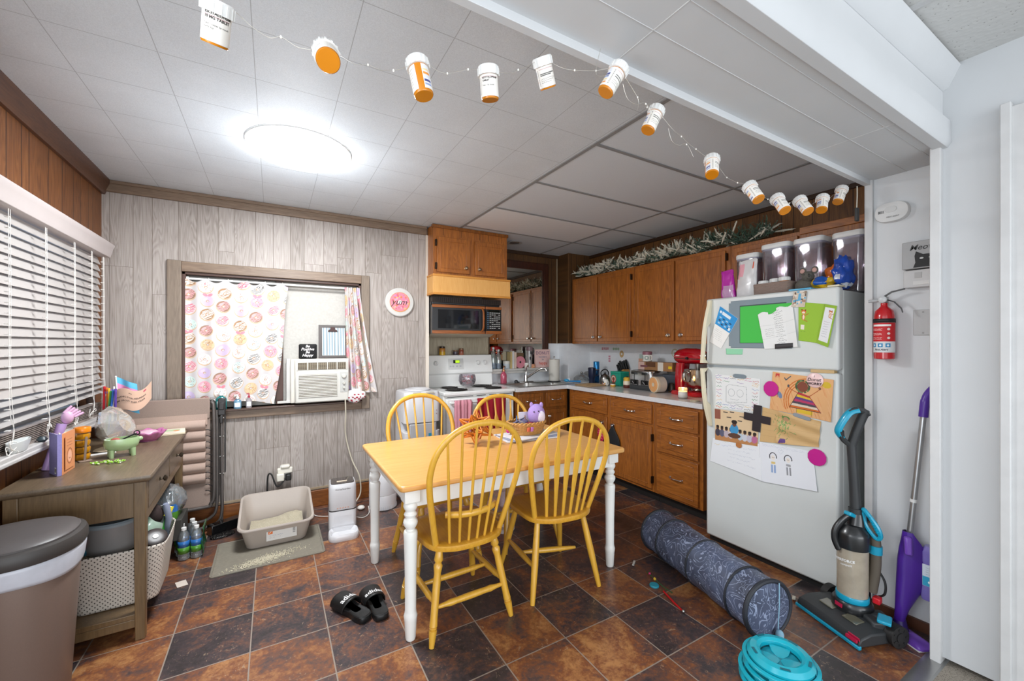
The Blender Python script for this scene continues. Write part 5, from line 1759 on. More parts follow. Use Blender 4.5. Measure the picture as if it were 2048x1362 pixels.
for rr_ in (0, 1): b.tube([(*EL(a, 1.06 + .03 * math.cos(a * 15 + rr_ * PI)), .078 + .006 * math.sin(a * 15 + rr_ * PI)) for a in [2 * PI * i / 150 for i in range(150)]], .006, 6, closed=True)
put('rim', b, WIC, t)
rn = random.Random(21)
bz = TH + .0235
X0, Y0 = 1.535, 2.435
# plush owl, card, pens, pouches in the basket
t = thing('plush_toy', 'round lilac plush toy with white belly in the wicker basket', 'toy', (X0 + .075, Y0 - .015, bz + .05), -.5)
PLIL = cloth('#b49ad4', '#8f75b3', 200, name='lilac_plush')
b = M(); b.ball((0, 0, .075), (.062, .052, .075), 24); b.ball((-.035, 0, .142), (.014, .01, .02), 10); b.ball((.035, 0, .142), (.014, .01, .02), 10); put('body', b, PLIL, t, smooth=80)
b = M(); b.ball((.028, -.035, .065), (.032, .02, .042), 18); put('belly', b, cloth('#e2dcea', '#c4bccc', 200), t, smooth=80)
b = M(); b.ball((-.02, -.047, .10), .005, 8); b.ball((.012, -.05, .105), .005, 8); put('eye', b, BLACK, t)
t = thing('card', 'white card with red picture standing up in the wicker basket', 'card', (X0 + .02, Y0 + .035, bz + .055), .1, rot=(-.2, .06, .1))
cv = Cv(.12, .085, 60, '#e6e3e6'); cv.on(cv.ell(.06, .02, .014), '#c0344a'); cv.on(cv.rect(.05, .062, .03, .06), '#b98a62'); cv.on(cv.rect(.02, .1, .0, .008), '#7a7fb0')
cv.build('front', t, None, T=Matrix.Translation((-.06, 0, 0)), solid=.002)
for lab, c, r, col, rz in (('grey-violet cloth pouch in the wicker basket', (-.03, .01, .06), (.07, .035, .028), '#77708c', .3), ('dark red pouch beside the lilac plush toy', (.01, -.035, .05), (.045, .03, .025), '#8a1a32', -.2),
                           ('brown striped pouch lying behind the dark red pouch', (.045, .03, .055), (.05, .025, .022), '#8d6e58', .5), ('magenta ribbon ball at the rim of the wicker basket', (-.135, .015, .03), (.018, .018, .03), '#d42a86', 0)):
    b = M(); b.ball((0, 0, r[2]), r, 20)
    for i_, p in enumerate(b.v):
        q = Vector(p); q += (q - Vector((0, 0, r[2]))) * .3 * noise.noise(q * 45 + Vector(c) * 20); b.v[i_] = tuple(q)
    o = solo('pouch', lab, 'pouch', b, cloth(col, None, 150), smooth=70); o.location = (X0 + c[0], Y0 + c[1], bz + c[2] - .02); o.rotation_euler.z = rz
for i_, (c, d, col, lab) in enumerate((((-.09, -.02, .07), (.5, -.3, .35), '#3a3f55', 'dark pen leaning in the wicker basket'), ((-.05, -.05, .07), (-.6, -.2, .3), '#b8b8c4', 'silver pen leaning in the wicker basket'), ((-.06, .03, .07), (.3, .5, .3), '#2f6ea8', 'blue pen leaning in the wicker basket'))):
    d = Vector(d).normalized() * .065
    b = M(); b.tube([Vector((0, 0, 0)) - d, d * .8, d], [.0045, .0045, .001], 8); o = solo('pen', lab, 'pen', b, flat(col, .3), group='pens in the wicker basket'); o.location = Vector((X0, Y0, bz)) + Vector(c) - Vector((0, 0, .02))
for i_, (x, y, col, lab) in enumerate(((-.02, -.106, '#c07ac4', 'purple clip on the near rim of the wicker basket'), (-.045, -.102, '#d96a4a', 'coral clip on the near rim of the wicker basket'))):
    b = M(); b.obox((0, 0, 0), (.022, .012, .03), (.2, 0, .2)); o = solo('clip', lab, 'clip', b, flat(col, .4), bevel=.004); o.location = (X0 + x, Y0 + y, bz + .03)

# ---------------------------------------------------------------- floor things
# slides
SL = flat('#111111', .45, name='black_rubber')


def slide(label, loc, rz, flip):
    t = thing('slide_sandal', label, 'sandal', loc, rz, 'pair of black slide sandals')
    o_ = [(-.034, -.13), (-.018, -.142), (.01, -.142), (.032, -.13), (.038, -.09), (.034, -.03), (.04, .04), (.052, .09), (.045, .125), (.022, .145), (-.012, .142), (-.04, .12), (-.052, .075), (-.048, .02), (-.038, -.04), (-.04, -.09)]
    o_ = spline([(x * flip, y, 0) for x, y in o_], 4, True)
    b = M(); b.loft([[(p.x * k, p.y * k, z) for p in o_] for k, z in ((.96, 0), (1.0, .006), (1.0, .024), (.985, .03))]); put('sole', b, SL, t, smooth=50)
    b = M(); b.loft([[(p.x * k, p.y * k, z) for p in o_] for k, z in ((.97, .029), (.94, .034), (.86, .031), (.5, .030), (.05, .030))]); put('footbed', b, flat('#1b1b1b', .6, bmp=.1, vs=300), t, smooth=50)
    b = M()

    def fn(u, v):
        a = PI * u
        y = -.005 + .105 * v
        w = .052 + .003 * v
        h = .058 - .012 * v
        return (-w * math.cos(a) + .0 * flip, y - .018 * math.sin(a) * (1 - v), .018 + h * math.sin(a) ** .8 * 1.0)
    b.grid(24, 10, fn); st = put('strap', b, SL, t, solid=.006, fix=False, smooth=60)
    b = M(); text(b, 'adidas', .042, lambda x, y: tuple(Vector(fn(.5 + x / .18, .32 - y / .105 * -1)) + Vector((-math.cos(PI * (.5 + x / .18)) * .0045, -.001, math.sin(PI * (.5 + x / .18)) * .0045))), bold=.02)
    put('lettering', b, flat('#dedede', .5), st, fix=False)


slide('left black slide sandal of the pair on the floor tiles', (.352, 2.275, 0), math.radians(24), 1)
slide('right black slide sandal of the pair, nearer the table leg', (.468, 2.255, 0), math.radians(4), -1)

# fabric cat tunnel
t = thing('cat_tunnel', 'slate blue patterned fabric cat tunnel lying before the fridge', 'cat tunnel', (2.035, 1.07, .135), 0, rot=(0, 0, math.atan2(.82, .222) - PI / 2))
# swirl pattern
TUN, nt, bs = new_mat('tunnel_fabric')
co = objco(nt)
nz = N(nt, 'TexNoise', i_Scale=9.0, i_Detail=1.5, i_Distortion=2.2)
L(nt, co, nz.inputs['Vector'])
ln = Ma(nt, 'ABSOLUTE', Ma(nt, 'SUBTRACT', Ma(nt, 'FRACT', Ma(nt, 'MULTIPLY', nz.outputs[0], 7.0)), .5))
fa = Ma(nt, 'LESS_THAN', ln, .075)
n2 = N(nt, 'TexNoise', i_Scale=5.0, i_Detail=4.0)
L(nt, co, n2.inputs['Vector'])
L(nt, Mix(nt, fa, ramp(nt, n2.outputs[0], [(.3, '#363b4b'), (.7, '#5a6580')]), lin('#8f9ab4')), bs.inputs['Base Color'])
bs.inputs['Roughness'].default_value = .5
r, Ln = .132, .86
b = M(); rings = []
for i_ in range(45):
    y = Ln * i_ / 44
    rings.append([((r - .004 * abs(math.sin(PI * i_ / 44 * 4)) + .003 * math.sin(a * 5 + i_)) * math.cos(a), y, (r - .004 * abs(math.sin(PI * i_ / 44 * 4))) * math.sin(a)) for a in [2 * PI * j / 40 for j in range(40)]])
b.loft(rings, caps=False); put('fabric', b, TUN, t, solid=.003, smooth=70)
PIPE = flat('#22252d', .6, name='binding')
for y, w in ((.004, .011), (.13, .006), (.42, .006), (.70, .007), (Ln - .004, .009)):
    b = M(); b.tube([((r + .001) * math.cos(a), y, (r + .001) * math.sin(a)) for a in [2 * PI * j / 48 for j in range(48)]], w, 8, closed=True, flatten=(1, .5) if False else None); put('hoop', b, PIPE, t)
b = M(); b.T = RX
b.lathe([(r - .006, .0), (r * .7, .004), (.002, .006)], n=40); put('end_panel', b, TUN, t)
b = M(); b.tube([(.05, -.013, .125), (.045, -.018, .03), (.035, -.02, -.085)], .0025, 6); b.ball((.034, -.03, -.105), (.018, .018, .022), 14); put('pompom_string', b, cloth('#9cc3d6', '#7aa6bf', 150), t)

# turquoise tower toy, only its top in view
t = thing('cat_ball_tower', 'turquoise plastic cat ball track tower at the bottom edge', 'cat toy', (1.80, .90, 0))
TQ = flat('#17a9bd', .22, coat=.4, var=.03, name='turquoise_toy_plastic')
for z, R0 in ((.0, .15), (.055, .135)):
    b = M()
    b.lathe([(R0 * .9, z), (R0, z + .006), (R0, z + .014), (R0 - .012, z + .018), (R0 - .018, z + .010), (R0 * .62, z + .010), (R0 * .60, z + .03), (R0 * .52, z + .035)], n=48, caps=False)
    b.lathe([(R0 + .002, z + .040), (R0 + .002, z + .048), (R0 - .012, z + .052), (R0 - .014, z + .044)], n=48, caps=False)
    for k in range(6):
        a = k * PI / 3 + .3
        b.obox(((R0 - .006) * math.cos(a), (R0 - .006) * math.sin(a), z + .03), (.012, .03, .03), (0, 0, a))
    put('track', b, TQ, t, bevel=.001)
b = M()
z = .105
b.lathe([(.118, z), (.12, z + .01), (.108, z + .026), (.085, z + .030), (.072, z + .022), (.072, z + .004)], n=48, caps=False)
for k in range(3):
    a = k * 2 * PI / 3 + .5
    b.loft([[(q * math.cos(a + da), q * math.sin(a + da), z + zz) for da in (-w, w)] + [(q * math.cos(a + da), q * math.sin(a + da), z + zz - .008) for da in (w, -w)] for q, w, zz in ((.076, .55, .010), (.04, .8, .004), (.01, 1.0, .0))])
put('top_ring', b, TQ, t, bevel=.001)
b = M(); b.lathe([(.06, .08), (.07, .105)], n=30); b.lathe([(.055, .0), (.055, .09)], n=30); put('core', b, flat('#0f8a9c', .3), t)
b = M()
for k in range(5):
    a = k * 2 * PI / 5
    b.obox((.100 * math.cos(a), .100 * math.sin(a), z + .0285), (.010, .034, .002), (0, 0, a))
put('slot', b, flat('#0b6674', .4), t)

# cat wands and bits near the tunnel
rn = random.Random(5)
b = M(); b.tube([(1.90, 1.565, .005), (1.865, 1.47, .006), (1.845, 1.40, .006)], .005, 8); b.ball((1.842, 1.392, .009), .009, 10, m=1)
solo('cat_wand', 'short red cat wand with metal bell lying by the tunnel', 'cat toy', b, [flat('#c4161c', .35), STEEL])
b = M(); b.lathe([(.026, 0), (.027, .006), (.024, .010)], n=20)
o = solo('toy_disc', 'small turquoise disc toy beside the tunnel', 'cat toy', b, flat('#2a93a8', .4)); o.location = (1.90, 1.63, .001)
b = M(); b.tube(spline([(1.97, 1.75, .006), (1.95, 1.68, .012), (1.935, 1.60, .005), (1.93, 1.53, .005)], 5), .0025, 6); b.ball((1.965, 1.72, .01), .008, 8, m=1); b.ball((1.945, 1.665, .012), .009, 8, m=2)
solo('feather_toy', 'thin green string toy with red and yellow beads by the tunnel', 'cat toy', b, [flat('#2f5d35', .6), flat('#c4246a', .5), flat('#c9a02c', .5)])
b = M(); b.obox((1.98, 1.86, .006), (.06, .012, .004), (0, 0, .6)); solo('paper_scrap', 'pale paper strip at the far end of the tunnel', 'paper scrap', b, flat('#c7c4bd', .7))
b = M(); b.obox((2.46, 1.16, .01), (.04, .016, .008), (.1, .1, .4)); solo('paper_scrap', 'white scrap between the tunnel and the fridge', 'paper scrap', b, flat('#d8d3c4', .7), bevel=.002)
b = M(); b.obox((-.46, 3.03, .002), (.05, .07, .002), (0, .03, .3)); solo('paper_scrap', 'white paper scrap beside the polka dot basket', 'paper scrap', b, flat('#cfc3b8', .7))

# small cat post under the table
t = thing('cat_post', 'low pinkish white cat post with round base under a far chair', 'cat post', (1.50, 2.715, 0))
FUR = cloth('#d8cfd2', '#a79fa2', 120, name='plush_pile')
b = M(); b.lathe([(.088, 0), (.092, .006), (.092, .02), (.086, .026)], n=40); put('base', b, FUR, t)
b = M(); b.cyl((0, 0, .02), (0, 0, .30), .032, n=20); put('post', b, cloth('#d8c3c6', '#b8a2a8', 90), t)
b = M(); b.lathe([(.05, .30), (.062, .308), (.062, .33), (.05, .335)], n=36); put('perch', b, cloth('#dcc9cc', '#b8a2a8', 120), t)
# ---------------------------------------------------------------- venetian blind on the left window
t = thing('venetian_blind', 'off-white wooden venetian blind over the left window', 'blind', (XL, 2.62, 1.0))
VAL = flat('#b5acaa', .45, var=.03, name='blind_white')
by0, by1 = 1.45 - 2.62, 3.72 - 2.62
b = M(); b.loft([[(.012, y, .975), (.085, y, .975), (.092, y, 1.0), (.10, y, 1.035), (.108, y, 1.05), (.108, y, 1.062), (.10, y, 1.068), (.012, y, 1.068)] for y in (by0, 3.745 - 2.62)]); put('valance', b, VAL, t, bevel=.003)
b = M()
NS = 21
rn = random.Random(2)
for k in range(NS):
    z = .945 - k * .0445
    tilt = math.radians(71)
    if k > NS - 4: tilt = math.radians(30)
    dz = 0
    c = .034
    drop = -.02 * max(0, k - (NS - 4))
    for y0, y1 in ((by0, -.25), (-.247, by1)):
        T0 = b.T
        sl = drop * .9 if k > NS - 4 else 0
        b.add([(c - .026 * math.cos(tilt), y0, z + .026 * math.sin(tilt)), (c + .026 * math.cos(tilt), y0, z - .026 * math.sin(tilt)), (c + .026 * math.cos(tilt), y1, z - .026 * math.sin(tilt) - sl * (y1 - y0) * .5), (c - .026 * math.cos(tilt), y1, z + .026 * math.sin(tilt) - sl * (y1 - y0) * .5)], [(0, 1, 2, 3)])
put('slats', b, flat('#a8a3a0', .4, var=.02, name='blind_slat'), t, solid=.0028, smooth=0, fix=False)
b = M()
for k in range(9): b.box(.010, .060, by0, by1 - .04 + .01 * math.sin(k * 2), -.055 + .0085 * k, -.052 + .0085 * k)
b.box(.008, .062, by0, by1 - .05, -.066, -.056)
put('stacked_slats', b, flat('#8b7f78', .5, var=.1, name='stacked_slats'), t)
for y in (-1.0, -.55, -.10, .22, .55, .80, 1.0):
    b = M()
    for dx in (.0,):
        b.tube(spline([(.082, y, .96), (.084, y, .6), (.083, y + .004, .25), (.085, y + .008, .1), (.088, y + .03, .03), (.084, y + .012, -.03)], 5), .0013, 6)
        b.tube(spline([(.082, y + .014, .96), (.084, y + .014, .6), (.083, y + .016, .25), (.086, y + .03, .06), (.084, y + .02, -.03)], 5), .0012, 6)
    for k in range(NS): b.box(.07, .084, y - .002, y + .016, .925 - k * .0445, .928 - k * .0445)
    if y > -.2 and y < .9:
        pts = [(.086 + rn.uniform(-.008, .012), y + rn.uniform(-.035, .04), -.02 + rn.uniform(-.045, .03)) for _ in range(12)]
        b.tube(spline(pts, 5), .0015, 6)
    put('ladder_cord', b, flat('#e4e0da', .7), t)

# ---------------------------------------------------------------- desk
DX, DY = -.52, 2.555
t = thing('console_desk', 'grey-brown wooden console table with two drawers under the blind', 'desk', (DX, DY, 0), math.radians(1.6))
# local: x from -.475 (wall) to 0, y from 0 to 1.22
b = M(); b.loft([[(x, y, z) for x, y in ((-.475 - e, -.025 - e), (.02 + e, -.025 - e), (.02 + e, 1.165 + e), (-.475 - e, 1.165 + e))] for e, z in ((-.012, .748), (0, .757), (.004, .768), (0, .78))]); put('desktop', b, DESKW, t, bevel=.002)
b = M(); b.box(-.455, -.03, .012, .03, .58, .748); b.box(-.455, -.03, 1.12, 1.138, .58, .748); b.box(-.455, -.437, .02, 1.16, .58, .748)
b.box(-.02, -.005, .03, 1.16, .735, .748); b.box(-.02, -.005, .58, .60, .60, .748)
b.box(-.02, -.002, .04, 1.15, .555, .60); put('apron', b, DESKV, t, bevel=.002)
for y0, y1 in ((.045, .578), (.602, 1.11)):
    b = M(); b.box(-.018, .002, y0, y1, .605, .733); d_ = put('drawer', b, DESKW, t, bevel=.003)
    b = M(); b.T = Matrix.Translation((.002, (y0 + y1) / 2, .672)) @ Matrix.Rotation(PI / 2, 4, 'Y')
    b.lathe([(.013, 0), (.007, .004), (.006, .013), (.015, .019), (.016, .026), (.010, .032), (.001, .034)], n=20); put('knob', b, flat('#5f5549', .3, .9, name='antique_knob'), d_)
for x in (-.455, -.045):
    for y in (.0, 1.10):
        b = M(); b.loft([[(x + e, y + e, z), (x + .045 - e, y + e, z), (x + .045 - e, y + .045 - e, z), (x + e, y + .045 - e, z)] for z, e in ((0, .004), (.6, 0), (.748, 0))]); put('leg', b, DESKV, t, bevel=.003)
b = M(); b.box(-.44, -.02, .01, 1.14, .10, .125); b.box(-.43, -.02, .012, .03, .06, .10); put('shelf', b, DESKV, t, bevel=.003)
ZD = .78
# things on the desk
t = thing('book', 'lilac hardcover book standing half open on the desk corner', 'book', (-.885, 2.785, ZD), .0)
b = M()
P_ = [(-.922, 2.80), (-.868, 2.715), (-.855, 2.725), (-.855, 2.87)]
for (p, q), m_ in (((P_[0], P_[1]), 0), ((P_[1], P_[2]), 1), ((P_[2], P_[3]), 2)):
    d = Vector((q[0] - p[0], q[1] - p[1])); n_ = Vector((-d.y, d.x)).normalized() * .0035
    b.loft([[(p[0], p[1], z), (q[0], q[1], z), (q[0] + n_.x, q[1] + n_.y, z), (p[0] + n_.x, p[1] + n_.y, z)] for z in (ZD, ZD + .195)], m=m_)
put('cover', b, [cloth('#9a93c4', '#857db4', 120, name='lilac_cover'), cloth('#8f88bd', '#7b74aa', 120), flat('#d08a5c', .5)], t, world=True, bevel=.001)
b = M()
for a in (.15, .35, .6, .8):
    q = Vector((P_[0][0], P_[0][1])).lerp(Vector((P_[3][0], P_[3][1])), a)
    b.loft([[(P_[1][0] + .004, P_[1][1] + .016, z), (q.x, q.y, z), (q.x + .004, q.y + .002, z), (P_[1][0] + .008, P_[1][1] + .018, z)] for z in (ZD + .006, ZD + .187)])
put('pages', b, flat('#e0d6c2', .7), t, world=True)
cv = Cv(.10, .16, 60, '#d08a5c'); cv.path([(.05 + .03 * math.cos(a), .06 + .036 * math.sin(a)) for a in np.linspace(0, 6.4, 30)], .004, '#7a3a2c'); cv.on(cv.ell(.05, .06, .022, .027), '#e2a98c'); cv.path([(.04, .055), (.045, .048), (.058, .05)], .003, '#7a3a2c')
for k in range(3): cv.scribble(.02, .08, .14 - .014 * k, .002, .002, '#8a4a34', random.Random(k), .004)
cv.build('cover_print', t, lambda U, V: (-.8505 + U * 0, 2.745 + U, ZD + .018 + V), world=True)
b = M()
o_ = Vector((-.885, 2.733)); dv = Vector((-.0905, .097)).normalized(); nv = Vector((-dv.y, dv.x)) * -1
nv = Vector((-.73, -.68))
P3 = lambda a, z: (P_[1][0] + (P_[0][0] - P_[1][0]) * a + nv.x * .001, P_[1][1] + (P_[0][1] - P_[1][1]) * a + nv.y * .001, ZD + z)
b.add([P3(.08, .01), P3(.28, .01), P3(.28, .04), P3(.08, .04)], [(0, 1, 2, 3)], 0)
for k in range(8): b.add([tuple(Vector(P3(.10 + .02 * k, z)) + Vector((nv.x, nv.y, 0)) * .0006) for z in (.017, .035)] + [tuple(Vector(P3(.108 + .02 * k, z)) + Vector((nv.x, nv.y, 0)) * .0006) for z in (.035, .017)], [(0, 1, 2, 3)], 1)
put('barcode', b, [flat('#e6e6ea', .6), flat('#222222', .6)], t, world=True, fix=False)
t = thing('hand_scratcher', 'lilac plastic hand on a stick standing behind the lilac book', 'hand figure', (-.95, 2.90, ZD))
LIL = flat('#b08fc4', .4, name='lilac_plastic'); LIL2 = flat('#cfa3c0', .4)
a0, a1 = Vector((-.01, -.02, .0)), Vector((.03, .03, .215))
b = M(); b.tube([a0, a0.lerp(a1, .5), a1], [.016, .017, .020], 12); put('handle', b, LIL, t)
b = M(); b.ball(tuple(a1 + Vector((.015, .015, .028))), (.024, .020, .034), 16)
for k in range(5):
    p = a1 + Vector((.006 + .008 * k, .008 + .004 * k, .052 - .006 * k)); q = p + Vector((.022 + .002 * k, .016, .034 - .004 * k))
    b.tube([p, p.lerp(q, .6), q], [.0078, .0072, .005], 8)
put('hand', b, LIL2, t, smooth=80)
b = M(); b.lathe([(.055, 0), (.075, .03), (.08, .045), (.078, .047), (.06, .012), (.001, .010)], n=32); o = solo('shallow_dish', 'white oval dish on the window sill', 'dish', b, flat('#c9cccb', .3, coat=.3)); o.location = (-.948, 2.60, .936); o.scale = (.28, 1.1, 1)
b = M(); b.lathe([(.012, 0), (.02, .01), (.012, .022)], n=16); o = solo('small_pot', 'small dark pot on the window sill behind the dish', 'pot', b, flat('#39454a', .4)); o.location = (-.945, 2.80, .936)
# amber stacked jar with a clothespin
t = thing('amber_jar', 'stacked amber plastic jars with a clothes peg in front', 'jar', (-.878, 3.04, ZD))
b = M()
for k in range(4): b.lathe([(.029, .003 + .036 * k), (.032, .008 + .036 * k), (.032, .028 + .036 * k), (.029, .034 + .036 * k)], n=8)
put('stacked_jar', b, flat('#e39a14', .15, trans=.4, coat=.4, name='amber_clear'), t)
b = M(); b.lathe([(.033, .147), (.034, .15), (.034, .17), (.030, .175)], n=20); put('lid', b, flat('#e07f10', .3), t)
b = M(); b.obox((.024, -.04, .065), (.010, .010, .125), (-.03, .05, .2)); b.obox((.024, -.048, .003), (.05, .035, .006), (0, 0, .5)); put('clothes_peg', b, flat('#8a7566', .5, .2), t, bevel=.002)
# crystal
t = thing('crystal_paperweight', 'big faceted crystal lying on the desk', 'crystal', (-.80, 3.27, ZD + .012), .9)
b = M(); b.T = Matrix.Translation((0, 0, .115)) @ Euler((1.15, .0, .35)).to_matrix().to_4x4()
n = 10
tb = [(.06 * math.cos(2 * PI * i / n), .06 * math.sin(2 * PI * i / n), .06) for i in range(n)]
gd = [(.128 * math.cos(2 * PI * (i + .5) / n), .128 * math.sin(2 * PI * (i + .5) / n), .018) for i in range(n)]
g2 = [(.128 * math.cos(2 * PI * (i + .5) / n), .128 * math.sin(2 * PI * (i + .5) / n), .004) for i in range(n)]
md_ = [(.075 * math.cos(2 * PI * i / n), .075 * math.sin(2 * PI * i / n), -.055) for i in range(n)]
vs = tb + gd + g2 + md_ + [(0, 0, -.115)]
fs = [tuple(range(n))]
for i in range(n):
    j = (i + 1) % n
    fs += [(i, n + i, j), (n + i, n + j, j), (n + i, 2 * n + i, 2 * n + j, n + j), (2 * n + i, 3 * n + j, 2 * n + j), (2 * n + i, 3 * n + i, 3 * n + j) if False else (2 * n + i, 3 * n + i, 3 * n + j), (3 * n + i, 4 * n, 3 * n + j)]
b.add(vs, fs)
CRY = glassy('#f4f1e8', .5, .02, 'crystal_glass', .22)
put('crystal', b, CRY, t, smooth=0)
b = M(); b.lathe([(.10, -.010), (.11, -.006), (.10, 0), (.03, .001)], n=12, sy=.7); put('stand', b, flat('#c9b79c', .4), t)
# green footed bowl
t = thing('footed_bowl', 'sage green ceramic bowl on four stub legs on the desk', 'bowl', (-.72, 3.035, ZD), .35)
SG = flat('#9cb586', .3, coat=.4, var=.04, name='sage_glaze')
b = M(); b.lathe([(.02, .032), (.05, .036), (.068, .052), (.074, .075), (.070, .10), (.066, .10), (.068, .078), (.06, .055), (.02, .045), (.001, .044)], n=36, sy=.72)
put('bowl', b, SG, t)
for x in (-.042, .042):
    for y in (-.026, .026):
        b = M(); b.tube([(x * 1.05, y * 1.05, 0), (x, y, .045)], [.010, .013], 12); put('foot', b, SG, t)
b = M(); b.ball((.075, 0, .085), (.014, .012, .012), 12); put('snout', b, SG, t)
b = M(); b.tube([(-.02, .02, .07), (.05, .02, .105), (.07, .03, .112)], .004, 8); b.tube([(.07 + .012 * math.cos(a), .03, .115 + .012 * math.sin(a)) for a in [2 * PI * i / 14 for i in range(14)]], .0028, 6, closed=True); o = solo('scissors', 'black handled scissors resting in the green bowl', 'scissors', b, BLACK); o.location = (-.70, 3.05, ZD + .07)
b = M(); b.ball((0, 0, .016), (.022, .018, .016), 14); o = solo('eraser', 'dull red eraser in the green bowl', 'eraser', b, flat('#9c4a40', .6)); o.location = (-.745, 3.03, ZD + .072)
b = M()
rn = random.Random(8)
for k in range(90):
    a = k / 90
    x = -.80 + .13 * a; y = 2.89 - .02 * a + .012 * math.sin(a * 20)
    b.ball((x + rn.uniform(-.006, .006), y + rn.uniform(-.012, .012), ZD + rn.uniform(.003, .012)), rn.uniform(.003, .0045), 6, m=0 if k % 5 else 1)
o = solo('bead_string', 'tangle of lime green and clear beads on the desk', 'beads', b, [flat('#8fc63a', .3), flat('#d9dcc8', .2)])
# pink shell bowl, notebook, paper
t = thing('petal_bowl', 'pink pleated glass bowl near the far end of the desk', 'bowl', (-.69, 3.44, ZD))
b = M()


def pet(u, v):
    a = 2 * PI * u; r = .045 + .045 * v; w = 1 + .06 * math.cos(a * 14) * v
    return (r * w * math.cos(a), r * w * math.sin(a), .004 + .055 * v ** 1.3 + .006 * math.cos(a * 7) * v)
b.grid(84, 6, pet); b.prism([(.046 * math.cos(2 * PI * i / 28), .046 * math.sin(2 * PI * i / 28)) for i in range(28)], 0, .006); put('bowl', b, flat('#c070a0', .2, coat=.5, var=.15, vs=40), t, solid=.003)
b = M(); b.ball((0, 0, .045), (.055, .05, .022), 16); put('wrapped_sweets', b, flat('#dcb0c0', .3, var=.2, vs=60), t)
t = thing('notebook', 'cream notebook with printed cover at the far desk corner', 'notebook', (-.61, 3.66, ZD), .15)
b = M(); b.box(-.075, .075, -.11, .10, 0, .012); put('pages', b, flat('#d8cbb0', .6), t, bevel=.002)
cv = Cv(.148, .208, 60, '#e2dccb'); cv.on(cv.rect(.02, .12, .08, .16), '#b5c4a0'); cv.on(cv.ell(.10, .09, .018), '#d98a50'); cv.on(cv.rect(.03, .1, .03, .045), '#c9a58f')
cv.build('cover', t, lambda U, V: (U - .074, V - .109, U * 0 + .0126))
b = M(); b.obox((0, 0, .002), (.20, .035, .003), (0, 0, .25)); o = solo('envelope', 'white envelope lying between the amber jar and the green bowl', 'envelope', b, flat('#dcdad8', .6)); o.location = (-.87, 3.135, ZD + .0005)
# pot with flags at the back corner
t = thing('pencil_cup', 'purple pencil cup holding flags in the desk corner', 'cup', (-.885, 3.62, ZD))
b = M(); b.lathe([(.04, 0), (.045, .005), (.048, .12), (.045, .12), (.042, .01), (.001, .008)], n=26); put('cup', b, flat('#6b5a9c', .4), t)


def flag(label, name, p, q, cvs, fn, tmat):
    tt = thing(name, label, 'flag', p, 0)
    d = Vector(q) - Vector(p)
    b = M(); b.tube([(0, 0, 0), tuple(d)], .004, 8); b.ball(tuple(d), .006, 8); put('stick', b, tmat, tt)
    cvs.build('cloth', tt, lambda U, V: tuple(np.array(d[a]) * (1 - (cvs.H - V) / d.length) + fn(U, V)[a] for a in range(3)), PAINT_CLOTH)
    return tt


cv = Cv(.12, .20, 60, '#5fb3d8'); cv.on(cv.rect(0, .2, .04, .16), '#d78fb8'); cv.on(cv.rect(0, .2, .08, .12), '#e8e6ea')
flag('small blue, pink and white striped flag in the pencil cup', 'small_flag', (-.87, 3.64, ZD + .012), (-.90, 3.67, ZD + .40), cv, lambda U, V: (U * .9, -.12 * U + .01 * np.sin(U * 60), -U * .45), WHITE)
cv = Cv(.20, .15, 120, '#d9b49c')
rn = random.Random(1)
cv.on(cv.ell(.165, .13, .008), '#c4596c')
flg = thing('pennant', 'wavy pink pennant lettered with thanks in the pencil cup', 'pennant', (-.86, 3.60, ZD + .012))
b = M(); b.tube([(0, 0, 0), (-.03, .0, .30)], .005, 8); put('stick', b, wood('#d9b58a', '#b98f5c', 'Z', 3), flg)
pf = lambda x, z: (-.03 + x * .95, -.02 * math.sin(x * 22) - .25 * x, .15 + z + .35 * x * (x > .1) * (x - .1) * 10 + .02 * math.sin(x * 30))
pfv = lambda U, V: (-.03 + U * .95, -.02 * np.sin(U * 22) - .25 * U, .15 + V * (1 - U * 1.2) + U * .15 + .35 * U * np.clip(U - .1, 0, 1) * 10 + .02 * np.sin(U * 30))
cv.build('cloth', flg, pfv, PAINT_CLOTH, solid=.002)
b = M()
for s, sz, y in (('Brianna'[:0] or '~', .03, .125), ('THANKS FOR HELPING', .0155, .092), ('ME GROW THIS YEAR', .0155, .066)):
    text(b, s, sz, lambda x, yy, y=y: tuple(Vector([float(q) for q in pfv(np.float64(x + .092), np.float64(y + yy))]) + Vector((.0, -.004, 0))), bold=.015)
put('lettering', b, flat('#3a2a28', .6), flg, fix=False)
t = thing('rainbow_ribbon', 'rainbow ribbon streamer hanging from a pencil beside the flags', 'ribbon', (-.895, 3.59, ZD + .012))
for k, c in enumerate(('#c4202c', '#e0662a', '#e2b52c', '#3d8f4a', '#2f5fa8', '#5d3f96')):
    b = M()

    def rb(u, v, k=k):
        return (-.045 + .013 * k + .012 * u + .02 * (1 - v) * math.sin(k * 1.3), -.01 * k - .03 * (1 - v), .05 + .26 * v + .008 * math.sin(v * 9 + k) + (.02 if k < 3 else 0))
    b.grid(2, 12, rb); put('strip', b, cloth(c, None, 200), t, solid=.0015, fix=False)
b = M(); b.tube([(.02, .02, 0), (.005, .0, .33)], .005, 8); put('stick', b, WHITE, t)
for x, y, c, lab in ((-.90, 3.60, '#d9d9dc', 'white pencil with gold cap in the pencil cup'), (-.882, 3.605, '#5a4a7c', 'purple pencil with gold cap in the pencil cup')):
    tt = thing('pencil', lab, 'pencil', (x, y, ZD + .012))
    b = M(); b.cyl((0, 0, 0), (0, 0, .27), .006, n=8); put('shaft', b, flat(c, .4), tt)
    b = M(); b.cyl((0, 0, .27), (0, 0, .29), .0068, n=10); put('ferrule', b, flat('#c9a23a', .3, .7), tt)
    b = M(); b.ball((0, 0, .295), .008, 10); put('eraser', b, flat('#3a332c', .5), tt)
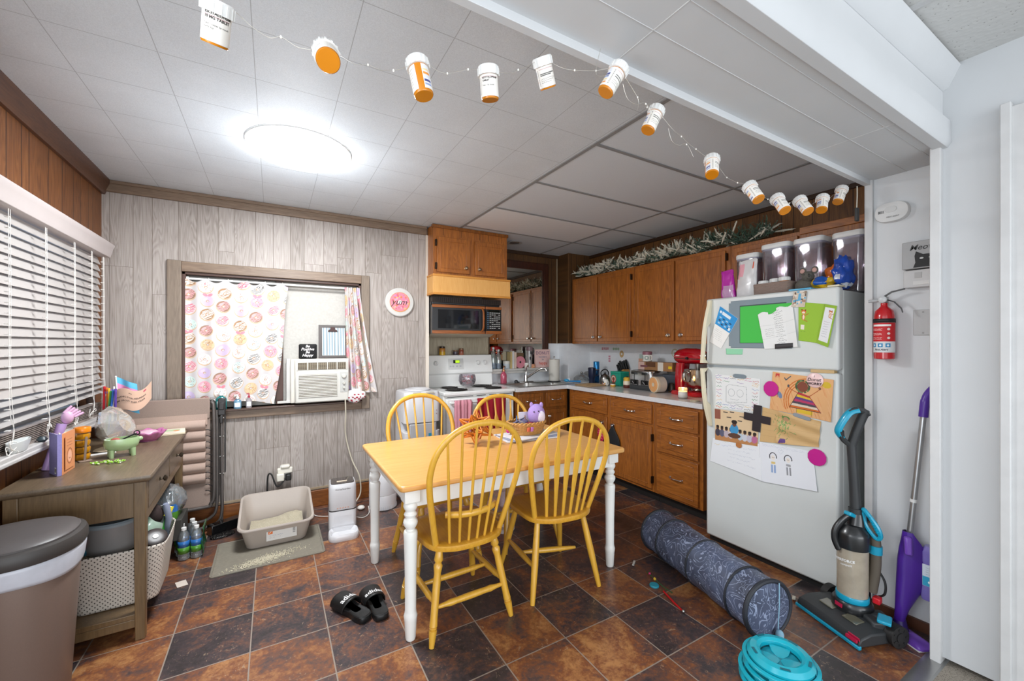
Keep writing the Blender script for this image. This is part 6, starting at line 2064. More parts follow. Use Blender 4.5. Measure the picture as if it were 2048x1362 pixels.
b = M(); b.ball((0, 0, .02), (.032, .028, .02), 18)
o = solo('balloon_charm', 'small round purple charm at the top of the pennant stick', 'charm', b, flat('#8a62b8', .25, coat=.4)); o.location = (-.905, 3.598, ZD + .285)

# ---------------------------------------------------------------- waste bin
t = thing('waste_bin', 'brown plastic waste bin with domed lid at the left edge', 'waste bin', (-.84, 2.27, 0))
t.scale = (.92, .92, 1)
BIN = flat('#7d6a60', .4, .15, var=.05, vs=300, name='bronze_plastic')
b = M(); b.lathe([(.150, 0), (.155, .01), (.190, .58), (.188, .60)], n=48, ex=2.3); put('body', b, BIN, t)
b = M(); b.lathe([(.194, .538), (.197, .55), (.203, .60), (.202, .62)], n=60, ex=2.3, caps=False)
for i, p in enumerate(b.v): b.v[i] = (p[0], p[1], p[2] + .006 * math.sin(i * .31) * (p[2] < .56))
put('bin_bag', b, flat('#c9ccd6', .35, var=.08, vs=25), t, solid=.002)
LID = flat('#4f4a49', .45, var=.05, name='lid_grey')
b = M(); b.lathe([(.206, .615), (.209, .62), (.209, .65), (.203, .664), (.185, .668)], n=56, ex=2.3, caps=False); put('lid_rim', b, flat('#3c3836', .5), t)
b = M(); b.lathe([(.186, .664), (.186, .675), (.178, .682), (.12, .688), (.05, .690), (.001, .690)], n=56, ex=2.3); put('lid', b, LID, t)

# ---------------------------------------------------------------- polka dot basket and its contents, on the desk shelf
t = thing('laundry_basket', 'cream plastic basket with dark dots under the desk', 'basket', (-.62, 2.835, .128), math.radians(1.6))
DOT, nt, bs = new_mat('dotted_plastic')
uvn = N(nt, 'Attribute', attribute_name='Col')
sp = N(nt, 'SeparateXYZ'); L(nt, uvn.outputs['Vector'], sp.inputs[0])
cu = Ma(nt, 'MULTIPLY', sp.outputs[0], 1 / .021); cvv = Ma(nt, 'MULTIPLY', sp.outputs[1], 1 / .0105)
row = Ma(nt, 'FLOOR', cvv)
uu = Ma(nt, 'SUBTRACT', Ma(nt, 'FRACT', Ma(nt, 'ADD', cu, Ma(nt, 'MULTIPLY', row, .5))), .5)
vv = Ma(nt, 'SUBTRACT', Ma(nt, 'FRACT', cvv), .5)
dd_ = Ma(nt, 'ADD', Ma(nt, 'POWER', Ma(nt, 'MULTIPLY', uu, .021), 2.0), Ma(nt, 'POWER', Ma(nt, 'MULTIPLY', vv, .0105), 2.0))
L(nt, Mix(nt, Ma(nt, 'LESS_THAN', dd_, .0031 ** 2), lin('#d3cabf'), lin('#4a423c')), bs.inputs['Base Color'])
bs.inputs['Roughness'].default_value = .45
A0 = rrect(-.19, .115, -.17, .17, .05, 6); A1 = rrect(-.21, .145, -.205, .20, .06, 6)
per = 2 * (.34 + .38)
cv = Cv(per, .27, 150, '#ffffff')
cv.c[..., 0] = cv.U; cv.c[..., 1] = cv.V; cv.c[..., 2] = 0


def bk(U, V, A0=A0, A1=A1):
    n = len(A0)
    s = (U / per) * n
    i = np.floor(s).astype(int) % n; f = s - np.floor(s); j = (i + 1) % n
    a0 = np.array(A0); a1 = np.array(A1)
    # arc-length resample
    d = np.r_[0, np.cumsum(np.linalg.norm(np.diff(np.r_[a0, a0[:1]], axis=0), axis=1))]
    q = (U / per) * d[-1]
    x0 = np.interp(q, d, np.r_[a0[:, 0], a0[0, 0]]); y0 = np.interp(q, d, np.r_[a0[:, 1], a0[0, 1]])
    x1 = np.interp(q, d, np.r_[a1[:, 0], a1[0, 0]]); y1 = np.interp(q, d, np.r_[a1[:, 1], a1[0, 1]])
    v = V / .27
    sag = -.018 * np.cos(y1 * 9) * v
    return x0 + (x1 - x0) * v, y0 + (y1 - y0) * v, V + sag * (v > 0)


cv.build('body', t, bk, DOT, solid=.004)
b = M(); b.prism(A0, 0, .006); put('base', b, flat('#cfc6bb', .5), t)
zb = .128
t = thing('lidded_tub', 'grey tub with translucent round lid in the dotted basket', 'tub', (-.69, 2.79, .375))
b = M(); b.lathe([(.10, 0), (.105, .005), (.118, .14)], n=40); put('body', b, flat('#8a8786', .35, var=.05), t)
b = M(); b.lathe([(.126, .138), (.128, .15), (.122, .158), (.11, .154), (.10, .156), (.05, .157), (.001, .157)], n=44); put('lid', b, flat('#8f9aa0', .2, coat=.3), t)
b = M(); b.obox((0, 0, .05), (.10, .12, .10), (.2, .3, .2))
for k, c in enumerate(range(1)): pass
t = thing('rainbow_cloth', 'folded rainbow cloth behind the grey tub in the basket', 'cloth', (-.775, 2.77, .38))
for k, c in enumerate(('#2a6a80', '#b8303a', '#dc6a2a', '#e6b32c')):
    b = M(); b.obox((.0, .0 + .004 * k, .02 + .032 * k), (.10 - .004 * k, .10, .034), (.15, .1, .2 + .05 * k)); put('stripe', b, cloth(c, None, 180), t, bevel=.012)
t = thing('hair_brush', 'grey handled round brush sticking out of the dotted basket', 'brush', (-.525, 2.975, .26), 0, rot=(.12, .05, 0))
b = M(); b.tube([(0, 0, 0), (.004, 0, .10), (.012, 0, .17), (0, 0, .23), (-.005, 0, .25)], [.013, .014, .016, .016, .012], 12); put('handle', b, flat('#8f96ac', .35), t)
b = M(); b.ball((-.055, 0, .19), (.045, .05, .06), 18); put('bristles', b, cloth('#3a2a28', '#1f1514', 90), t)
b = M(); b.lathe([(.05, 0), (.05, .05), (.044, .054), (.02, .054)], n=28); b.lathe([(.012, .055), (.012, .057), (.001, .058)], n=16, m=1); o = solo('tape_roll', 'dark round roll in the near side of the dotted basket', 'roll', b, [flat('#2a211f', .4), WHITE]); o.location = (-.535, 2.76, .37); o.rotation_euler = (.55, .35, 0)
t = thing('pet_food_bag', 'green and yellow printed bag in the dotted basket', 'bag', (-.645, 2.925, .20), 0, rot=(-.2, .3, .1))
b = M(); b.loft([[(x * w, y * d, z) for x, y in rrect(-.075, .075, -.05, .05, .03)] for z, w, d in ((0, .9, 1), (.05, 1, 1), (.18, 1, .8), (.26, 1, .3), (.31, 1.02, .05))])
for k, f in enumerate(b.f):
    c = sum((Vector(b.v[i]) for i in f), Vector()) / len(f)
    b.mi[k] = 2 if c.z > .26 and c.x > .02 else (1 if c.x > .05 else 0)
put('film', b, [FB('#1f3022'), FB('#3db33e'), FB('#d9c82a')], t, bevel=.004)
b = M(); b.ball((0, 0, .06), (.07, .06, .07), 20)
for i_, p in enumerate(b.v): b.v[i_] = tuple(Vector(p) * (1 + .25 * noise.noise(Vector(p) * 25)))
o = solo('plastic_bag', 'pale green crumpled bag in the middle of the dotted basket', 'bag', b, flat('#8fa595', .3, coat=.4, var=.15, vs=30), smooth=60); o.location = (-.58, 2.83, .33)

# ---------------------------------------------------------------- water bottles
WB = glassy('#eef4f6', .16, .04, 'bottle_plastic', .14)
BLU = flat('#2f6fb5', .3, coat=.4, var=.1); GRN = flat('#4f8f30', .3, coat=.4, var=.1)


def water_bottle(label, x, y, z, group, rz=0):
    t = thing('water_bottle', label, 'water bottle', (x, y, z), rz, group)
    b = M(); b.lathe([(.024, 0), (.031, .006), (.031, .02), (.029, .03), (.031, .04), (.031, .13), (.030, .15), (.022, .175), (.012, .19), (.012, .198)], n=20); put('body', b, WB, t)
    b = M(); b.lathe([(.0315, .045), (.0315, .085)], n=20, caps=False, m=0); b.lathe([(.0315, .085), (.0315, .125)], n=20, caps=False, m=1); put('label', b, [GRN, BLU], t, solid=.0005)
    b = M(); b.lathe([(.0145, .19), (.0145, .206), (.012, .208)], n=16); put('cap', b, WHITE, t)


gp = 'shrink-wrapped water bottles beside the basket'
k = 0
nm = ['nearest', 'second', 'third']
for iy in range(3):
    for ix in range(2):
        water_bottle('clear water bottle with blue and green label, %s row of the floor pack, %s side' % (['front', 'middle', 'back'][iy], ['desk', 'room'][ix]), -.50 + .066 * ix - .02 * iy, 3.37 + .07 * iy, .0, gp)
b = M(); b.grid(10, 8, lambda u, v: (-.400 + .006 * math.sin(v * 9), 3.345 + .15 * u, .03 + .17 * v - .05 * (1 - v) * abs(u - .5)))
o = solo('pack_wrap', 'dark green printed wrap around the water bottle pack', 'wrap', b, [flat('#1d5a38', .25, coat=.5, var=.2, vs=20)], solid=.002, smooth=70)
t = thing('water_pack', 'shrink-wrapped pack of water bottles on the desk shelf end', 'water pack', (-.60, 3.48, .262))
b = M(); b.box(-.09, .09, -.11, .11, -.135, 0); put('carton', b, flat('#3b3a36', .7), t, bevel=.004)
rn = random.Random(12)
for ix in range(2):
    for iy in range(3):
        b = M(); b.lathe([(.028, .0), (.031, .01), (.031, .05)], (-.04 + .075 * ix, -.07 + .068 * iy, .0), 18, m=0); b.lathe([(.0312, .05), (.0312, .10)], (-.04 + .075 * ix, -.07 + .068 * iy, 0), 18, m=1); b.lathe([(.03, .10), (.03, .13), (.015, .165), (.013, .185)], (-.04 + .075 * ix, -.07 + .068 * iy, 0), 18, m=2)
        put('bottle', b, [GRN, BLU, WB], t)
b = M(); b.ball((0, 0, .10), (.095, .105, .10), 32)
for i_, p in enumerate(b.v):
    q = Vector(p) - Vector((0, 0, .10)); b.v[i_] = tuple(q * (1 + .22 * abs(noise.noise(q * 40))) + Vector((0, 0, .10)))
put('film', b, glassy('#dde3e6', .35, .08, 'shrink_film', .22), t, smooth=30)

# ---------------------------------------------------------------- folded lounge chair against the gray wall
t = thing('folded_lounger', 'folded taupe fabric lounge chair with grey metal frame against the wall', 'folding chair', (-.62, 3.80, 0))
FAB = cloth('#a08d82', '#86746a', 350, name='taupe_mesh'); FAB2 = cloth('#bba396', '#a38c80', 350, name='taupe_pad'); GM = flat('#6b6562', .35, .6, name='grey_tube'); BK = flat('#2a2727', .45)
def fab(u, v):
    return (-.36 + .575 * u, -.028 + .004 * math.sin(u * 5) + .010 * math.sin(v * PI), .18 + .81 * v)
b = M(); b.grid(16, 30, fab); put('fabric', b, FAB, t, solid=.006, fix=False)
b = M()
for v0, v1, d in ((.80, .985, -.032),):
    b.loft([[(x, d - .008, .18 + .83 * v0), (x, d + .01, .18 + .83 * v0), (x, d + .01, .998), (x, d - .012, .998)] for x in (-.36, .215)])
put('top_band', b, FAB, t, bevel=.006)
b = M()
for k in range(6): b.loft([[(x, -.040 - .026 * math.sin(PI * a), .37 + .078 * k + .078 * a) for a in (0, .12, .3, .5, .7, .88, 1)] + [(x, -.03, .448 + .078 * k), (x, -.03, .37 + .078 * k)] for x in (-.36, .19)])
b.loft([[(x, -.042, .80 - .0), (x, -.042, .88), (x, -.025, .88), (x, -.025, .80)] for x in (-.36, .20)])
put('padding', b, FAB2, t, smooth=60)
b = M(); b.tube(spline([(-.34, -.03, .985), (.19, -.03, .985), (.225, -.03, .965), (.238, -.03, .90), (.240, -.03, .5), (.238, -.03, .27), (.22, -.03, .21), (.16, -.03, .185), (-.35, -.03, .18)], 5), .013, 10); put('frame_tube', b, GM, t)
b = M(); b.tube(spline([(.255, -.01, .9), (.256, -.01, .4), (.253, -.01, .17), (.22, -.01, .10), (.14, -.01, .075), (-.1, -.01, .07)], 5), .011, 10); b.tube(spline([(.285, -.015, .86), (.287, -.015, .3), (.286, -.015, .13), (.26, -.015, .055), (.18, -.015, .03), (-.1, -.015, .02)], 5), .011, 10); b.tube([(.285, -.012, .5), (.285, -.01, .01)], .010, 10); put('leg_tube', b, GM, t)
b = M(); b.box(.262, .308, -.03, .02, .86, .985); b.box(.268, .302, -.036, -.026, .90, .955); b.obox((.285, -.03, .83), (.02, .03, .06)); ar = put('arm_block', b, BK, t, bevel=.005)
b = M(); b.box(.300, .309, -.01, .02, .42, .88); b.box(.262, .270, -.012, .018, .25, .85); put('arm_rail', b, BK, t, bevel=.002)
b = M()
for k in range(11):
    z = .30 + .045 * k
    b.tube(spline([(.19, -.045, z + .012), (.205, -.05, z + .014), (.222, -.04, z), (.235, -.03, z - .012)], 3), .003, 5)
put('elastic_hook', b, BK, t)
b = M()
for z in (.42, .55, .7, .84):
    for x in (.275, .297): b.T = Matrix.Translation((x, -.026, z)) @ RX; b.lathe([(.005, 0), (.004, .003), (.001, .004)], n=10)
put('bolt', b, STEEL, t)

# black glittery box on the floor
t = thing('shoe_box', 'glossy black box by the litter box', 'box', (-.31, 3.735, 0), .55)
b = M(); b.box(-.105, .105, -.035, .035, 0.0, .075); put('body', b, flat('#0f0f10', .12, coat=.6), t, bevel=.004)
b = M(); b.lathe([(.075, 0), (.078, .008), (.07, .016), (.02, .02), (.001, .02)], n=36, sy=.55); o = solo('sequin_pouch', 'black sequinned pouch on the floor before the black box', 'pouch', b, spotty('#151414', '#6d6863', 120, .22, .25, 'sequins', .5)); o.location = (-.315, 3.635, .001); o.rotation_euler.z = .35

# ---------------------------------------------------------------- litter corner
b = M(); b.T = Matrix.Translation((0, 3.24, 0)) @ Matrix.Rotation(.0, 4, 'Z')
b.prism(rrect(-.33, .305, -.23, .25, .02), .001, .006); b.tube([(x, y, .006) for x, y in rrect(-.32, .295, -.22, .24, .015)], .004, 6, closed=True)
solo('litter_mat', 'grey rubber litter mat under the litter box', 'mat', b, flat('#7f796c', .7, var=.1, vs=60, bmp=.2, name='rubber_mat'))
t = thing('litter_box', 'taupe plastic litter box with white and orange label', 'litter box', (.025, 3.47, .006), 0, rot=(.0, 0, .0))
LB = flat('#aea39a', .4, var=.02, name='taupe_plastic')
b = M()
A = rrect(-.22, .22, -.23, .22, .06, 6)
bx = lambda k, z, dz=0: [(x * k, y * k, z + (.095 * (y + .23) / .45 if dz else 0)) for x, y in A]
b.loft([bx(.80, 0), bx(.83, .006), bx(.98, .135, 1), bx(1.055, .137, 1), bx(1.065, .145, 1), bx(1.05, .153, 1), bx(.99, .151, 1), bx(.96, .135, 1), bx(.815, .014), bx(.4, .012), bx(.02, .012)])
put('tub', b, LB, t, smooth=40)
cv = Cv(.185, .085, 70, '#dcdad7'); cv.on(cv.rect(.012, .038, .05, .075), '#e0702a'); cv.path([(.018, .056), (.032, .07)], .004, '#f2e6dc'); rn = random.Random(6)
cv.scribble(.02, .10, .036, .001, .002, '#8f9ab0', rn, .003); cv.scribble(.02, .085, .022, .001, .0012, '#b0b0b0', rn, .003)
for k in range(8): cv.on(cv.rect(.16, .175, .03 + .005 * k, .0325 + .005 * k), '#3a3a3a')
cv.build('label', t, lambda U, V: (U - .065, -.2155 - .0 * U - .17 * (V + .035) * .16, V * .92 + .045 + .0 * U), solid=.0006)
b = M()
rn = random.Random(31)


def sand(u, v):
    x, y = -.168 + .336 * u, -.175 + .345 * v
    h = .052 + .045 * math.exp(-((x + .07) ** 2 + (y + .02) ** 2) * 55) + .06 * math.exp(-((x - .12) ** 2 + (y - .06) ** 2) * 80) + .012 * noise.noise(Vector((x * 25, y * 25, 0)))
    return (x, y, h)


b.grid(50, 50, sand); SAND = spotty('#b9b09a', '#8f8670', 300, .32, .9, 'litter_grain', .6)
o = put('litter', b, SAND, t, fix=False); o['kind'] = 'stuff'
b = M()
for k in range(900):
    x = rn.gauss(-.05, .09); y = rn.gauss(3.09, .028) + .25 * (x + .05)
    if -.3 < x < .28 and 3.025 < y < 3.2: b.obox((x, y, .0085), (.004, .004, .003), (rn.random(), rn.random(), rn.random() * 3))
o = put('spilled_litter', b, flat('#cbc3ac', .9), smooth=0); o['kind'] = 'stuff'; tag(o, 'pale litter grains scattered on the rubber mat', 'litter')

t = thing('pet_feeder', 'white automatic pet feeder with black-topped hopper and tray', 'pet feeder', (.452, 3.32, 0), math.radians(-4))
FW = flat('#cfcfd2', .28, coat=.3, var=.01, name='feeder_white')
b = M(); A = rrect(-.095, .095, -.08, .10, .035)
b.loft([[(x * k, y * k, z) for x, y in A] for k, z in ((1.0, .0), (1.0, .165), (.985, .17))]); put('base', b, FW, t)
b = M(); b.loft([[(x * k, y * k + .0, z) for x, y in A] for k, z in ((.985, .172), (1.0, .176), (.985, .33), (.94, .355), (.90, .362))]); hp_ = put('hopper', b, FW, t)
b = M(); b.loft([[(x * k, y * k, z) for x, y in A] for k, z in ((1.004, .167), (1.004, .173))]); put('seam', b, BLACK, t)
b = M(); b.loft([[(x * k, y * k, z) for x, y in A] for k, z in ((.86, .362), (.84, .366), (.7, .367))]); lid = put('lid', b, flat('#3c3634', .12, coat=.6), hp_)
b = M(); b.box(-.04, .03, -.03, -.015, .367, .371); put('sticker', b, flat('#d9c9b4', .5), lid)
b = M(); b.box(-.05, .05, -.0795, -.070, .18, .215); put('display', b, flat('#5d443c', .12, coat=.5), hp_)
b = M()
for k in range(5): b.box(-.042 + .018 * k, -.032 + .018 * k, -.0805, -.0795, .185, .193)
put('button', b, flat('#c9a08f', .4), hp_)
b = M(); text(b, 'HoneyGuardian', .016, lambda x, y: (x, -.0790, .325 + y), bold=.02); put('lettering', b, flat('#555555', .5), hp_, fix=False)
b = M()
B_ = [(x, y) for x, y in rrect(-.10, .10, -.215, -.06, .05)]
b.loft([[(cx_ + (x - 0) * k, -.137 + (y + .137) * k, z) for x, y in B_] for cx_, k, z in ((0, 1.0, 0), (0, 1.03, .01), (0, 1.0, .040), (0, .95, .046), (0, .88, .040), (0, .76, .018), (0, .02, .016))]); put('tray', b, FW, t)
b = M(); b.loft([[(x, -.082, .06), (x * .8, -.080, .13), (x * .8, -.07, .13), (x, -.07, .06)] for x in (-.075, .075)]); put('chute', b, flat('#cfcfd2', .4), t)

t = thing('water_fountain_base', 'white ribbed cylinder appliance with blue sticker behind the table leg', 'appliance', (.815, 3.60, 0))
b = M(); b.lathe([(.10, 0), (.112, .008), (.114, .12), (.113, .123), (.111, .124), (.113, .126), (.113, .28), (.105, .30), (.05, .305), (.001, .305)], n=44); put('body', b, FW, t)
b = M()
for k in range(22):
    a = PI + .1 + k * .13
    b.obox((.1135 * math.cos(a), .1135 * math.sin(a), .022), (.004, .004, .03), (0, 0, a))
put('vent_slot', b, flat('#c2c2c6', .5), t)
b = M()
for a0_, z0_, w_, h_, m_ in ((-2.55, .045, .32, .035, 0), (-2.35, .085, .2, .02, 1), (-2.35, .155, .25, .045, 1)):
    b.grid(5, 1, lambda u, v: (.1148 * math.cos(a0_ + w_ * u), .1148 * math.sin(a0_ + w_ * u), z0_ + h_ * v), m_)
put('sticker', b, [flat('#3f97cf', .4), flat('#b9b9bc', .5)], t)

# outlet with plugs and cords
t = thing('wall_outlet', 'white wall outlet with a plugged-in adapter above the litter box', 'outlet', (.085, YG, .33), 0)
b = M(); b.box(-.035, .035, -.006, 0, -.06, .06); put('plate', b, WHITE, t, bevel=.003)
b = M(); b.box(-.055, .055, -.05, -.006, .0, .045); b.box(-.06, -.005, -.07, -.006, -.055, .005); b.box(-.03, .035, -.06, -.006, .045, .07); put('adapter', b, flat('#e2ded2', .4), t, bevel=.008)
b = M(); b.box(.005, .045, -.055, -.006, -.06, -.012); put('plug', b, BLACK, t, bevel=.006)
b = M(); b.tube(spline([(.09, 3.85, .29), (.03, 3.83, .24), (-.01, 3.84, .34), (-.035, 3.85, .33), (-.04, 3.84, .2), (-.04, 3.8, .02)], 6), .006, 8); solo('black_cord', 'black power cord looping beside the wall outlet', 'cord', b, BLACK_M)
b = M(); b.tube(spline([(.54, 3.79, .92), (.545, 3.80, .80), (.55, 3.84, .6), (.60, 3.84, .38), (.655, 3.80, .24), (.665, 3.78, .10), (.62, 3.75, .03), (.55, 3.66, .008)], 6), .0055, 8); solo('air_conditioner_cord', 'cream power cord hanging from the window air conditioner', 'cord', b, flat('#cfc7b4', .5))
b = M(); b.tube(spline([(.28, 3.74, .008), (.30, 3.66, .008), (.36, 3.6, .012), (.44, 3.52, .03), (.46, 3.46, .05)], 6), .0035, 6); b.tube(spline([(.55, 3.5, .012), (.62, 3.44, .006), (.68, 3.5, .006), (.70, 3.62, .02)], 6), .0035, 6); b.ball((.64, 3.62, .02), (.03, .03, .018), 12)
solo('white_cord', 'thin white cords with a knot around the pet feeder', 'cord', b, flat('#d9d6d0', .5))

# ---------------------------------------------------------------- second window: curtains, rod, air conditioner
RODY = YG + .025
t = thing('curtain_rod', 'white tension rod across the second window', 'curtain rod', (.05, RODY, 1.893))
b = M(); b.cyl((-.615, 0, 0), (.615, 0, 0), .009, n=14); put('rod', b, WHITE, t)
for s in (-.612, .612):
    b = M(); b.cyl((s - .004, 0, 0), (s + .004, 0, 0), .016, n=14); put('end_cap', b, WHITE, t)

DONUTS = [('#e796a8', '#b5475c', 'spr'), ('#9a6a28', '#f4efe8', 'str'), ('#ece9e4', '#3c3836', 'str'), ('#c3add4', '#9b83bd', 'pl'), ('#c5dcd6', '#5a7f7a', 'spr'), ('#f1e8e0', '#c0445a', 'spr'), ('#f0c3c6', '#c05a72', 'str'), ('#d8b585', '#8a5a2c', 'spr'), ('#8a5a34', '#e8a8b0', 'str')]


def donut(c, x, y, r, style, rn):
    base, acc, kind = DONUTS[style % len(DONUTS)]
    tl = rn.uniform(-.3, .3)
    c.on(c.ell(x, y - r * .06, r * 1.04, r * .98, tl), '#c9a06c', .75)
    c.on(c.ell(x, y + r * .03, r * .97, r * .90, tl), '#c6c1c1')
    c.on(c.ell(x, y + r * .03, r * .95, r * .88, tl), base, .8)
    c.on(c.ell(x - r * .3, y + r * .35, r * .4, r * .22, .6), '#d9d4d4', .35)
    ring = c.ell(x, y + r * .03, r * .95, r * .88, tl)
    if kind == 'spr':
        for _ in range(34):
            a, q = rn.uniform(0, 6.3), rn.uniform(.32, .86) * r
            p = (x + q * math.cos(a), y + q * math.sin(a)); e = rn.uniform(0, 6.3)
            c.on(c.seg(p, (p[0] + r * .10 * math.cos(e), p[1] + r * .10 * math.sin(e)), r * .05) & ring, rn.choice([acc, '#e8d8a0', '#8f5a44', acc]))
    elif kind == 'str':
        for k in range(-3, 4):
            off = k * r * .27 + rn.uniform(-.03, .03) * r
            pts = [(x + off * .5 - r + 2 * r * i / 6, y + off + (i - 3) * r * .16 + rn.uniform(-.06, .06) * r) for i in range(7)]
            for p, q in zip(pts, pts[1:]): c.on(c.seg(p, q, r * .085) & ring, acc)
    c.on(c.ell(x, y, r * .24, r * .2), '#b98a5c'); c.on(c.ell(x + r * .02, y - r * .02, r * .17, r * .14), '#c6c1c1')


def donut_cloth(W, H, nx, seed, pitch=.118, r=.049):
    rn = random.Random(seed)
    c = Cv(W, H, nx, '#c6c1c1')
    k = 0
    nc = int(W / pitch) + 2
    for i in range(nc):
        for j in range(int(H / pitch) + 2):
            x = .025 + i * pitch * .98 + rn.uniform(-.01, .01)
            y = H - .03 - j * pitch * .97 - (i % 3) * pitch * .36 + .03 + rn.uniform(-.008, .008)
            donut(c, x, y, r * rn.uniform(.92, 1.06), (i * 5 + j * 7 + rn.randrange(2)) % 9, rn)
            if (i * 3 + j) % 9 == 4:
                for sgn in (-1, 1): c.on(c.ell(x + sgn * .017, y + r * 1.02, .018, .011, sgn * .5), '#e08a98')
    return c


t = thing('curtain', 'white curtain printed with watercolour donuts drawn across the left window half', 'curtain', (-.585, RODY, .93), group='donut curtains')
cvs = donut_cloth(.70, .955, 400, 3)


def left_curtain(U, V):
    u, v = U / .70, V / .955
    wd = .575 + .115 * v ** 1.0 - .0 * v
    x = .015 + u * wd + .012 * np.sin(v * 5) * u
    y = -.034 + .009 * np.sin(u * 17 + 1) * (.5 + .5 * v) + .006 * np.sin(u * 41) + .012 * (1 - v) * np.sin(u * 9) 
    z = .035 + V * .955 - .035 * u * (1 - v) + .0 * u + .012 * np.cos(u * 34) * (v > .97) - .035 * (1 - v) * np.clip(u - .75, 0, 1) * 3
    return x, y, z


cvs.build('fabric', t, left_curtain, PAINT_CLOTH)
for k in range(6):
    x = .03 + k * .125
    b = M(); b.tube([(x, .0 + .016 * math.cos(a), .963 - .008 + .022 * math.sin(a)) for a in [2 * PI * i / 16 for i in range(16)]], .003, 6, closed=True)
    b.T = Matrix.Translation((x, -.022, .925)) @ RX; b.lathe([(.010, 0), (.010, .002), (.001, .003)], n=16); put('ring', b, flat('#e0ddd8', .4), t)
t = thing('curtain', 'bunched donut-print curtain gathered at the right of the window', 'curtain', (.53, RODY, .93), group='donut curtains')
cvs = donut_cloth(.55, .97, 300, 8)


def right_curtain(U, V):
    u, v = U / .55, V / .97
    w = .125 + .12 * (1 - v) ** 1.3
    x = .02 + .02 * (1 - v) + u * w + .008 * np.sin(u * 26) * (1 - v)
    y = -.03 + (.016 + .014 * (1 - v)) * np.sin(u * 24) - .02 * (1 - v)
    z = .0 + V + .03 * (u > .55) * (1 - v)
    return x, y, z


cvs.build('fabric', t, right_curtain, PAINT_CLOTH)
b = M(); b.ball((0, 0, .055), (.085, .035, .06), 30)
for i_, p in enumerate(b.v):
    q = Vector(p) - Vector((0, 0, .055)); b.v[i_] = tuple(q * (1 + .3 * noise.noise(q * 28)) + Vector((0, 0, .055)))
for k, f in enumerate(b.f):
    cc = sum((Vector(b.v[i]) for i in f), Vector()) / len(f)
    b.mi[k] = 1 if abs(((cc.z + .012 * math.sin(cc.x * 180)) % .034) - .017) < .005 and cc.z < .075 else 0
o = solo('knit_mitten', 'white fuzzy knit mitten with red zigzag tucked below the bunched curtain', 'mitten', b, [cloth('#e6e2e2', '#cfc9c9', 200), cloth('#a8283c', None, 200)], smooth=80); o.location = (.63, 3.835, .875)

t = thing('window_air_conditioner', 'white window air conditioner below the clipboard', 'air conditioner', (.36, YG, .905))
ACW = flat('#c6c4bd', .4, var=.02, name='ac_white')
b = M(); b.box(-.235, .20, -.06, .09, 0, .365); put('body', b, flat('#cfcac0', .5), t, bevel=.006)
b = M()
b.box(-.205, .212, -.095, -.06, .0, .365)
fp = put('front_panel', b, ACW, t, bevel=.010)
b = M(); b.box(-.19, .197, -.0975, -.094, .275, .335, 0)
for k in range(24): b.box(-.185 + .016 * k, -.183 + .016 * k, -.101, -.096, .278, .332, 1)
for k in range(5): b.box(-.188, .195, -.1005, -.096, .282 + .011 * k, .2835 + .011 * k, 1)
for k in range(6): b.box(-.19 + .0755 * k, -.183 + .0755 * k, -.102, -.096, .272, .338, 2)
put('vent_grille', b, [flat('#5a4f42', .6), flat('#a89c84', .5), ACW], fp)
b = M(); b.box(-.175, .115, -.0975, -.094, .045, .235, 0)
for k in range(15): b.box(-.178, .118, -.102, -.096, .047 + .0128 * k, .0535 + .0128 * k, 1)
put('intake_grille', b, [flat('#8a8170', .6), ACW], fp)
b = M(); b.box(.14, .20, -.0975, -.094, .075, .25); cpn = put('control_panel', b, flat('#b4b4b0', .4), fp, bevel=.001)
for z, r_ in ((.215, .019), (.155, .012), (.115, .010)):
    b = M(); b.T = Matrix.Translation((.17, -.0975, z)) @ RX; b.lathe([(r_, 0), (r_, .008), (r_ * .8, .014), (.001, .015)], n=20); b.obox((0, 0, .015), (.004, r_ * 1.6, .006), (0, 0, .5)); put('dial', b, ACW, cpn)
b = M(); b.box(-.265, -.232, -.02, .05, .0, .37); b.box(-.33, -.23, -.03, -.0, .0, .02); put('side_bracket', b, flat('#c2c0bb', .4), t, bevel=.003)
t = thing('message_pillow', 'tiny black cushion with white lettering on the air conditioner', 'cushion', (.255, YG - .04, 1.272), -.08)
b = M(); A = [(x, z) for x, z in rrect(-.068, .068, .0, .122, .012)]
b.loft([[(x * k, y, .061 + (z - .061) * k) for x, z in A] for k, y in ((.2, -.03), (.75, -.027), (.96, -.010), (1.02, 0), (.96, .010), (.7, .026), (.2, .03))]); put('cushion', b, cloth('#1b1a1b', '#0f0f0f', 200), t, smooth=80)
b = M()
for s, z in (('Be', .104), ('Positive', .080), ('Be', .055), ('Happy', .029)): text(b, s, .031, lambda x, y, z=z: (x, -.0325 + .9 * (x * x), z + y), bold=.02, shear=.3)
put('lettering', b, flat('#e9e6e4', .6), t, fix=False)
t = thing('clipboard', 'dark clipboard with striped paper propped behind the air conditioner top', 'clipboard', (.455, YG + .0, 1.274), -.04, rot=(-.16, 0, -.04))
b = M(); b.box(-.112, .112, 0, .008, 0, .292); put('board', b, flat('#4a423f', .5), t, bevel=.002)
cv = Cv(.184, .245, 90, '#dce4e6')
for k in range(8): cv.on(cv.rect(.006 + .023 * k, .018 + .023 * k, 0, .3), '#46555f'); cv.on(cv.rect(.0085 + .023 * k, .0155 + .023 * k, 0, .3), '#8fa3ad')
cv.build('paper', t, None, T=Matrix.Translation((-.085, -.0015, .022)))
b = M(); b.plate([(-.04, .232), (.04, .232), (.035, .247), (.02, .252), (.018, .272), (-.018, .272), (-.02, .252), (-.035, .247)], -.010, 0); put('clip', b, flat('#3a2624', .35, .6), t, bevel=.002)
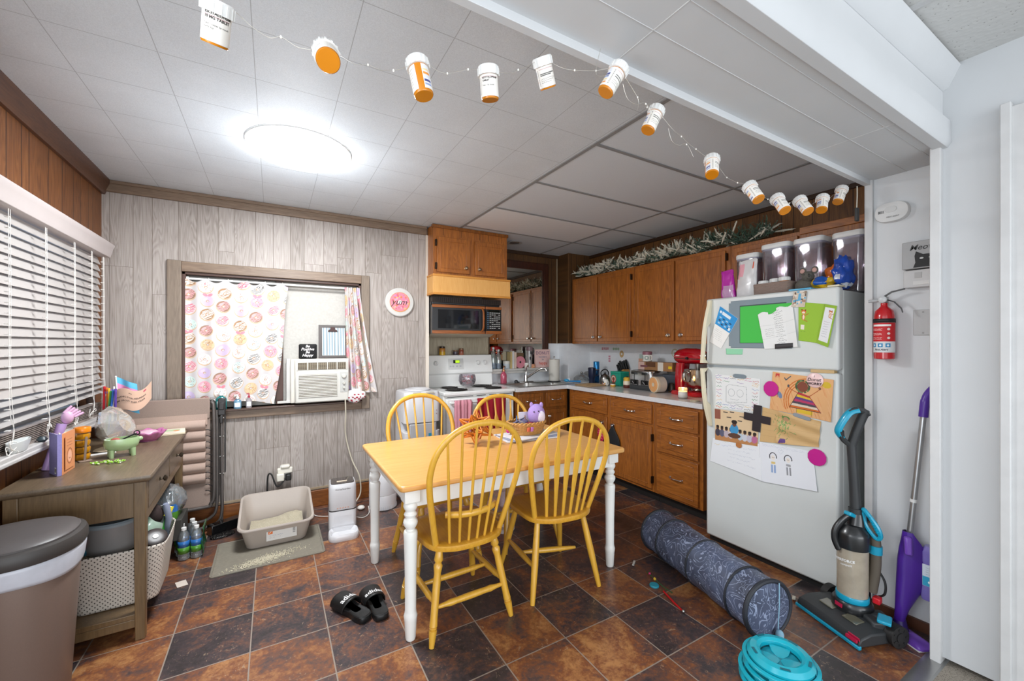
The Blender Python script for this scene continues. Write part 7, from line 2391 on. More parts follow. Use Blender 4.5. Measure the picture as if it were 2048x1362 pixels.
# little bottles on the sill
for x, h, r, m_, lab in ((-.345, .135, .036, flat('#2f9c9c', .2, coat=.4, trans=.4), 'teal pump bottle of hand soap on the window sill'), (-.24, .095, .026, flat('#8cc0e0', .2, coat=.4, trans=.5), 'small pale blue bottle between two others on the window sill'), (-.165, .10, .02, flat('#d8cdd2', .15, coat=.4, trans=.6), 'clear spray bottle with red trigger on the window sill')):
    t = thing('sanitizer_bottle', lab, 'bottle', (x, YG - .042, oz0), group='little bottles on the window sill')
    b = M(); b.lathe([(r * .9, 0), (r, .004), (r, h * .6), (r * .8, h * .7), (r * .35, h * .78), (r * .35, h * .84)], n=22, sy=.6); put('body', b, m_, t)
    b = M(); b.lathe([(r * .45, h * .82), (r * .45, h * .95), (r * .2, h), (r * .2, h * 1.1)], n=14); b.obox((-r * .3, 0, h * 1.12), (r * 1.0, .008, .008)); put('pump', b, flat('#dfe6e6', .3) if r > .021 else flat('#a8354a', .4), t)
    b = M(); b.grid(8, 1, lambda u, v: (r * 1.02 * math.sin(-.8 + 1.6 * u), -r * .615 * math.cos(-.8 + 1.6 * u), h * (.15 + .35 * v))); put('label', b, flat('#cfe6e6' if r > .03 else '#e4eaf0', .5), t)

# donut plaque
t = thing('wall_plaque', 'round white plaque with a painted pink donut on the gray wall', 'plaque', (1.035, YG, 1.79), 0)
b = M(); b.T = RX; b.lathe([(.13, 0), (.135, .004), (.135, .018), (.128, .024), (.001, .025)], n=56); put('disc', b, flat('#c6c4c0', .5, var=.05, vs=30), t)
cv = Cv(.20, .20, 130, '#c6c4c0'); rn = random.Random(5)
cv.on(cv.ell(.1, .1, .096, .094), '#c98a5c'); cv.on(cv.ell(.098, .103, .088, .086), '#dc8292')
for _ in range(60):
    a, q = rn.uniform(0, 6.3), rn.uniform(.04, .08); cv.on(cv.ell(.1 + q * math.cos(a), .1 + q * math.sin(a), rn.uniform(.004, .01)), rn.choice(['#e8a0b0', '#e07a50', '#d0607a', '#c77ab0', '#e6b070']))
cv.on(cv.ell(.1, .1, .018), '#e6dfd6')
cv.build('donut_print', t, None, T=Matrix.Translation((-.1, -.0262, -.1)), keep=cv.ell(.1, .1, .0965))
b = M(); text(b, 'yum', .085, lambda x, y: (x, -.028, y), bold=-.005, shear=.35); put('lettering', b, flat('#2a1f1e', .5), t, fix=False)

# water dispenser
t = thing('water_dispenser', 'white floor-standing water dispenser beside the stove', 'water dispenser', (1.15, 3.70, 0))
b = M(); A = rrect(-.165, .165, -.16, .17, .04)
b.loft([[(x, y, 0) for x, y in A], [(x, y, .62) for x, y in A]]); put('body', b, FW, t, bevel=.004)
b = M(); b.loft([[(x, y, .70) for x, y in A], [(x, y, .94) for x, y in A], [(x * .97, y * .97, .965) for x, y in A], [(x * .85, y * .85, .972) for x, y in A]]); b.loft([[(x, max(y, -.05), .62) for x, y in A], [(x, max(y, -.05), .70) for x, y in A]]); put('head', b, FW, t)
b = M(); b.lathe([(.10, .97), (.115, .975), (.115, .985), (.10, .99), (.06, .98), (.03, .955)], n=36, caps=False); put('bottle_collar', b, FW, t)
b = M(); b.box(-.12, .12, -.162, -.15, .36, .69); put('recess', b, flat('#b3b4b8', .4), t, bevel=.006)
b = M(); b.box(.05, .075, -.165, -.16, .56, .60); put('sticker', b, flat('#2f8fb0', .4), t)
b = M(); b.box(-.09, -.02, -.17, -.14, .955, .968); b.box(.03, .10, -.17, -.14, .955, .968); put('tap_button', b, flat('#b7b2a4', .4), t, bevel=.002)
b = M()
for z in (.80, .77): b.T = Matrix.Translation((.125, -.161, z)) @ RX; b.lathe([(.004, 0), (.004, .002), (.001, .003)], n=10)
put('indicator', b, flat('#8a4a4a', .4), t)
# ---------------------------------------------------------------- things on the mirror ledge (top z = 1.10)
ZL = 1.101
LY = 4.272
for x, h, r, c, lab in ((2.235, .24, .036, '#2d6fb0', 'tall clear bottle with blue foot at the left end of the ledge'), (2.305, .215, .034, '#2560a4', 'clear bottle with blue label second on the ledge')):
    t = thing('bottle', lab, 'bottle', (x, LY, ZL), group='clear bottles on the ledge')
    b = M(); b.lathe([(r * .95, 0), (r, .005), (r, h * .5), (r * .8, h * .7), (r * .35, h * .88), (r * .33, h)], n=22); put('body', b, glassy('#dfeae6', .2, .04, 'pale_bottle', .2), t)
    b = M(); b.lathe([(r * .96, .004), (r * .96, h * .3), (.001, h * .31)], n=22); put('blue_soap', b, flat(c, .25), t)
    b = M(); b.lathe([(r * .4, h * .96), (r * .4, h * 1.06), (.001, h * 1.07)], n=16); put('cap', b, flat('#c9cfcc', .3), t)
t = thing('cream_jar', 'white and grey jar in front of the books on the ledge', 'jar', (2.405, LY - .015, ZL))
b = M(); b.lathe([(.036, 0), (.04, .005), (.04, .06)], n=24); put('body', b, flat('#c2ccd2', .35), t)
b = M(); b.lathe([(.041, .06), (.041, .09), (.03, .094)], n=24); put('lid', b, flat('#d9d8cf', .4), t)
for i, (x, w, h, c, lab) in enumerate(((2.452, .022, .20, '#c9b27a', 'tan book first in the row on the ledge'), (2.478, .026, .205, '#d8d8d6', 'white book second in the row on the ledge'), (2.508, .030, .195, '#d8c0ae', 'pale pink-beige book third in the row on the ledge'))):
    t = thing('book', lab, 'book', (x, LY + .006, ZL), 0, 'cookbooks on the ledge')
    b = M(); b.box(-w / 2, -w / 2 + .003, -.055, .035, 0, h); b.box(w / 2 - .003, w / 2, -.055, .035, 0, h); b.box(-w / 2, w / 2, -.058, -.055, 0, h); put('cover', b, flat(c, .5), t, bevel=.001)
    b = M(); b.box(-w / 2 + .003, w / 2 - .003, -.05, .03, .004, h - .004); put('pages', b, flat('#e3dccb', .8), t)
b = M(); b.box(-.06, .06, 0, .03, 0, .185); o = solo('brown_box', 'brown box behind the pink donut disc on the ledge', 'box', b, flat('#6a5238', .6), bevel=.002); o.location = (2.60, LY + .02, ZL)
t = thing('donut_coaster', 'pink sprinkled donut disc standing on the ledge', 'donut disc', (2.60, LY - .01, ZL + .072))
b = M(); b.T = RX
rings = [[(r_ * math.cos(a), r_ * math.sin(a), z) for a in [2 * PI * i / 40 for i in range(40)]] for r_, z in ((.014, -.008), (.072, -.008), (.072, .004), (.05, .012), (.014, .006))]
b.loft(rings, closed=True); put('disc', b, spotty('#d98a98', '#c05a7a', 120, .2, .5, 'sprinkled_pink'), t)
b = M(); b.T = RX; b.lathe([(.015, -.006), (.015, .002)], n=16); put('hole', b, flat('#2c2624', .6), t)
t = thing('tumbler', 'tall clear tumbler with dark pattern and mauve lid on the ledge', 'tumbler', (2.735, LY, ZL))
b = M(); b.lathe([(.034, 0), (.038, .004), (.042, .21)], n=26); put('body', b, flat('#a9a4a2', .15, var=.35, vs=14, coat=.5), t)
b = M(); b.lathe([(.044, .21), (.045, .215), (.045, .255), (.035, .262), (.001, .263)], n=26); put('lid', b, flat('#7b6468', .35), t)
b = M(); b.tube(spline([(.04, 0, .24), (.065, 0, .235), (.068, 0, .19), (.045, 0, .15)], 5), .006, 8); put('handle', b, flat('#4a4246', .3), t)
b = M()
for a, z in ((-2.0, .10), (-1.4, .15), (-1.2, .06), (-1.75, .17)): b.grid(4, 4, lambda u, v: ((.0425) * math.cos(a + .5 * u), (.0425) * math.sin(a + .5 * u), z + .035 * v))
put('print', b, flat('#2f2b2d', .4), t)
for x, y, h, r, c, lid, lab in ((2.685, LY - .02, .062, .028, '#e4dfd4', '#e9e6de', 'white candle jar with a small picture on the ledge'), (2.775, LY - .018, .045, .032, '#d08a5a', '#c98a6a', 'short orange jar beside the donut sign on the ledge')):
    t = thing('small_jar', lab, 'jar', (x, y, ZL), group='little jars on the ledge')
    b = M(); b.lathe([(r * .95, 0), (r, .004), (r, h * .7)], n=22); put('body', b, flat(c, .4), t)
    b = M(); b.lathe([(r * 1.02, h * .7), (r * 1.02, h), (r * .7, h * 1.03)], n=22); put('lid', b, flat(lid, .4), t)
    b = M(); b.T = Matrix.Translation((0, -r - .0005, h * .38)) @ RX; b.lathe([(.011, 0), (.009, .001)], n=14); put('badge', b, flat('#7a5a3a' if r < .03 else '#e2b690', .5), t)
t = thing('lettered_sign', 'pink block sign with donut lettering leaning on the mirror frame', 'sign', (2.93, LY - .012, ZL), 0, rot=(-.06, 0, .0))
b = M(); b.box(-.115, .115, -.008, .018, 0, .225); put('block', b, flat('#e0bdb8', .6, var=.05), t, bevel=.002)
b = M()
for s, sz, z, m_ in (('DONUT', .056, .178, 0), ('WORRY', .034, .128, 2), ('be', .03, .098, 2), ('happy', .052, .052, 1)): text(b, s, sz, lambda x, y, z=z: (x, -.0095, z + y), m=m_, bold=.015)
put('lettering', b, [flat('#8d6f86', .5), flat('#cf5a48', .5), flat('#8f8a9c', .5)], t, fix=False)

# ---------------------------------------------------------------- things on the counter (top z = .93)
ZC = .931
t = thing('soap_dispenser', 'coral pink soap bottle with copper pump at the sink', 'soap dispenser', (2.335, 4.20, ZC))
b = M(); b.lathe([(.036, 0), (.04, .006), (.04, .09), (.034, .115), (.016, .135), (.014, .145)], n=26, sy=.8); put('body', b, flat('#d8607a', .15, coat=.5, trans=.3), t)
b = M(); b.lathe([(.018, .142), (.018, .165), (.008, .17), (.007, .19)], n=18); b.tube([(0, 0, .195), (0, -.015, .20), (-.0, -.035, .193)], [.011, .009, .006], 10); put('pump', b, flat('#c08a68', .25, .8), t)
t = thing('paper_towel_roll', 'white paper towel roll standing on its holder by the sink', 'paper towel roll', (2.985, 4.09, ZC))
b = M(); b.lathe([(.075, 0), (.08, .004), (.078, .012), (.02, .014)], n=30); put('base', b, BLACK_M, t)
b = M(); b.lathe([(.065, .014), (.066, .016), (.066, .272), (.065, .275), (.02, .275), (.02, .27)], n=40); put('roll', b, cloth('#d9d5cc', '#c9c5bb', 180, name='paper_towel'), t)
b = M(); b.tube([(0, 0, .27), (0, 0, .30)], .006, 10); b.ball((0, 0, .304), .011, 12); put('post', b, STEEL, t)
t = thing('dish_brush', 'blue and white dish brush lying at the sink edge', 'brush', (3.055, 3.86, ZC + .012), -.75)
b = M(); b.tube([(-.02, 0, .008), (.06, 0, .01), (.12, 0, .008)], [.008, .011, .013], 10); put('handle', b, flat('#1b7fbf', .3), t)
b = M(); b.ball((-.045, 0, .018), (.035, .028, .02), 14); put('head', b, flat('#3c9fd0', .35), t)
b = M(); b.ball((-.02, .012, .025), (.022, .024, .022), 12); put('bristles', b, cloth('#dfe6ea', None, 120), t)
b = M(); b.ball((0, 0, .05), (.13, .09, .055), 36)
for i_, p in enumerate(b.v):
    q = Vector(p); b.v[i_] = (q.x + .02 * noise.noise(q * 14), q.y, max(0, q.z * (1 + .5 * noise.noise(q * 16))))
o = solo('plastic_film', 'clear crumpled plastic wrap heaped on the corner counter', 'plastic wrap', b, glassy('#e2e4e2', .3, .08, 'film_wrap', .2), smooth=40); o.location = (3.41, 3.99, ZC)
t = thing('glass_cover', 'glass bowl lid with white rim on the corner counter', 'lid', (3.25, 3.89, ZC))
b = M(); b.lathe([(.10, .004), (.104, .01), (.095, .05), (.06, .085), (.02, .098), (.001, .10)], n=36, caps=False); put('dome', b, glassy('#e6eaec', .25, .03, 'dome_glass', .12), t)
b = M(); b.tube([(.105 * math.cos(a), .105 * math.sin(a), .006) for a in [2 * PI * i / 40 for i in range(40)]], .006, 8, closed=True); put('rim', b, flat('#d7d7d5', .3), t)
b = M(); b.ball((0, 0, .112), (.018, .018, .014), 14); put('knob', b, STEEL, t)
t = thing('travel_mug', 'dark navy travel mug with side handle on the corner counter', 'travel mug', (3.245, 3.70, ZC))
b = M(); b.lathe([(.028, 0), (.032, .004), (.034, .06), (.042, .085), (.043, .165)], n=26); put('body', b, flat('#232a44', .3, .3), t)
b = M(); b.lathe([(.045, .165), (.045, .182), (.03, .188), (.001, .188)], n=26); put('lid', b, flat('#1a1e30', .3), t)
b = M(); b.tube(spline([(.038, -.01, .155), (.075, -.03, .15), (.078, -.03, .10), (.040, -.01, .088)], 5), .007, 8); put('handle', b, flat('#232a44', .3), t)
t = thing('steel_bottle', 'bright blue insulated bottle on the counter', 'bottle', (3.375, 3.765, ZC))
b = M(); b.lathe([(.033, 0), (.036, .005), (.036, .155)], n=26); put('body', b, flat('#1c5f96', .25, .5), t)
b = M(); b.lathe([(.0365, .155), (.0365, .162)], n=26); put('ring', b, STEEL, t)
b = M(); b.lathe([(.036, .162), (.036, .245), (.032, .252), (.001, .253)], n=26); put('cup_lid', b, flat('#2a82bd', .25, .5), t)
t = thing('kettle', 'small steel kettle behind the knife block', 'kettle', (3.335, 3.575, ZC))
b = M(); b.lathe([(.055, 0), (.062, .01), (.060, .06), (.045, .10), (.02, .115), (.001, .118)], n=30); put('body', b, STEEL, t)
b = M(); b.tube(spline([(-.05, 0, .08), (-.06, 0, .14), (0, 0, .17), (.05, 0, .14), (.05, 0, .09)], 5), .006, 8); put('handle', b, BLACK, t)
b = M(); b.ball((0, 0, .123), .011, 10); put('knob', b, BLACK, t)
t = thing('knife_block', 'wooden knife block full of black handled knives', 'knife block', (3.505, 3.47, ZC), RZ)
b = M(); b.plate([(-.05, 0), (.055, 0), (.085, .10), (.06, .175), (-.035, .115)], -.05, .05); put('block', b, wood('#c8924e', '#a06a2c', 'X', 2, .45, .1, name='block_wood'), t, bevel=.003)
for i_ in range(4):
    for j_ in range(3):
        b = M(); p = Vector((-.012 + .026 * i_, -.035 + .034 * j_, .135 + .014 * i_)); d = Vector((-.38, 0, .92)) * (.095 + .01 * ((i_ + j_) % 3))
        b.obox(tuple(p + d * .5), (.02, .014, d.length), (0, -.39, 0)); put('knife_handle', b, BLACK, t, bevel=.003)
for i_ in range(2):
    b = M(); b.obox((-.07 + .0 * i_, -.028 + .045 * i_, .105), (.02, .014, .08), (0, -.9, 0)); put('knife_handle', b, BLACK, t, bevel=.003)
t = thing('tea_tin', 'green tin box with a red and white round picture', 'tin', (3.355, 3.36, ZC), RZ - .12)
b = M(); b.box(-.085, .085, -.06, .06, 0, .135); put('body', b, flat('#1f9a80', .35), t, bevel=.004)
b = M(); b.box(-.087, .087, -.062, .062, .135, .158); put('lid', b, flat('#26a488', .35), t, bevel=.004)
b = M(); b.T = Matrix.Translation((-.03, -.0605, .072)) @ RX; b.lathe([(.045, 0), (.045, .0008)], n=30, m=0); b.lathe([(.036, .0008), (.036, .0016)], n=30, m=1); b.lathe([(.022, .0016), (.022, .0022)], n=24, m=2); b.obox((0, -.032, .002), (.03, .02, .001), m=0)
put('picture', b, [flat('#c23a2c', .4), flat('#e6dcc8', .4), flat('#8f3a26', .4)], t)


def figurine(label, x, y, kind):
    t = thing('egg_figurine', label, 'figurine', (x, y, ZC), RZ, 'little ceramic figures on the counter')
    if kind == 0:
        b = M(); b.lathe([(.026, 0), (.030, .01), (.031, .06), (.028, .068), (.025, .066), (.026, .012), (.001, .010)], n=24); put('cup', b, flat('#e6e2dc', .3), t)
        b = M()
        for a, z, m_ in ((-2.3, .025, 0), (-1.6, .04, 1), (-1.0, .025, 2), (-1.4, .012, 0)):
            b.ball((.0305 * math.cos(a), .0305 * math.sin(a), z), .008, 8, m=m_)
        put('spot', b, [flat('#e07a3a', .4), flat('#23242c', .4), flat('#d9a02c', .4)], t)
        b = M(); b.tube([(.028, 0, .05), (.05, 0, .045), (.048, 0, .02), (.029, 0, .015)], .004, 8); put('handle', b, flat('#e6e2dc', .3), t)
    elif kind == 1:
        b = M(); b.lathe([(.024, 0), (.03, .008), (.028, .02)], n=22); put('base', b, flat('#d9a22c', .35), t)
        b = M(); b.lathe([(.028, .02), (.026, .034), (.015, .046), (.001, .05)], n=22); put('head', b, flat('#e8e0d0', .35), t)
        b = M(); b.lathe([(.0275, .032), (.02, .044), (.001, .051)], n=22); put('cap', b, flat('#5a3a24', .4), t)
    else:
        b = M(); b.lathe([(.036, 0), (.04, .006), (.038, .04)], n=24); put('base', b, flat('#5e2a20', .35), t)
        b = M(); b.lathe([(.0385, .03), (.038, .07), (.034, .075)], n=24); put('body', b, flat('#e8dcc4', .35), t)
        b = M(); b.lathe([(.035, .072), (.036, .10), (.026, .112), (.001, .114)], n=24); put('lid', b, flat('#e2b03a', .35), t)
        b = M(); b.lathe([(.012, .11), (.012, .122), (.001, .124)], n=14); put('finial', b, BLACK, t)


figurine('white cup with orange and black spots in front of the knife block', 3.20, 3.42, 0)
figurine('tiny yellow figure with brown cap between cup and tin', 3.195, 3.30, 1)
figurine('yellow, white and brown lidded pot left of the toaster', 3.24, 3.14, 2)
t = thing('wire_trivet', 'tan woven openwork trivet lying on the counter corner', 'trivet', (3.07, 3.52, ZC))
b = M()
for i_ in range(9):
    for s in (-1, 1): b.tube([(-.12 + .03 * i_, -.12, .004), (-.12 + .03 * i_ + s * .06 if abs(-.12 + .03 * i_ + s * .06) < .14 else .12 * s, .12, .006)], .004, 6)
b.tube([(x, y, .006) for x, y in rrect(-.135, .135, -.125, .125, .03)], .006, 6, closed=True)
put('weave', b, wood('#b79a72', '#8a6c46', 'X', 3, .6, 0, name='rattan'), t)
# toaster
t = thing('toaster', 'black and chrome four-slice toaster with twin levers', 'toaster', (3.33, 2.93, ZC), RZ)
b = M(); b.loft([[(x, y, z) for x, y in rrect(-.15 * k, .15 * k, -.13 * k, .13 * k, .03)] for k, z in ((.98, .01), (1, .02), (1, .165), (.95, .19), (.80, .195))]); put('body', b, flat('#c4c4c4', .2, .95, var=.03, name='toaster_steel'), t)
b = M(); b.loft([[(x, y, z) for x, y in rrect(-.152 * k, .152 * k, -.132 * k, .132 * k, .03)] for k, z in ((.98, 0), (1.0, .006), (1.0, .04), (.99, .045))]); put('base', b, flat('#3a3c3e', .4), t)
for x in (-.07, .07):
    b = M(); b.box(x - .052, x + .052, -.136, -.128, .045, .10); pn = put('dial_panel', b, BLACK, t, bevel=.004)
    b = M(); b.T = Matrix.Translation((x, -.136, .075)) @ RX; b.lathe([(.02, 0), (.02, .012), (.001, .013)], n=20); b.obox((0, 0, .014), (.003, .034, .003), (0, 0, .8), m=1); put('dial', b, [BLACK, flat('#c9c9c9', .4)], pn)
    b = M(); b.tube([(x - .045, -.1365, .053), (x + .045, -.1365, .053)], .0012, 5); put('marking', b, flat('#d0d0d0', .5), pn)
    b = M(); b.box(x - .004, x + .004, -.1325, -.128, .10, .165); b.box(x - .022, x + .022, -.155, -.128, .158, .178); put('lever', b, BLACK, t, bevel=.004)
    b = M()
    for dx in (-.028, .028): b.box(x + dx - .014, x + dx + .014, -.10, .10, .194, .1965)
    put('slot', b, BLACK_M, t)
# boxes behind the toaster
t = thing('food_carton', 'long brown food carton with a white label standing on the toaster', 'carton', (3.33, 2.80, ZC + .199), RZ)
b = M(); b.box(-.22, .20, -.05, .05, 0, .085); put('carton', b, flat('#9a7048', .5, var=.1), t, bevel=.002)
b = M(); b.box(-.22, -.14, -.051, -.05, .002, .083, 0); b.box(-.12, .0, -.051, -.05, .035, .083, 1); b.box(.03, .095, -.0525, -.05, .0, .084, 2); b.box(-.19, -.10, -.0525, -.051, .03, .05, 3); b.box(.155, .195, -.0525, -.05, .025, .05, 4)
put('print', b, [flat('#c9aaa0', .5), flat('#5e3a22', .5), flat('#d8d2c8', .5), flat('#7a4a52', .5), flat('#e0c21c', .4)], t)
t = thing('grey_case', 'dark grey case leaning behind the donut box', 'case', (3.40, 2.69, ZC), RZ)
b = M(); b.box(-.10, .08, -.03, .05, 0, .165); put('case', b, flat('#4d525c', .4), t, bevel=.006)
b = M(); b.ball((.03, -.05, .055), (.022, .02, .03), 12); put('red_tag', b, flat('#b3162a', .3), t)
t = thing('patterned_mug', 'white mug with green and black rings and mauve lid on the carton', 'mug', (3.34, 2.955, ZC + .285), RZ)
b = M(); b.lathe([(.042, 0), (.046, .004), (.046, .07)], n=28); put('body', b, flat('#dcdcd6', .3), t)
b = M(); b.lathe([(.048, .068), (.048, .098), (.04, .102), (.001, .102)], n=28); put('lid', b, flat('#8d5a66', .4), t)
b = M(); b.tube(spline([(.04, -.01, .06), (.075, -.02, .06), (.075, -.02, .02), (.042, -.01, .012)], 5), .006, 8); put('handle', b, flat('#dcdcd6', .3), t)
b = M()
for a in (-2.3, -1.0):
    for rr_, m_ in ((.022, 0), (.014, 1)):
        b.loft([[tuple(Vector((.0462 * math.cos(a + (rr_ * k * math.cos(q)) / .046), .0462 * math.sin(a + (rr_ * k * math.cos(q)) / .046), .036 + rr_ * k * math.sin(q)))) for q in [2 * PI * i / 20 for i in range(20)]] for k in (1, .8)], m=m_, caps=False)
put('print', b, [flat('#3f8f7a', .4), flat('#23242a', .4)], t, solid=.0006)
# donut box
t = thing('round_box', 'round box with an orange donut picture on its lid facing out', 'box', (3.13, 2.695, ZC + .077), 0, rot=(0, -PI / 2, -.25))
b = M(); b.lathe([(.072, -.10), (.075, -.098), (.075, -.02)], n=40); put('body', b, flat('#c9c4ba', .4, var=.15, vs=18), t)
b = M(); b.lathe([(.077, -.022), (.077, .0), (.074, .003), (.001, .004)], n=40); ld = put('lid', b, flat('#d8cdb6', .4), t)
b = M()
b.loft([[(r_ * math.cos(a), r_ * math.sin(a), z) for a in [2 * PI * i / 44 for i in range(44)]] for r_, z in ((.019, .0045), (.068, .0045), (.066, .006), (.021, .006))], closed=True)
put('donut_print', b, spotty('#e2a56a', '#c9763a', 110, .2, .5, 'orange_icing'), ld)
t = thing('small_pitcher', 'small dark patterned pitcher between donut box and mixer', 'pitcher', (3.31, 2.63, ZC), .3)
b = M(); b.lathe([(.026, 0), (.032, .02), (.03, .06), (.02, .08), (.024, .09)], n=22); put('body', b, spotty('#3a3430', '#b89a4a', 40, .3, .4, 'gilt_pattern'), t)
b = M(); b.tube(spline([(.024, 0, .08), (.05, 0, .075), (.05, 0, .035), (.03, 0, .025)], 5), .005, 8); put('handle', b, flat('#6a5a44', .4), t)
# stand mixer
t = thing('stand_mixer', 'red stand mixer with steel bowl on the counter by the fridge', 'stand mixer', (3.30, 2.41, ZC), RZ - .12)
MR = flat('#b00d1e', .12, coat=.7, var=.02, name='mixer_red')
b = M(); b.loft([[(x, y, z) for x, y in A_] for A_, z in ((rrect(-.17, .17, -.115, .115, .07), 0), (rrect(-.175, .175, -.12, .12, .07), .012), (rrect(-.165, .165, -.11, .11, .07), .034), (rrect(-.14, .14, -.09, .09, .06), .042))]); put('base', b, MR, t)
b = M(); b.loft([[(x, y, z) for x, y in rrect(-.155 + dx, -.06 + dx, -.055, .055, .03)] for z, dx in ((.03, .0), (.12, -.005), (.22, .0), (.29, .01))]); put('column', b, MR, t)
b = M()
rings = []
for x, r_, z in ((-.17, .02, .345), (-.165, .05, .345), (-.13, .068, .348), (-.05, .075, .352), (.06, .073, .352), (.13, .066, .348), (.165, .05, .344), (.178, .02, .342)):
    rings.append([(x, r_ * .9 * math.cos(a), z + r_ * math.sin(a) * (1 if math.sin(a) > 0 else .95)) for a in [2 * PI * i / 28 for i in range(28)]])
b.loft(rings); hd = put('head', b, MR, t)
b = M(); b.loft([[(x, r_ * .905 * math.cos(a), z + r_ * math.sin(a) * .16) for a in [2 * PI * i / 28 for i in range(28)]] for x, r_, z in ((-.172, .02, .33), (-.166, .052, .33), (-.13, .0705, .33), (-.05, .0775, .332), (.06, .0755, .332), (.13, .0685, .33), (.167, .052, .329), (.18, .02, .329))]); put('trim_band', b, CHROME, hd)
b = M(); b.T = Matrix.Translation((.16, 0, .355)) @ Matrix.Rotation(PI / 2, 4, 'Y'); b.lathe([(.032, 0), (.034, .012), (.030, .022), (.014, .025), (.001, .025)], n=26); put('hub_cap', b, CHROME, hd)
b = M(); b.tube([(.02, -.069, .335), (.02, -.085, .335)], .012, 10); put('speed_knob', b, BLACK, hd)
b = M(); b.cyl((.075, 0, .29), (.075, 0, .22), .022, .016, 16); put('beater_shaft', b, STEEL, t)
b = M(); b.lathe([(.04, .045), (.05, .05), (.045, .06), (.085, .085), (.112, .14), (.118, .20), (.122, .235), (.117, .235), (.113, .2), (.107, .142), (.08, .09), (.001, .08)], (.075, 0, 0), 44); bw = put('bowl', b, flat('#c9c4bc', .16, 1., var=.04, name='polished_bowl'), t)
b = M(); b.tube(spline([(.075, -.118, .21), (.075, -.165, .215), (.075, -.17, .15), (.075, -.11, .12)], 5), .008, 10, flatten=(1.6, .7)); put('handle', b, STEEL, bw)
b = M(); b.tube(spline([(-.15, .03, .10), (-.19, .03, .12), (-.20, .02, .04), (-.17, .0, .01)], 5), .005, 6); put('power_cord', b, BLACK_M, t)
# candle and other small things
t = thing('lit_candle', 'burning white jar candle in front of the red mixer', 'candle', (3.03, 2.295, ZC))
b = M(); b.lathe([(.034, 0), (.037, .004), (.037, .088), (.035, .09), (.034, .086)], n=30, caps=False); b.lathe([(.034, 0), (.001, .001)], n=30, caps=False); put('jar', b, glassy('#f6efe4', .2, .04, 'candle_glass', .25), t)
b = M(); b.lathe([(.033, .004), (.0335, .06), (.001, .06)], n=30); put('wax', b, flat('#ece2d2', .5), t)
b = M(); b.lathe([(.0372, .012), (.0372, .058)], n=30, caps=False); put('label', b, flat('#dedbd6', .5), t, solid=.0006)
b = M(); b.cyl((0, 0, .06), (0, 0, .068), .0015, n=6); put('wick', b, BLACK, t)
b = M(); b.lathe([(.001, .066), (.005, .072), (.0055, .078), (.003, .088), (.0005, .094)], n=12); put('flame', b, emit('#ffb648', 14, 'flame'), t)
lc = bpy.data.lights.new('candle_light', 'POINT'); lc.energy = .25; lc.color = (1, .62, .25); lc.shadow_soft_size = .01
lo = bpy.data.objects.new('candle_light', lc); COL.objects.link(lo); lo.parent = t; lo.location = (0, 0, .10)
b = M(); b.lathe([(.036, 0), (.037, .003), (.036, .009), (.03, .010)], n=28); o = solo('candle_lid', 'round candle lid lying on the counter beside the fridge', 'lid', b, flat('#c9bfa4', .35, .4)); o.location = (2.96, 2.13, ZC)
t = thing('napkin_rack', 'thin metal rack with grey patterned sheet by the fridge', 'rack', (3.14, 2.075, ZC), RZ)
b = M()
for x in (-.02, .04): b.tube([(x, -.06, 0), (x, -.06, .19), (x, .10, .19), (x, .10, 0)], .003, 6)
put('wire', b, CHROME, t)
b = M(); b.box(-.005, .025, -.055, .095, .004, .185); put('sheets', b, spotty('#a9a2a8', '#453f46', 60, .3, .6, 'patterned_paper'), t)
# oven mitts on the door knobs
for y, lab, c, w, h, zt in ((3.125, 'red dotted oven mitt hanging on a cabinet door knob', spotty('#c41c46', '#e6a0b4', 60, .25, .8, 'red_dotted_cloth'), .10, .21, .61), (2.965, 'black quilted oven mitt hanging on a cabinet door knob', cloth('#222326', '#151517', 200), .17, .30, .61)):
    t = thing('oven_mitt', lab, 'oven mitt', (2.865, y, zt), RZ)
    A = spline([(0, 0, 0), (.02, -.04, 0), (w * .5, -h * .45, 0), (w * .52, -h * .7, 0), (.01, -h, 0), (-w * .45, -h * .72, 0), (-w * .42, -h * .42, 0), (-.02, -.04, 0)], 5, True)
    b = M(); b.loft([[(p.x * k, yy, p.y * k - .04 * (1 - k)) for p in A] for k, yy in ((.7, -.014), (.95, -.011), (1.0, 0), (.95, .008), (.7, .010))]); put('body', b, c, t, smooth=70)
    b = M(); b.tube(spline([(0, -.002, -.02), (-.008, -.010, -.005), (0, -.018, .008), (.008, -.010, -.005), (0, -.002, -.02)], 5), .0025, 6); put('loop', b, BLACK_M, t)
    b = M(); b.tube([(p.x, -.002, p.y) for p in A], .004, 6, closed=True); put('binding', b, BLACK_M, t)

# decals on the backsplash
XD = XR - .0085
rn = random.Random(14)


def decal(label, y, z, w, h, draw, bg='#e4e7ea'):
    cv = Cv(w, h, 70, bg)
    base = cv.c.copy()
    draw(cv)
    keep = np.any(np.abs(cv.c - base) > 1e-6, -1)
    o = cv.build('wall_decal', None, lambda U, V: (U * 0, -(U - w / 2), V - h / 2), keep=keep)
    o.location = (XD, y, z)
    return tag(o, label, 'decal', 'decals on the white backsplash')


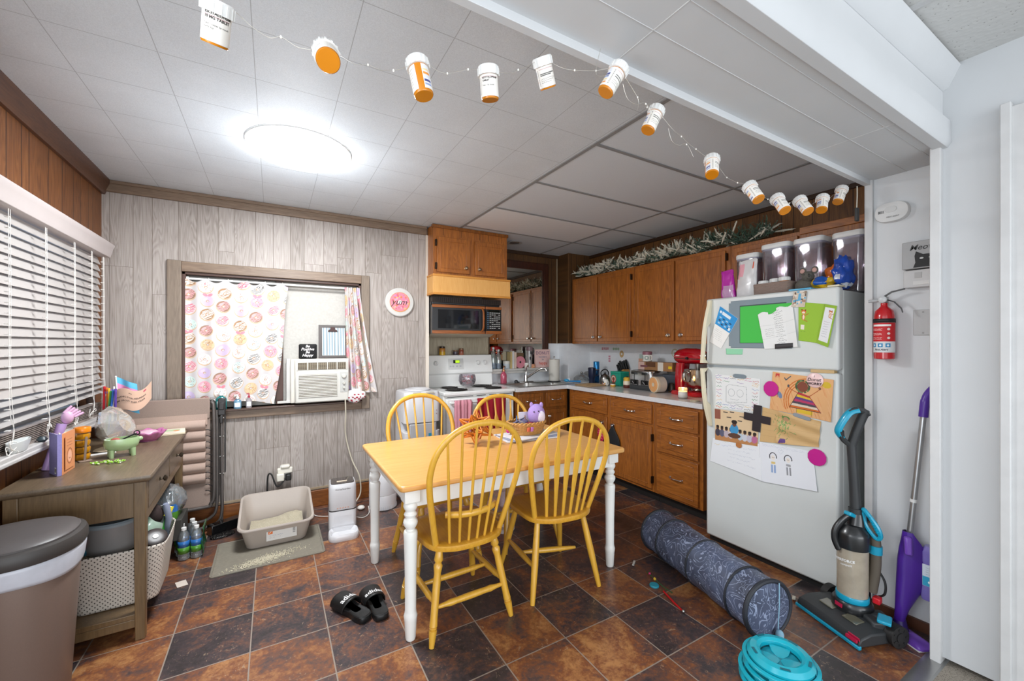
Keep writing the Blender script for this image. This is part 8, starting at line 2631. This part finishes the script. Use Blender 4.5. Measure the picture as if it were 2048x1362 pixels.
decal('red lettered decal under the corner wall cabinet', 3.82, 1.335, .15, .05, lambda c: [c.on(c.rect(.01 + .032 * k, .034 + .032 * k, .008 + .004 * (k % 2), .042), '#c98a94') for k in range(4)])
decal('green lettered decal beside the red one', 3.64, 1.335, .12, .045, lambda c: [c.on(c.ell(.02 + .028 * k, .022, .013, .018), '#9ab89a') for k in range(4)])
decal('tan ring decal left on the backsplash', 3.545, 1.275, .075, .09, lambda c: [c.on(c.ell(.037, .045, .034, .042), '#c2a06a'), c.on(c.ell(.037, .045, .012), '#e4e7ea')])
decal('pink lettered decal behind the knife block', 3.75, 1.21, .05, .09, lambda c: [c.on(c.rect(.008, .042, .01 + .028 * k, .03 + .028 * k), '#d08a9c') for k in range(3)])
decal('orange jar decal above the green tin', 3.25, 1.21, .11, .20, lambda c: [c.on(c.rect(.02, .09, .04, .12), '#dfa58a'), c.on(c.ell(.055, .04, .035, .03), '#a9c29a'), c.on(c.rect(.03, .08, .12, .17), '#b3c4bc')])
decal('pale ring decal above the brown carton', 2.80, 1.30, .09, .10, lambda c: [c.on(c.ell(.045, .05, .042, .046), '#c9c2a0'), c.on(c.ell(.045, .05, .03, .033), '#e4e7ea'), c.on(c.ell(.045, .05, .012), '#b8ac80')])
t = thing('donut_hook', 'small dark donut ornament hanging under the wall cabinet by the fridge', 'ornament', (3.30, 2.10, 1.29), RZ)
b = M(); b.T = RX; b.tube([(.028 * math.cos(a), .028 * math.sin(a), 0) for a in [2 * PI * i / 24 for i in range(24)]], .014, 10, closed=True); put('donut', b, spotty('#4a2c18', '#c9902c', 90, .25, .5, 'gold_sprinkled'), t)
b = M(); b.tube([(0, 0, .04), (0, 0, .104)], .0015, 5); put('thread', b, BLACK_M, t)

# ---------------------------------------------------------------- frosted fir garland along the wall cabinets
GR, nt, bs = new_mat('fir_needles')
bs.inputs['Roughness'].default_value = .8
co = objco(nt); nz = N(nt, 'TexNoise', i_Scale=30.0, i_Detail=2.0); L(nt, co, nz.inputs['Vector'])
L(nt, ramp(nt, nz.outputs[0], [(.3, '#2c4034'), (.7, '#5f7a66')]), bs.inputs['Base Color'])
FROST = flat('#ddd8c6', .9, var=.12, vs=50, name='frosted_tips')
rn = random.Random(77)
t = thing('fir_garland', 'frosted artificial fir garland lying along the wall cabinet tops', 'garland', (3.36, 2.95, 2.207))
gm = M(); fmm = M(); vine = []
for i in range(300):
    a = i / 299
    y = 4.03 - 2.28 * a
    vine.append((3.34 + .03 * math.sin(a * 21), y, 2.235 + .015 * math.sin(a * 33)))
for i in range(800):
    a = i / 800
    frost = .6 if a < .66 else .22
    p = Vector(vine[int(a * 299)]) + Vector((rn.uniform(-.05, .06), 0, rn.uniform(0, .055)))
    d = Vector((rn.uniform(-1, .6), rn.uniform(-1, 1), rn.uniform(-.12, 1.1))).normalized()
    ln_ = rn.uniform(.06, .115) * (1 + .25 * (a > .55))
    if p.x + d.x * ln_ > 3.55: d.x = -abs(d.x)
    isf = rn.random() < frost
    mb = fmm if isf else gm
    q = p + d * ln_
    if q.z < 2.222 and q.x > 3.25: q.z = 2.222 + rn.random() * .02
    w = .0105 if isf else .0035
    (fmm if isf else gm).tube([p, p.lerp(q, .5), q], [.003, w * .8, w * .5], 5)
    for k in range(11):
        c = p.lerp(q, .25 + .75 * k / 10)
        e = (d * .5 + Vector((rn.uniform(-1, 1), rn.uniform(-1, 1), rn.uniform(-1, 1)))).normalized() * rn.uniform(.02, .034)
        if c.z + e.z < 2.215: e.z = abs(e.z)
        s = e.cross(d).normalized() * (.0045 if isf else .003)
        mb.add([c + s, c - s, c + e, c + e.cross(s) * .08], [(0, 1, 2), (0, 3, 2), (1, 2, 3)])
put('green_needles', gm, GR, t, world=True, smooth=0, fix=False)
put('frosted_needles', fmm, FROST, t, world=True, smooth=0, fix=False)
b = M(); b.tube(vine[::6], .006, 6); put('vine', b, flat('#4a4a36', .8), t, world=True)

# ---------------------------------------------------------------- string of empty pill bottles along the beam
PB = [((-.09, .95, 2.042), (-.008, .032, -.055)), ((.097, .95, 2.017), (-.002, -.063, -.056)), ((.294, .95, 2.064), (.013, -.013, -.083)), ((.482, .95, 2.112), (.012, .012, -.068)),
      ((.651, .95, 2.197), (.035, .02, -.059)), ((.95, .95, 2.273), (-.04, .018, -.073)), ((1.121, .95, 2.189), (-.036, .009, -.076)), ((1.421, .95, 2.091), (-.033, -.022, -.075)),
      ((1.663, .95, 2.037), (-.009, -.045, -.072)), ((1.87, .95, 2.025), (-.017, -.044, -.071)), ((2.059, .95, 2.05), (-.017, -.046, -.07)), ((2.28, .95, 2.099), (-.044, -.014, -.071)), ((2.484, .95, 2.181), (-.041, .003, -.074))]
PL_ = ['pill bottle with readable drug label, first on the string near the ceiling edge', 'pill bottle seen from below, its round amber bottom facing out', 'pill bottle with amber stripe between two labels, third on the string', 'upright pill bottle with drug label, fourth on the string',
       'white-labelled pill bottle hanging highest in the middle of the string', 'tilted pill bottle with blue label boxes, touching the beam edge', 'tilted pill bottle where the ceiling grid begins, seventh on the string', 'upright pill bottle alone between two long wire stretches',
       'tilted pill bottle, fifth from the string end at the wall', 'tilted pill bottle, fourth from the string end at the wall', 'tilted pill bottle above the garland end, third from the string end', 'small-looking pill bottle second from the string end at the wall', 'last pill bottle on the string beside the hanging cord']
SPIN = [.80, 1.2, 1.90, .76, .7, .5, .55, .35, .42, .36, .38, .33, .36]   # which side of the label faces the room, in half turns
pts = []
for i, ((p, d), lab, sp) in enumerate(zip(PB, PL_, SPIN)):
    P = Vector((0, 0, 1.4)) + (Vector(p) - Vector((0, 0, 1.4))) * (.92 if i == 5 else 1.035)
    d = Vector(d).normalized()
    z = -d
    x = Vector((1, 0, 0)); x = (x - z * x.dot(z)).normalized(); y = z.cross(x)
    # the wanted side of the label turned towards the middle of the room
    h_ = {0: .062, 3: .066, 4: .066}.get(i, .078)
    base = P + d * (h_ + .01)
    v = Vector((0, 0, 1.4)) - base
    R3 = Matrix((x, y, z)).transposed().to_4x4() @ Matrix.Rotation(math.atan2(v.dot(y), v.dot(x)) - PI * sp, 4, 'Z')
    t = thing('pill_bottle', lab, 'pill bottle', base, group='pill bottles on the string')
    t.rotation_euler = R3.to_euler()
    words = None
    if i == 0: words = [('ESCITALOPRAM', .0068, .048, .03), ('10 MG TABLET', .0068, .0405, .03), ('Take 1 tablet by mouth', .0046, .029, 0), ('every day', .0046, .0235, 0)]
    elif i == 3: words = [('ESCITALOPRAM', .0058, .044, .03), ('TABLET', .0058, .037, .03), ('Take 1 by mouth', .0046, .026, 0)]
    pill_bottle(t, h_, .0235, True, i, words)
    pts.append(P)
rn = random.Random(3)
chain = [Vector((-.60, .985, 2.22))]
seq = []
allp = [Vector((-.62, .99, 2.24))] + [p + Vector((0, .0, .006)) for p in pts] + [Vector((2.60, .955, 2.246))]
t = thing('fairy_wire', 'thin silvery fairy light wire carrying the pill bottles', 'string light', (1.0, .98, 2.2))
b = M(); bulbs = []
for i in range(len(allp) - 1):
    p, q = allp[i], allp[i + 1]
    sag = .02 + .05 * (q - p).length * rn.random()
    mid = [p.lerp(q, a) - Vector((0, 0, sag * 4 * a * (1 - a))) + Vector((rn.uniform(-.004, .004), rn.uniform(0, .006), rn.uniform(-.006, .006))) for a in np.linspace(0, 1, 8)]
    mid[0], mid[-1] = p, q
    b.tube(spline(mid, 4), .0006, 5)
    bulbs += [mid[3], mid[5]] if (q - p).length > .2 else [mid[4]]
    if i in (6, 7):   # loose curls of wire
        m0 = p.lerp(q, .35)
        b.tube(spline([m0 + Vector((x_, .0, z_)) for x_, z_ in ((-.05, -.02), (-.03, -.06), (.01, -.065), (.05, -.05), (.09, -.09))], 5), .0006, 5); bulbs.append(m0 + Vector((.05, 0, -.052)))
b.tube(spline([pts[5] + Vector((-.02, 0, -.02)), pts[5] + Vector((-.09, .0, -.05)), pts[5] + Vector((-.075, .0, .03))], 5), .0006, 5)
b.tube(spline([pts[5] + Vector((.02, 0, -.02)), pts[5] + Vector((.085, .01, -.06)), pts[5] + Vector((.08, .01, -.10))], 5), .0006, 5)
put('wire', b, flat('#b9b5ac', .35, .6, name='wire_silver'), t, world=True)
for p in bulbs:
    b = M(); b.ball(tuple(p), (.0024, .0024, .0035), 8); put('bulb', b, flat('#f0ede6', .2), t, world=True)
